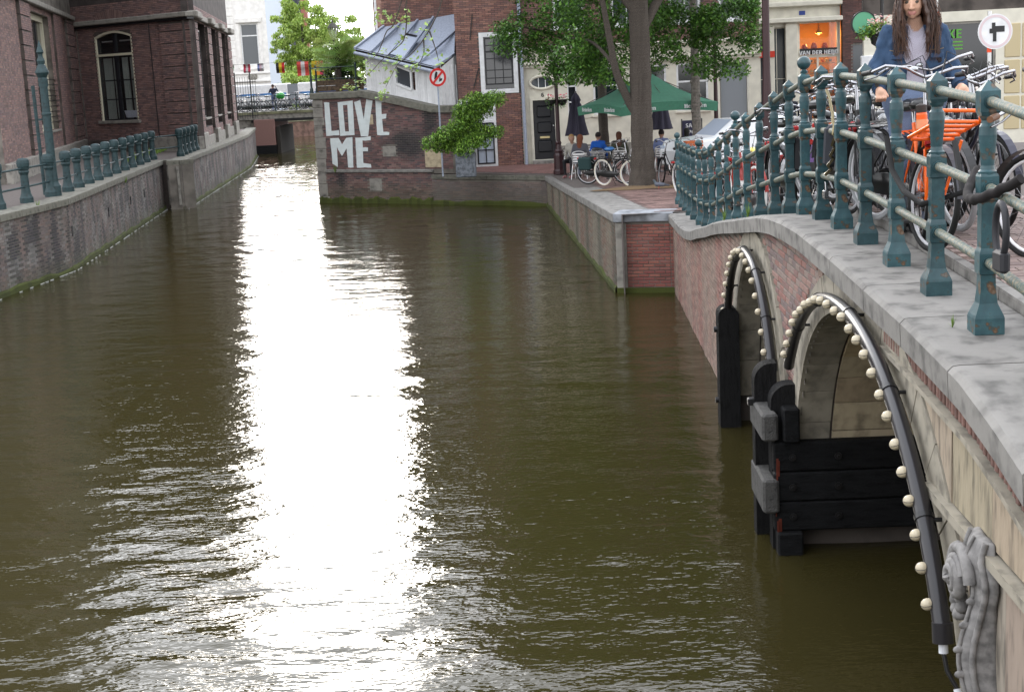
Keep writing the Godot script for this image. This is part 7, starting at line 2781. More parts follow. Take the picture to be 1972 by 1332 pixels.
	q.call("black bicycle with white tyres and blue saddle cover left of the big tree", 2.95, -37.6, -0.9, {"tyre": Color(0.62, 0.58, 0.48), "rim": Color(0.6, 0.6, 0.6), "cover": Color(0.03, 0.12, 0.3), "steer": 0.5, "bar": 1.15})
	q.call("black bicycle leaning behind the white tyred one", 2.75, -39.0, -0.5, {"bags": Color(0.02, 0.06, 0.06), "bar": 1.1})
	q.call("black bicycle with red rear lamp just right of the big tree", 4.15, -36.2, 1.9, {"bar": 1.08, "steer": -0.2})
	q.call("black bicycle carrying an orange wooden crate behind the first posts", 4.75, -36.5, -1.6, {"crate": Color(0.38, 0.09, 0.02), "bar": 1.14})
	q.call("bicycle with pale tyres at the foot of the bridge railing", 4.05, -31.9, -1.3, {"tyre": Color(0.55, 0.53, 0.48), "bar": 1.08})
	q.call("black bicycle in the thick of the row behind the first posts", 5.1, -33.6, -1.2, {"bar": 1.12})
	q.call("black bicycle with silver mudguards in front of the white car", 5.6, -35.2, -1.5, {"guard": Color(0.5, 0.5, 0.5)})


# the woman behind the railing, seen from the hips up to the eyes
func woman() -> void:
	var den := Color(0.045, 0.095, 0.19)
	var tee := Color(0.7, 0.66, 0.78)
	var hair := Color(0.03, 0.013, 0.009)
	var skin := Color(0.6, 0.36, 0.25)
	var t := thing("person", "person with long dark hair in blue denim jacket standing behind the orange bicycle", "person", Vector3(3.03, 2.91, -10.75), -0.12)
	var jean := Color(0.2, 0.27, 0.42)
	var b := []
	b.append([Vector3(-0.1, 0.96, 0), Vector3(0.1, 0.96, 0), 0.13, 0.13, jean])
	for s in [-1, 1]:
		b.append([Vector3(0.09 * s, 0.95, 0), Vector3(0.1 * s, 0.52, 0.03), 0.11, 0.07, jean])
		b.append([Vector3(0.1 * s, 0.52, 0.03), Vector3(0.1 * s, 0.1, -0.03), 0.058, 0.042, jean])
		b.append([Vector3(0.1 * s, 0.05, -0.05), Vector3(0.11 * s, 0.04, 0.12), 0.042, 0.035, Color(0.03, 0.03, 0.03)])
	b.append([Vector3(0, 1.08, 0.0), Vector3(0, 1.22, 0.0), 0.12, 0.125, tee, 0.75])
	b.append([Vector3(-0.07, 1.32, 0), Vector3(0.07, 1.32, 0), 0.12, 0.12, tee, 0.8])
	b.append([Vector3(-0.12, 1.44, -0.02), Vector3(0.12, 1.44, -0.02), 0.06, 0.06, tee])
	b.append([Vector3(0, 1.42, -0.02), Vector3(0, 1.54, 0.0), 0.056, 0.052, skin])
	var bm := body(b, 0.014, 0.04)
	bm.wrinkle(0.01, 9.0, 4)
	part(t, "body", bm, M.cloth)
	# head with a face
	var h := []
	var o := Vector3(-0.01, 1.665, 0.01)
	var hx := Basis(Vector3.UP, -0.3) * Basis(Vector3(1, 0, 0), 0.22)
	var H := func(x, y, z): return o + hx * Vector3(x, y, z)
	h.append([H.call(0, 0.03, -0.02), H.call(0, 0.045, 0.0), 0.09, 0.088, skin])
	h.append([H.call(0, -0.058, 0.045), H.call(0, -0.01, 0.035), 0.04, 0.064, skin])
	for s in [-1, 1]:
		h.append([H.call(0.035 * s, -0.025, 0.055), H.call(0.03 * s, -0.06, 0.045), 0.032, 0.028, skin])
		h.append([H.call(0.034 * s, 0.012, 0.077), H.call(0.03 * s, 0.012, 0.079), 0.012, 0.012, Color(0.03, 0.02, 0.015), 1.0, 0.004])
		h.append([H.call(0.05 * s, 0.036, 0.074), H.call(0.018 * s, 0.038, 0.085), 0.006, 0.006, hair, 1.0, 0.004])
		h.append([H.call(0.089 * s, 0.0, -0.01), H.call(0.092 * s, 0.03, -0.015), 0.014, 0.018, skin, 1.0, 0.008])
		h.append([H.call(0.012 * s, -0.028, 0.098), H.call(0.008 * s, -0.028, 0.1), 0.009, 0.009, skin, 1.0, 0.008])
	h.append([H.call(0, -0.022, 0.108), H.call(0, 0.025, 0.09), 0.012, 0.009, skin, 1.0, 0.012])
	h.append([H.call(-0.02, -0.058, 0.084), H.call(0.02, -0.058, 0.084), 0.006, 0.006, Color(0.48, 0.2, 0.17), 1.0, 0.008])
	h.append([H.call(-0.014, -0.067, 0.083), H.call(0.014, -0.067, 0.083), 0.0065, 0.0065, Color(0.5, 0.22, 0.19), 1.0, 0.008])
	h.append([H.call(0, -0.086, 0.062), H.call(0, -0.082, 0.062), 0.022, 0.022, skin])
	part(t, "head", body(h, 0.0055, 0.02), M.skin if false else mat("face", lin(1, 1, 1), 0.5))
	# hair: a cap and long locks over both shoulders
	var cap := []
	cap.append([H.call(0, 0.06, -0.03), H.call(0, 0.075, -0.015), 0.1, 0.097, hair])
	cap.append([H.call(0, 0.0, -0.06), H.call(0, -0.2, -0.09), 0.09, 0.08, hair])
	for s in [-1, 1]:
		cap.append([H.call(0.075 * s, 0.06, 0.02), H.call(0.092 * s, -0.07, 0.03), 0.035, 0.03, hair])
	var hr := part(t, "hair", body(cap, 0.012, 0.02), mat("hair", lin(1, 1, 1), 0.4))
	# heavy waves falling in front of both shoulders, then fine loose strands
	var wave := []
	for s in [-1, 1]:
		for q in [[0.07, 0.05, 0.09, 1.36, 0.1, 0.024], [0.08, 0.0, 0.12, 1.4, 0.05, 0.027], [0.065, -0.05, 0.1, 1.38, -0.07, 0.05]]:
			var prev: Vector3 = H.call(q[0] * s, 0.07, q[1])
			for k in range(1, 7):
				var u := k / 6.0
				var p: Vector3 = (H.call(q[0] * s, 0.07, q[1]) as Vector3).lerp(Vector3((q[2] + (0.02 if s < 0 else -0.03)) * s, q[3] - (0.05 if s > 0 else 0.0), q[4]), u) + Vector3(0.028 * s * sin(u * PI) + 0.012 * sin(u * 12.0 + q[2] * 30.0) * u, 0, 0.05 * sin(u * PI * 0.8))
				wave.append([prev, p, q[5] * (0.75 - 0.5 * absf(u - 0.55)), q[5] * (0.75 - 0.6 * absf(u - 0.45)), Color(0.045, 0.02, 0.012), 1.0, 0.02])
				prev = p
	part(hr, "waves", body(wave, 0.009, 0.02), M.hair)
	var lock := MB.new()
	for i in 520:
		var s := -1 if i % 2 else 1
		var p0: Vector3 = H.call(rf(0.05, 0.1) * s, rf(0.02, 0.13), rf(-0.08, 0.05))
		var e := Vector3(rf(0.04, 0.15) * s, rf(1.22, 1.46), rf(0.0, 0.14))
		lock.col = Color(0.055, 0.026, 0.015) * rf(0.4, 2.4)
		var pts := []
		var ph := rf(0, TAU)
		for k in 9:
			var u := k / 8.0
			pts.append(p0.lerp(e, u) + Vector3(s * 0.04 * sin(u * PI) + 0.012 * u * sin(u * 11.0 + ph), 0.0, 0.06 * sin(u * PI * 0.8) + 0.012 * u * cos(u * 9.0 + ph)))
		lock.tube(pts, [0.0022, 0.0025, 0.0025, 0.0022, 0.002, 0.0018, 0.0015, 0.001, 0.0004], 4, false)
	part(hr, "strands", lock, M.hair, Transform3D.IDENTITY, "stuff")
	# denim jacket, open in front, with collar, cuffs, pocket flaps and seams
	var dm := mat("denim", lin(1, 1, 1), 0.95, 0, "fine", 0.12, "fine", 0.15)
	var j := []
	for s in [-1, 1]:
		var sh := Vector3(0.175 * s, 1.44, -0.02)
		var el := Vector3(0.26 * s, 1.2, -0.02)
		var wr := Vector3(0.3 * s + (0.02 if s < 0 else -0.01), 1.06, 0.2)
		j.append([sh, el, 0.07, 0.058, den])
		j.append([el, wr, 0.056, 0.044, den])
		j.append([Vector3(0.12 * s, 1.46, -0.03), sh, 0.062, 0.07, den])
		j.append([Vector3(0.13 * s, 1.36, 0.045), Vector3(0.14 * s, 1.02, 0.05), 0.075, 0.072, den, 0.85])
		j.append([Vector3(0.14 * s, 1.36, -0.05), Vector3(0.13 * s, 1.0, -0.05), 0.09, 0.09, den])
	j.append([Vector3(-0.08, 1.3, -0.07), Vector3(0.08, 1.3, -0.07), 0.09, 0.09, den])
	j.append([Vector3(-0.08, 1.08, -0.07), Vector3(0.08, 1.08, -0.07), 0.085, 0.085, den])
	var jm := body(j, 0.013, 0.035)
	jm.wrinkle(0.022, 11.0, 3)
	var jk := part(t, "denim_jacket", jm, dm)
	for s in [-1, 1]:
		var cm := MB.new()
		cm.col = den * 1.25
		cm.quad(Vector3(0.05 * s, 1.5, 0.06), Vector3(0.13 * s, 1.5, 0.0), Vector3(0.16 * s, 1.41, 0.1), Vector3(0.075 * s, 1.38, 0.13))
		cm.quad(Vector3(0.05 * s, 1.5, 0.055), Vector3(0.075 * s, 1.38, 0.125), Vector3(0.16 * s, 1.41, 0.095), Vector3(0.13 * s, 1.5, -0.005))
		part(jk, "collar", cm, dm)
		cm = MB.new()
		cm.col = den * 1.15
		cm.boxb(Vector3(0.14 * s, 1.28, 0.118), Vector3(0.09, 0.035, 0.012), 0.005)
		part(jk, "pocket_flap", cm, dm)
		cm = MB.new()
		cm.col = Color(0.2, 0.14, 0.07)
		cm.tube([Vector3(0.09 * s, 1.325, 0.115), Vector3(0.14 * s, 1.32, 0.118), Vector3(0.19 * s, 1.33, 0.098)], 0.003, 4)
		part(jk, "seam", cm, M.plain)
		cm = MB.new()
		cm.col = den * 0.9
		cm.tube([Vector3(0.3 * s + (0.013 if s < 0 else -0.006), 1.095, 0.15), Vector3(0.3 * s + (0.02 if s < 0 else -0.01), 1.06, 0.205)], [0.047, 0.048], 12)
		part(jk, "cuff", cm, dm)
		# hand closed on a handlebar grip
		var hb := []
		var w := Vector3(0.3 * s + (0.02 if s < 0 else -0.01), 1.055, 0.215)
		hb.append([w, w + Vector3(0, -0.02, 0.07), 0.027, 0.036, skin])
		for k in 4:
			var sd := Vector3(0.019 * (k - 1.5), 0, 0)
			var kn := w + Vector3(0, -0.02, 0.085) + sd
			hb.append([kn, kn + Vector3(0, -0.035, 0.02), 0.011, 0.01, skin, 1.0, 0.005])
			hb.append([kn + Vector3(0, -0.035, 0.02), kn + Vector3(0, -0.055, -0.01), 0.01, 0.009, skin, 1.0, 0.005])
		hb.append([w + Vector3(-0.03 * s, -0.01, 0.03), w + Vector3(-0.05 * s, -0.045, 0.06), 0.014, 0.011, skin, 1.0, 0.01])
		part(t, "hand", body(hb, 0.006, 0.012), M.face)
		cm = MB.new()
		cm.col = Color(0.03, 0.02, 0.03)
		cm.tube([Vector3(0.1 * s, 1.5, -0.03), Vector3(0.12 * s, 1.47, 0.07), Vector3(0.15 * s, 1.3, 0.11), Vector3(0.18 * s, 1.15, 0.06)], 0.02, 8)
		part(t, "bag_strap", cm, M.cloth)
	bridge_bike("dark bicycle whose handlebar the denim jacket person holds", 16.35, -1.1, 0.15, {"bar": 1.06, "width": 0.3, "col": Color(0.03, 0.03, 0.05), "steer": 0.0})


# ---- far end of the canal ----
func far_end() -> void:
	var t := thing("far_bridge", "low flat canal bridge with iron beam and railing at the far end", "bridge")
	var xf := face(Vector3(-30, 0, -94.5), Vector3.RIGHT)
	box_part(t, "deck", xf, 0, 2.2, 60, 2.66, 0, -7, M.stone, 0)
	box_part(t, "beam", xf, 14.0, 2.02, 22.0, 2.2, 0.05, -7, M.black_metal)
	box_part(t, "edge_beam", xf, 0, 2.5, 60, 2.68, 0.06, 0.003, mat("mossy_concrete", lin(0.2, 0.2, 0.12), 0.9, 0, "stain", 2.0, "", 0, true))
	box_part(t, "pier", xf, 14.2, -0.5, 15.5, 2.19, 0.3, -6, mat("pink_granite", lin(0.27, 0.15, 0.13), 0.8, 0, "grain", 1.0, "", 0, true), 0.02)
	box_part(t, "pier_base", xf, 14.15, -0.5, 15.55, 0.55, 0.36, -6, M.tar_wood, 0.02)
	box_part(t, "abutment", xf, 9, -0.5, 14.19, 2.19, -0.1, -6, M.stone, 0)
	box_part(t, "timber_guard", xf, 15.56, -0.5, 15.8, 1.7, 0.1, -6, mat("wet_wood", lin(0.03, 0.026, 0.022), 1.0), 0.02)
	for i in 22:
		var x := 10.2 + i * 1.35
		if x > 22:
			break
		var mb := MB.new()
		mb.lathe([Vector2(0.07, 0), Vector2(0.05, 0.1), Vector2(0.035, 0.2), Vector2(0.035, 1.0), Vector2(0.06, 1.04), Vector2(0.0, 1.12)], 8)
		part(t, "post", mb, M.green_paint, Transform3D(Basis(), xf * Vector3(x, 2.66, -0.15)))
	for y in [0.35, 0.7, 1.0]:
		var mb := MB.new()
		mb.tube([xf * Vector3(5, 2.66 + y, -0.15), xf * Vector3(22, 2.66 + y, -0.15)], 0.022, 6)
		part(t, "rail", mb, M.green_paint)
	# tall barred fence behind the corner of the brick building
	t = thing("barred_fence", "tall thin barred iron fence beside the brick building at the far bridge", "fence")
	for i in 15:
		var mb := MB.new()
		mb.tube([Vector3(-17.6 + i * 0.16, 2.3, -93.3), Vector3(-17.6 + i * 0.16, 4.9 if i % 6 else 5.2, -93.3)], 0.014 if i % 6 else 0.045, 5)
		part(t, "bar", mb, M.black_metal)
	for y in [2.5, 4.6]:
		var mb := MB.new()
		mb.tube([Vector3(-17.6, y, -93.3), Vector3(-15.3, y, -93.3)], 0.018, 5)
		part(t, "rail", mb, M.black_metal)
	# bicycles on the far bridge
	var kinds := ["black bicycle", "grey bicycle", "black bicycle with white saddle cover", "dark blue bicycle", "bicycle with bright green crate cover"]
	var far_lab := ["leftmost behind the barred fence", "between the fence and the pier", "above the pink pier of the far bridge", "left of the man in dark shirt", "in front of the man on the far bridge", "right of the man in dark shirt", "near the middle of the far railing", "left of the edge of the LOVE ME pier", "at right end of the far railing"]
	for i in 9:
		var b := bicycle(("green-crated bicycle " if i == 4 else "dark bicycle ") + far_lab[i], Vector3(-17.1 + i * 0.62, 2.68, -95.1 - rf(0, 0.5)), rf(-0.5, 0.5) + (PI if i % 2 else 0.0), {"col": [Color(0.02, 0.02, 0.02), Color(0.2, 0.22, 0.25), Color(0.05, 0.07, 0.12)][i % 3], "rim": Color(0.7, 0.7, 0.72), "cover": [Color(0.03, 0.03, 0.03), Color(0.7, 0.7, 0.7), Color(0.1, 0.3, 0.5)][i % 3], "group": "bicycles along the far bridge"})
		if i == 4:
			var mb := MB.new()
			mb.col = Color(0.02, 0.28, 0.04)
			mb.ball(Vector3(0.5, 0.95, 0), Vector3(0.3, 0.24, 0.3), 8, 12)
			part(b, "crate_cover", mb, M.gloss)
	# tram
	t = thing("tram", "white tram with blue stripe passing over the far bridge", "tram")
	var tx := face(Vector3(-32, 2.7, -100.5), Vector3.RIGHT)
	box_part(t, "body", tx, 0, 0.3, 12.4, 1.72, 0, -2.3, M.white_paint, 0.08)
	box_part(t, "body", tx, 12.7, 0.3, 17.6, 1.72, 0, -2.3, M.white_paint, 0.08)
	box_part(t, "body", tx, 18.3, 0.3, 28, 1.72, 0, -2.3, M.white_paint, 0.08)
	var stripe := mat("stripe_blue", lin(0.03, 0.16, 0.42), 0.4)
	for q in [[0.1, 12.3], [12.8, 17.5], [18.4, 27.9]]:
		box_part(t, "stripe", tx, q[0], 0.98, q[1], 1.1, 0.008, -0.02, stripe, 0)
		box_part(t, "skirt", tx, q[0], 0.05, q[1], 0.29, -0.05, -2.2, M.black_metal, 0)
	for q in [[12.4, 12.7], [17.6, 18.3]]:
		box_part(t, "joint", tx, q[0], 0.3, q[1], 1.66, -0.08, -2.2, mat("bellows", lin(0.2, 0.22, 0.24), 0.8) if not M.has("bellows") else M.bellows, 0)
	# cross quay beyond the bridge
	t = thing("far_quay_wall", "mossy brick quay wall across the water beyond the far bridge", "quay wall")
	xf = face(Vector3(-45, -0.5, -124.0), Vector3.RIGHT)
	part(t, "wall", backing(xf, 80, 1.75, [], 0.5), mat("far_brick", lin(0.2, 0.12, 0.095), 0.9, 0, "stain", 3.0, "", 0, true))
	box_part(t, "coping", xf, 0, 1.75, 80, 1.95, 0.06, -0.6, mat("mossy_stone", lin(0.3, 0.29, 0.2), 0.9, 0, "stain", 2.0, "", 0, true), 0.02)
	for i in 6:
		bicycle("pale bicycle far", Vector3(-18.6 + i * 0.75, 1.46, -124.8), rf(-0.4, 0.4), {"col": Color(0.4, 0.42, 0.45), "rim": Color(0.7, 0.7, 0.72), "group": "bicycles on the far cross quay"}).set_meta("label", ["leftmost", "second from left", "third from left", "third from right", "second from right", "rightmost"][i] + " small bicycle of the row on the cross quay below the far bridge")
	# white corner building with tall window
	t = thing("white_building", "pale white plastered corner building with tall window behind the tram", "building")
	xf = face(Vector3(-32, 1.4, -150), Vector3.RIGHT)
	var wp := mat("white_plaster", lin(0.82, 0.8, 0.77), 0.8, 0, "soft", 4.0, "", 0, true)
	part(t, "wall", backing(xf, 8.9, 12.5, [[6.2, 5.1, 1.75, 4.1]], 0.4), wp)
	dark_room(t, xf, 6.2, 5.1, 1.75, 4.1, 1.0)
	window(t, xf, 6.2, 5.1, 1.75, 4.1, 1, 2, M.white_paint, M.pane_mid, {"fw": 0.12, "set": 0.2, "rows": [0.72, 0.28], "bw": 0.12})
	for q in [[5.9, 4.6, 8.3, 4.8, 0.1], [5.8, 9.3, 8.4, 9.75, 0.25], [0, 4.2, 8.9, 4.35, 0.15], [0, 3.4, 8.9, 3.6, 0.2], [5.75, 4.8, 6.1, 9.3, 0.08], [8.05, 4.8, 8.35, 9.3, 0.08]]:
		box_part(t, "moulding", xf, q[0], q[1], q[2], q[3], q[4], -0.05, wp, 0.02)
	for i in 9:
		box_part(t, "groove_band", xf, 0.05, 5.2 + i * 0.8, 5.6, 5.9 + i * 0.8, 0.05, -0.05, wp, 0.02)
	var em := MB.new()
	em.ball(xf * Vector3(7.1, 3.9, 0.05), Vector3(0.5, 0.4, 0.12), 6, 10)
	part(t, "shell_ornament", em, M.stone)
	box_part(t, "sign_board", xf, 4.0, 1.9, 8.4, 2.3, 0.1, -0.02, M.brown_wood if M.has("brown_wood") else M.grey_wood, 0)
	xf = face(Vector3(-23.1, 1.4, -150), Vector3(0.7, 0, -0.7))
	part(t, "side_wall", backing(xf, 4.0, 12.5, [], 0.4), mat("pale_blue_wall", lin(0.6, 0.66, 0.74), 0.8))
	# narrow dark brick house beside it
	t = thing("narrow_house", "narrow dark brick house right of the white building", "house")
	xf = face(Vector3(-21.0, 1.4, -152), Vector3.RIGHT)
	part(t, "wall", backing(xf, 1.5, 13, [], 3.0), mat("dark_house", lin(0.08, 0.085, 0.1), 0.7, 0, "grain", 2.0))
	box_part(t, "brick_edge", xf, 1.2, 0, 1.8, 13, 0.1, -1.0, mat("red_edge", lin(0.3, 0.12, 0.09), 0.8), 0)
	for i in 4:
		box_part(t, "window", xf, 0.3, 2 + i * 2.6, 0.9, 3.6 + i * 2.6, 0.03, -0.1, M.pane_mid, 0)
	# house fronts over the palm
	t = thing("brown_gable_house", "pinkish brown house front seen above the palm", "house")
	xf = face(Vector3(-8.2, 1.3, -100), Vector3.RIGHT)
	part(t, "wall", backing(xf, 1.9, 13, [], 3.0), mat("pink_brown", lin(0.42, 0.25, 0.2), 0.85, 0, "stain", 2.0))
	for i in 3:
		box_part(t, "pilaster", xf, 0.1 + i * 0.75, 0, 0.25 + i * 0.75, 13, 0.12, -0.02, M.white_paint, 0)
	t = thing("orange_brick_house", "orange brick house front behind the top of the zinc roof", "house")
	xf = face(Vector3(-6.0, 1.3, -92), Vector3.RIGHT)
	facade(t, xf, 3.5, 12.0, [], [Color(0.5, 0.22, 0.1), Color(0.42, 0.17, 0.07), Color(0.55, 0.3, 0.15)], M.mortar, 9.0, 0.5, 0.2)
	# bunting over the far bridge
	t = thing("flag_line", "line of small national flags strung across the far bridge", "bunting")
	var ln := []
	for i in 13:
		ln.append(Vector3(-17.6 + i * 0.6, 5.75 - 0.12 * sin(PI * i / 12.0) + 0.02 * i, -95.5))
	var mb := MB.new()
	mb.tube(ln, 0.008, 4)
	part(t, "string", mb, M.grey_wood)
	var flags := [[-17.3, [Color(0.5, 0.65, 0.5), Color(0.6, 0.7, 0.6), Color(0.5, 0.65, 0.5)], 0.3], [-16.4, [Color(0.6, 0.05, 0.1), Color(0.75, 0.7, 0.7), Color(0.6, 0.05, 0.1)], 0.45], [-15.5, [Color(0.2, 0.25, 0.5), Color(0.7, 0.5, 0.55), Color(0.7, 0.68, 0.7)], 0.4], [-14.3, [Color(0.02, 0.02, 0.02), Color(0.75, 0.55, 0.02), Color(0.6, 0.03, 0.03)], 0.55], [-12.95, [Color(0.7, 0.08, 0.06), Color(0.75, 0.72, 0.7), Color(0.7, 0.08, 0.06)], 0.75], [-12.0, [Color(0.75, 0.55, 0.02), Color(0.75, 0.3, 0.02), Color(0.6, 0.04, 0.1)], 0.75]]
	for q in flags:
		var fl := MB.new()
		var h: float = 0.9 * q[2] / 0.75
		for k in 3:
			fl.col = q[1][k]
			for j in 5:
				var f0 := j / 5.0
				var f1 := (j + 1) / 5.0
				var z0 := 0.06 * sin(j * 1.4 + q[0])
				var z1 := 0.06 * sin((j + 1) * 1.4 + q[0])
				var x0: float = q[0] + k * q[2] / 3.0
				var x1: float = q[0] + (k + 1) * q[2] / 3.0
				fl.quad(Vector3(x0, 5.72 - h * f1, -95.48 + z1), Vector3(x1, 5.72 - h * f1, -95.48 + z1), Vector3(x1, 5.72 - h * f0, -95.48 + z0), Vector3(x0, 5.72 - h * f0, -95.48 + z0))
		var m: Material = M.cloth
		part(t, "flag", fl, m)
	# lantern above the palm
	street_lantern("old street lantern on pole rising above the palm", Vector3(-7.9, 1.2, -72.0), 5.1, M.grey_wood, 0)


func street_lantern(label: String, at: Vector3, h: float, m: Material, kind: int) -> Node3D:
	var t := thing("street_lamp", label, "street lamp", at)
	var mb := MB.new()
	mb.lathe([Vector2(0.2, 0), Vector2(0.2, 0.12), Vector2(0.17, 0.16), Vector2(0.17, 0.6), Vector2(0.13, 0.68), Vector2(0.14, 0.75), Vector2(0.1, 0.8)], 8, Transform3D.IDENTITY, false, false)
	part(t, "base", mb, m)
	mb = MB.new()
	mb.lathe([Vector2(0.1, 0.78), Vector2(0.085, 0.95), Vector2(0.1, 1.0), Vector2(0.07, 1.05), Vector2(0.055, h - 0.3), Vector2(0.08, h - 0.22), Vector2(0.05, h - 0.15), Vector2(0.05, h)], 12)
	part(t, "pole", mb, m)
	mb = MB.new()
	for s in [-1, 1]:
		mb.tube([Vector3(0.05 * s, h - 0.5, 0), Vector3(0.2 * s, h - 0.25, 0), Vector3(0.22 * s, h, 0)], 0.014, 6)
	mb.tube([Vector3(-0.28, h - 0.02, 0), Vector3(0.28, h - 0.02, 0)], 0.016, 6)
	part(t, "bracket", mb, m)
	mb = MB.new()
	mb.lathe([Vector2(0.12, h + 0.0), Vector2(0.24, h + 0.55)], 6, Transform3D.IDENTITY, false, false)
	var gl := StandardMaterial3D.new()
	gl.albedo_color = Color(0.9, 0.92, 0.92, 0.25)
	gl.transparency = BaseMaterial3D.TRANSPARENCY_ALPHA
	gl.roughness = 0.05
	part(t, "glass", mb, gl)
	mb = MB.new()
	for k in 6:
		var a := TAU * k / 6
		mb.tube([Vector3(0.12 * cos(a), h, 0.12 * sin(a)), Vector3(0.245 * cos(a), h + 0.56, 0.245 * sin(a))], 0.012, 4)
	mb.lathe([Vector2(0.28, h + 0.55), Vector2(0.26, h + 0.6), Vector2(0.12, h + 0.78), Vector2(0.05, h + 0.8), Vector2(0.04, h + 0.9), Vector2(0.0, h + 0.98)], 8)
	part(t, "lantern_top", mb, m)
	return t


# ---- right hand street: shops, lamps, car, signs ----
func street() -> void:
	var maroon := mat("maroon", lin(0.04, 0.008, 0.011), 0.4, 0, "speck", 0.6)
	# left quay lamp post without a lantern, and the thin post by it
	var t := thing("iron_post", "tall dark green iron post with pointed stepped top on the left quay", "post", Vector3(-11.3, 1.78, -36.75))
	var mb := MB.new()
	mb.lathe([Vector2(0.17, 0), Vector2(0.17, 0.25), Vector2(0.12, 0.35), Vector2(0.11, 0.6), Vector2(0.105, 2.0), Vector2(0.12, 2.02), Vector2(0.12, 2.06), Vector2(0.1, 2.08), Vector2(0.098, 2.75)], 14)
	part(t, "pole", mb, M.iron_matt)
	mb = MB.new()
	mb.lathe([Vector2(0.115, 2.7), Vector2(0.12, 2.9), Vector2(0.1, 2.93), Vector2(0.17, 3.05), Vector2(0.16, 3.09), Vector2(0.1, 3.22), Vector2(0.08, 3.25), Vector2(0.1, 3.34), Vector2(0.06, 3.44), Vector2(0.06, 3.5), Vector2(0.09, 3.55), Vector2(0.0, 3.85)], 14)
	part(t, "top", mb, M.iron_matt)
	mb = MB.new()
	mb.tube([Vector3(0, 0, 0), Vector3(-0.02, 2.75, 0)], 0.045, 10)
	mb.box(Vector3(0.12, 1.9, 0), Vector3(0.25, 0.05, 0.03))
	single("thin_post", mb, M.iron_matt, "thin dark pole standing left of the pointed green post", "post", Transform3D(Basis(), Vector3(-11.75, 1.78, -37.4)))
	# lamp with flower basket by the door, maroon lamps in the street
	t = street_lantern("maroon street lamp with hanging flower baskets beside the black door", Vector3(1.8, 1.02, -46.6), 3.3, maroon, 1)
	for s in [-1, 1]:
		mb = MB.new()
		mb.lathe([Vector2(0.04, 0), Vector2(0.13, 0.08), Vector2(0.16, 0.2)], 10, Transform3D(Basis(), Vector3(0.18 * s, 2.15, 0)))
		part(t, "flower_basket", mb, M.black_metal)
		leaves(t, "flower_leaves", [[Vector3(0.2 * s, 2.36, 0), 0.2], [Vector3(0.16 * s, 2.2, 0.05), 0.17]], 160, leaf_shape(0.06, 0.025), M.leaf, [Color(0.05, 0.12, 0.03), Color(0.09, 0.18, 0.05)])
		leaves(t, "flowers", [[Vector3(0.2 * s, 2.47, 0.06), 0.15]], 90, leaf_shape(0.05, 0.03), M.leaf, [Color(0.75, 0.12, 0.22), Color(0.8, 0.4, 0.5), Color(0.7, 0.05, 0.1)])
	street_lantern("maroon lamp post in the street right of the young tree", Vector3(6.75, 1.3, -46.0), 3.9, maroon, 0)
	street_lantern("darker lamp post just behind the maroon one", Vector3(8.6, 1.3, -53.5), 3.4, M.black_metal, 0)
	t = thing("tall_lamp_post", "tall thick maroon lamp post in front of the shop windows", "street lamp", Vector3(5.9, 1.45, -32.5))
	mb = MB.new()
	mb.lathe([Vector2(0.16, 0), Vector2(0.16, 0.9), Vector2(0.12, 1.0), Vector2(0.11, 1.6), Vector2(0.085, 2.6), Vector2(0.08, 4.5), Vector2(0.06, 7)], 14)
	part(t, "pole", mb, maroon)
	mb = MB.new()
	mb.ball(Vector3(0, 7.2, 0), Vector3(0.25, 0.3, 0.25), 8, 12)
	part(t, "lantern", mb, M.white_paint)
	# round red and white sign in front of the shed
	t = thing("round_sign", "round red-rimmed white sign with slash on a thin pole by the shed", "sign", Vector3(-2.0, 1.0, -48.6))
	t.rotation.y = 0.45
	mb = MB.new()
	mb.tube([Vector3(0, 0, -0.03), Vector3(0, 3.55, -0.03)], 0.03, 8)
	part(t, "pole", mb, M.zinc)
	mb = MB.new()
	mb.lathe([Vector2(0, -0.01), Vector2(0.3, -0.01), Vector2(0.3, 0.0), Vector2(0, 0.0)], 28, Transform3D(Basis(Vector3(1, 0, 0), PI / 2), Vector3(0, 3.25, 0)), false, false)
	part(t, "disc", mb, M.white_paint)
	mb = MB.new()
	mb.lathe([Vector2(0.225, 0.001), Vector2(0.225, 0.006), Vector2(0.3, 0.006), Vector2(0.3, 0.001)], 32, Transform3D(Basis(Vector3(1, 0, 0), PI / 2), Vector3(0, 3.25, 0)), false, false)
	mb.box(Vector3(0, 3.25, 0.009), Vector3(0.07, 0.5, 0.008), Basis(Vector3(0, 0, 1), -0.75))
	part(t, "red_ring", mb, mat("sign_red", lin(0.6, 0.02, 0.02), 0.35))
	mb = MB.new()
	mb.prism(PackedVector2Array([Vector2(-0.13, 3.2), Vector2(-0.05, 3.12), Vector2(0.0, 3.42), Vector2(-0.06, 3.44), Vector2(-0.1, 3.36)]), 0.004, Transform3D(Basis(), Vector3(0, 0, 0.006)))
	mb.prism(PackedVector2Array([Vector2(0.04, 3.1), Vector2(0.14, 3.14), Vector2(0.16, 3.22), Vector2(0.1, 3.2), Vector2(0.08, 3.28), Vector2(0.05, 3.2)]), 0.004, Transform3D(Basis(), Vector3(0, 0, 0.006)))
	part(t, "pictogram", mb, M.black_paint)
	# shop with white lettering
	t = thing("lettered_shop", "cream shop front with white sign lettering and orange lit window", "shop")
	var xf := face(Vector3(10.0, 1.2, -61.5), Vector3.RIGHT)
	var holes := [[0.9, 0.2, 1.45, 4.2], [2.5, 0.5, 1.7, 4.1]]
	part(t, "wall", backing(xf, 4.25, 5.6, holes, 0.3), M.cream)
	var upf := face(Vector3(10.0, 6.8, -61.6), Vector3.RIGHT)
	part(t, "upper_wall", backing(upf, 8, 8.0, [], 0.3), M.mortar_dark)
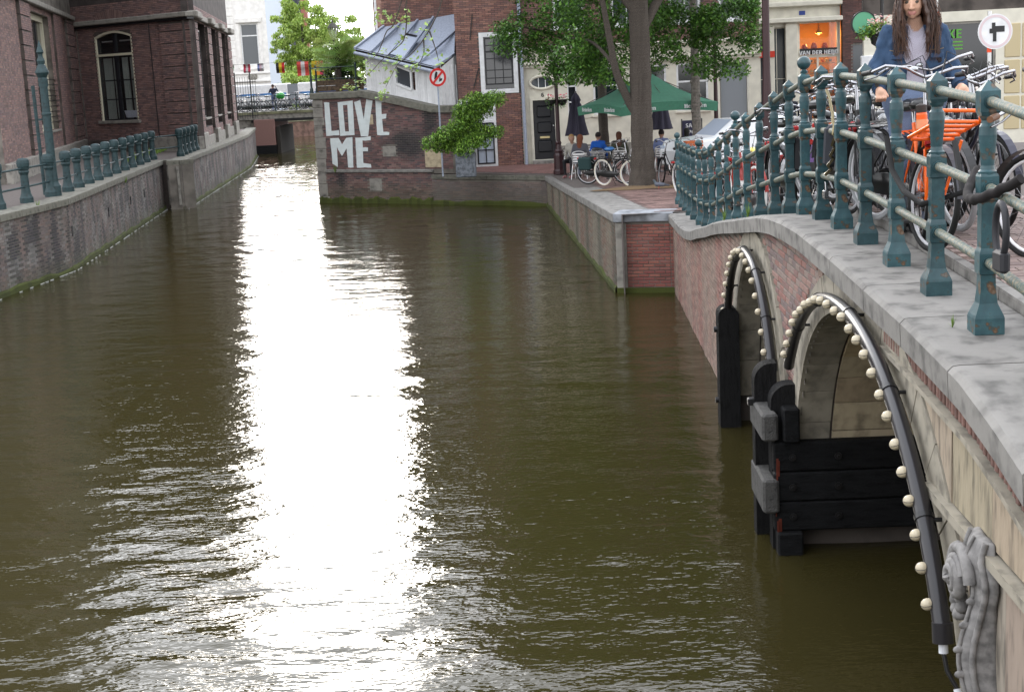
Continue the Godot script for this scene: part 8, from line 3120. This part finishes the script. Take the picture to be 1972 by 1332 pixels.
	for q in [[0.35, 0.85, 0.12], [1.2, 1.5, 0.06], [1.95, 2.45, 0.14], [0.3, 2.5, 0.0]]:
		if q[2] > 0:
			box_part(t, "pilaster", xf, q[0], 0, q[1], 4.55, q[2], -0.1, M.cream, 0.02)
	box_part(t, "cornice", xf, 0.2, 4.56, 4.3, 4.75, 0.3, -0.1, M.cream, 0.03)
	box_part(t, "cornice", xf, 0.2, 5.2, 4.3, 5.4, 0.25, -0.1, M.cream, 0.03)
	window(t, xf, 0.9, 0.2, 1.45, 4.2, 2, 2, M.cream, M.pane_mid, {"fw": 0.05, "set": 0.2})
	box_part(t, "red_sign", xf, 0.85, 3.2, 1.5, 3.45, 0.1, 0.05, mat("red_sign", lin(0.55, 0.03, 0.01), 0.4), 0)
	var room := MB.new()
	room.box(xf * Vector3(3.35, 2.6, -2.6), Vector3(2.6, 5.4, 0.1))
	room.box(xf * Vector3(2.2, 2.6, -1.5), Vector3(0.1, 5.4, 2.2))
	room.box(xf * Vector3(4.5, 2.6, -1.5), Vector3(0.1, 5.4, 2.2))
	room.box(xf * Vector3(3.35, 5.2, -1.5), Vector3(2.2, 0.1, 2.2))
	part(t, "room", room, mat("orange_glow_wall", lin(0.62, 0.34, 0.12), 0.8))  # warm glow of the lit interior is painted into this wall colour
	var wn := MB.new()
	for q in [[2.5, 0.5, 2.58, 4.6], [4.12, 0.5, 4.2, 4.6], [3.28, 0.5, 3.36, 3.1], [2.58, 4.5, 4.12, 4.6], [2.58, 3.1, 4.12, 3.22], [2.58, 0.5, 4.12, 0.58]]:
		wn.box(xf * Vector3((q[0] + q[2]) * 0.5, (q[1] + q[3]) * 0.5, -0.12), Vector3(q[2] - q[0], q[3] - q[1], 0.08), xf.basis)
	var sw := part(t, "shop_window", wn, M.cream)
	for q in [[2.58, 3.22, 4.12, 4.5], [2.58, 0.58, 3.28, 3.1], [3.36, 0.58, 4.12, 3.1]]:
		box_part(sw, "pane", xf, q[0], q[1], q[2], q[3], -0.14, -0.15, M.clear, 0)
	for k in 5:
		box_part(t, "shelf", xf, 2.55, 1.15 + k * 0.42, 4.15, 1.19 + k * 0.42, -0.5, -1.0, mat("shelf_wood", lin(0.4, 0.28, 0.15), 0.6) if not M.has("shelf_wood") else M.shelf_wood, 0)
		for j in 9:
			var g := MB.new()
			g.col = [Color(0.5, 0.1, 0.04), Color(0.6, 0.5, 0.3), Color(0.1, 0.1, 0.12), Color(0.5, 0.3, 0.1), Color(0.6, 0.55, 0.5)][(j + k) % 5]
			g.boxb(xf * Vector3(2.7 + j * 0.16, 1.28 + k * 0.42, -0.7), Vector3(rf(0.06, 0.12), rf(0.1, 0.2), 0.12), 0.02)
			part(t, "goods", g, M.plain)
	for q in [[2.85, 0.3], [3.25, 0.36], [3.7, 0.34]]:
		var g := MB.new()
		g.col = Color(0.35, 0.03, 0.02)
		g.lathe([Vector2(0.0, 0), Vector2(0.12, 0.02), Vector2(0.14, 0.2), Vector2(0.08, q[1]), Vector2(0.0, q[1] + 0.02)], 10, Transform3D(Basis(), xf * Vector3(q[0], 3.35, -0.45)))
		part(t, "goods", g, M.gloss)
	var shade := MB.new()
	shade.col = Color(0.6, 0.35, 0.15)
	shade.lathe([Vector2(0.16, 0), Vector2(0.05, 0.14), Vector2(0.02, 0.5)], 12, Transform3D(Basis(), xf * Vector3(3.55, 4.1, -0.9)))
	part(t, "lamp_shade", shade, M.plain)
	var bulb := MB.new()
	bulb.ball(Vector3.ZERO, Vector3.ONE * 0.05, 6, 8)
	var glow := StandardMaterial3D.new()
	glow.emission_enabled = true
	glow.emission = Color(1, 0.75, 0.4)
	glow.emission_energy_multiplier = 3.0
	part(t, "lamp_bulb", bulb, glow, Transform3D(Basis(), xf * Vector3(3.55, 4.06, -0.9)))
	var om := OmniLight3D.new()
	om.name = "shop_lamp"
	om.light_color = Color(1, 0.75, 0.45)
	om.light_energy = 2.2
	om.light_size = 0.05
	om.omni_range = 8
	om.omni_attenuation = 2
	om.shadow_enabled = true
	om.position = xf * Vector3(3.55, 4.06, -0.9)
	t.add_child(om)
	box_part(t, "sign_band", xf, 2.58, 3.23, 4.12, 3.48, -0.05, -0.1, M.black_paint, 0)
	lettering(t, "VAN DER HEIJD", xf * Vector3(3.35, 3.3, 0.03), xf.basis, 0.165, M.white_paint, 0.04)
	box_part(t, "street_name_plate", xf, 2.55, 4.85, 2.8, 5.02, 0.03, 0.0, mat("plate_blue", lin(0.02, 0.05, 0.25), 0.4), 0)
	# dark brick piers right of it
	t = thing("dark_shop", "dark brick shop front with narrow piers right of the lettered shop", "shop")
	xf = face(Vector3(14.3, 1.2, -61.3), Vector3.RIGHT)
	facade(t, xf, 3.6, 5.6, [[0.35, 0.2, 0.75, 3.4], [1.45, 0.2, 0.8, 3.4]], [Color(0.16, 0.08, 0.07), Color(0.12, 0.065, 0.06)], M.mortar_dark, 6)
	window(t, xf, 0.35, 0.2, 0.75, 3.4, 1, 2, M.stone, M.pane_mid, {"fw": 0.06})
	dark_room(t, xf, 1.45, 0.2, 0.8, 3.4)
	# cream corner shop behind the woman, with signs and flower pots
	t = thing("corner_shop", "cream panelled shop front behind the woman, with dark window and green sign", "shop")
	xf = face(Vector3(10.9, 1.5, -44.0), Vector3(1, 0, 0.12))
	holes = [[0.55, 0.3, 0.9, 1.9], [2.3, 0.3, 1.5, 3.3]]
	part(t, "wall", backing(xf, 7, 3.9, holes, 0.3), M.cream)
	part(t, "upper_wall", backing(face(Vector3(10.9, 5.4, -44.1), Vector3(1, 0, 0.12)), 7, 8.0, [], 0.3), M.mortar_dark)
	window(t, xf, 0.55, 0.3, 0.9, 1.9, 2, 1, M.cream, M.pane_mid, {})
	window(t, xf, 2.3, 0.3, 1.5, 3.3, 1, 1, M.stone, M.pane_dark, {})
	for i in 7:
		box_part(t, "board", xf, -0.1 + i * 0.08, 0.2, -0.03 + i * 0.08, 2.3, 0.04, -0.05, M.cream, 0.005)
	for i in 3:
		for j in 3:
			box_part(t, "panel", xf, 4.05 + i * 0.5, 0.4 + j * 1.05, 4.5 + i * 0.5, 1.38 + j * 1.05, 0.03, -0.05, mat("ochre_panel", lin(0.48, 0.4, 0.24), 0.6) if not M.has("ochre_panel") else M.ochre_panel, 0.02)
	box_part(t, "fascia", xf, -0.1, 2.45, 1.9, 2.75, 0.15, -0.05, M.white_paint, 0.02)
	lettering(t, "IKE", xf * Vector3(2.55, 3.25, 0.02), xf.basis, 0.26, mat("sign_green", lin(0.08, 0.3, 0.03), 0.5), 0.02)
	for i in 3:
		box_part(t, "green_stroke", xf, 2.25, 2.8 + i * 0.1, 2.85, 2.84 + i * 0.1, 0.02, 0.0, M.sign_green, 0)
	t = thing("round_shop_sign", "round green shop sign half hidden by a flower basket", "sign")
	mb = MB.new()
	mb.lathe([Vector2(0, -0.04), Vector2(0.3, -0.04), Vector2(0.3, 0.04), Vector2(0, 0.04)], 28, Transform3D(Basis(Vector3(1, 0, 0), PI / 2), Vector3(9.45, 5.06, -38.2)), false, false)
	part(t, "disc", mb, mat("sign_mint", lin(0.1, 0.35, 0.2), 0.5))
	mb = MB.new()
	mb.lathe([Vector2(0.29, -0.05), Vector2(0.32, -0.05), Vector2(0.32, 0.05), Vector2(0.29, 0.05)], 28, Transform3D(Basis(Vector3(1, 0, 0), PI / 2), Vector3(9.45, 5.06, -38.2)), false, false)
	part(t, "rim", mb, M.black_metal)
	mb = MB.new()
	mb.tube([Vector3(9.5, 5.06, -38.3), Vector3(10.9, 5.4, -43.8)], 0.03, 6)
	part(t, "bracket", mb, M.black_metal)
	t = thing("flower_basket", "hanging basket full of pink flowers and trailing green beside the woman", "flower basket", Vector3(9.7, 4.78, -37.6))
	mb = MB.new()
	mb.lathe([Vector2(0.05, -0.35), Vector2(0.2, -0.25), Vector2(0.26, 0.0)], 12)
	part(t, "basket", mb, M.black_metal)
	mb = MB.new()
	mb.tube([Vector3(0.1, -3.4, -0.1), Vector3(0.1, 1.2, -0.1)], 0.045, 8)
	part(t, "pole", mb, M.black_metal)
	leaves(t, "basket_leaves", [[Vector3(0, 0.1, 0), 0.36], [Vector3(0.35, 0.05, 0), 0.28], [Vector3(-0.35, 0.05, 0), 0.28], [Vector3(0.1, -0.25, 0.1), 0.22]], 220, leaf_shape(0.09, 0.035), M.leaf, [Color(0.12, 0.24, 0.03), Color(0.07, 0.15, 0.03), Color(0.2, 0.32, 0.05)])
	leaves(t, "flowers", [[Vector3(0.05, 0.33, 0.1), 0.3], [Vector3(0.35, 0.25, 0.1), 0.22], [Vector3(-0.2, 0.3, 0.1), 0.2]], 60, leaf_shape(0.07, 0.04), M.leaf, [Color(0.75, 0.4, 0.4), Color(0.8, 0.6, 0.55)])
	# round white sign and scaffold poles at the right edge
	t = thing("white_round_sign", "round white sign with black mark on a silver pole at the right edge", "sign", Vector3(8.58, 1.28, -25.5))
	mb = MB.new()
	mb.tube([Vector3(-0.08, 0, -0.06), Vector3(-0.08, 3.6, -0.06)], 0.035, 10)
	part(t, "pole", mb, M.alu)
	mb = MB.new()
	mb.lathe([Vector2(0, -0.01), Vector2(0.3, -0.01), Vector2(0.3, 0.0), Vector2(0, 0.0)], 32, Transform3D(Basis(Vector3(1, 0, 0), PI / 2), Vector3(0, 3.25, 0)), false, false)
	part(t, "disc", mb, M.white_paint)
	mb = MB.new()
	mb.lathe([Vector2(0.24, 0.001), Vector2(0.24, 0.004), Vector2(0.28, 0.004), Vector2(0.28, 0.001)], 32, Transform3D(Basis(Vector3(1, 0, 0), PI / 2), Vector3(0, 3.25, 0)), false, false)
	part(t, "ring", mb, mat("faded_ring", lin(0.62, 0.5, 0.52), 0.5))
	mb = MB.new()
	mb.prism(PackedVector2Array([Vector2(-0.1, 3.3), Vector2(-0.1, 3.22), Vector2(-0.04, 3.22), Vector2(-0.04, 3.08), Vector2(0.02, 3.08), Vector2(0.02, 3.24), Vector2(0.16, 3.24), Vector2(0.16, 3.34), Vector2(0.0, 3.34), Vector2(0.0, 3.4), Vector2(-0.06, 3.4), Vector2(-0.06, 3.3)]), 0.004, Transform3D(Basis(), Vector3(0, 0, 0.006)))
	part(t, "pictogram", mb, M.black_paint)
	mb = MB.new()
	mb.col = Color(0.75, 0.08, 0.02)
	for y in [2.9, 2.15, 1.9]:
		mb.tube([Vector3(-0.08, y, -0.06), Vector3(-0.08, y + 0.1, -0.06)], 0.038, 10)
	part(t, "red_band", mb, M.plain, Transform3D.IDENTITY, "stuff")
	t = thing("scaffold", "thin scaffold poles with red and blue clamps in front of dark shop window", "scaffold")
	for q in [[Vector3(9.2, 1.5, -31), Vector3(9.2, 6.5, -31)], [Vector3(8.6, 1.5, -31), Vector3(8.6, 6.5, -31)], [Vector3(8.6, 4.6, -31), Vector3(9.2, 5.6, -31)]]:
		mb = MB.new()
		mb.tube(q, 0.03, 8)
		part(t, "pole", mb, M.alu)
	for q in [[9.2, 5.0, Color(0.75, 0.08, 0.02)], [8.6, 4.3, Color(0.75, 0.08, 0.02)], [9.2, 3.9, Color(0.05, 0.2, 0.6)]]:
		mb = MB.new()
		mb.col = q[2]
		mb.boxb(Vector3(q[0], q[1], -30.98), Vector3(0.09, 0.12, 0.09), 0.01)
		part(t, "clamp", mb, M.plain)
	# white parked car beyond the railing
	t = thing("white_car", "white parked car behind the far part of the bridge railing", "car", Vector3(6.1, 1.42, -37.5), 0.25)
	var prof := [Vector2(-1.9, 0.35), Vector2(-1.95, 0.7), Vector2(-1.8, 0.95), Vector2(-1.0, 1.02), Vector2(-0.45, 1.42), Vector2(0.9, 1.46), Vector2(1.6, 1.1), Vector2(1.85, 0.95), Vector2(1.9, 0.5), Vector2(1.85, 0.3)]
	var rings := []
	for q in [[-0.8, 0.94, 0.0], [-0.74, 0.99, 0.0], [-0.6, 1.0, 0.0], [0.6, 1.0, 0.0], [0.74, 0.99, 0.0], [0.8, 0.94, 0.0]]:
		var r := []
		for p in prof:
			r.append(Vector3(p.x * q[1], 0.3 + (p.y - 0.3) * (q[1] if absf(q[0]) < 0.7 else q[1] * 0.96), q[0]))
		rings.append(r)
	mb = MB.new()
	for k in rings.size() - 1:
		for j in prof.size():
			mb.quad(rings[k][j], rings[k + 1][j], rings[k + 1][(j + 1) % prof.size()], rings[k][(j + 1) % prof.size()])
	for e in [0, 5]:
		for j in range(1, prof.size() - 1):
			mb.tri(rings[e][0], rings[e][j] if e else rings[e][j + 1], rings[e][j + 1] if e else rings[e][j])
	part(t, "body", mb, mat("car_white", lin(0.78, 0.8, 0.82), 0.15))
	mb = MB.new()
	mb.quad(Vector3(-0.96, 1.05, 0.62), Vector3(-0.96, 1.05, -0.62), Vector3(-0.47, 1.42, -0.55), Vector3(-0.47, 1.42, 0.55))
	part(t, "windscreen", mb, M.pane_light)
	for s in [-1, 1]:
		mb = MB.new()
		mb.prism(PackedVector2Array([Vector2(-0.85, 1.03), Vector2(1.4, 1.05), Vector2(0.85, 1.4), Vector2(-0.42, 1.38)]), 0.01, Transform3D(Basis(Vector3.RIGHT * s, Vector3.UP, Vector3(0, 0, s)), Vector3(0.0, 0, 0.797 * s)) if s > 0 else Transform3D(Basis(), Vector3(0, 0, -0.787)))
		part(t, "side_window", mb, M.pane_dark)
		for x in [-1.25, 1.2]:
			mb = MB.new()
			mb.tube([Vector3(x, 0.31, 0.62 * s), Vector3(x, 0.31, 0.82 * s)], 0.31, 20)
			var w := part(t, "wheel", mb, M.rubber)
			mb = MB.new()
			mb.tube([Vector3(x, 0.31, 0.8 * s), Vector3(x, 0.31, 0.83 * s)], 0.19, 16)
			part(w, "rim", mb, M.alu)
		mb = MB.new()
		mb.boxb(Vector3(-1.88, 0.75, 0.55 * s), Vector3(0.1, 0.14, 0.3), 0.03)
		part(t, "headlight", mb, M.pane_light)


func more() -> void:
	left_building()
	pier_house()
	brick_house()
	cream_house()
	bridge_railing()
	left_railing()
	light_tube(12.54, 2.2, 0.32, 1.98, 0.62, 2.66, 17, "black light tube with cream bulbs round the far arch")
	light_tube(17.85, 2.9, 0.5, 2.08, 0.42, 2.55, 25, "black light tube with cream bulbs round the near arch")
	fenders()
	trees()
	far_end()
	street()
	bridge_bikes()
	locks()
	terrace()
	woman()
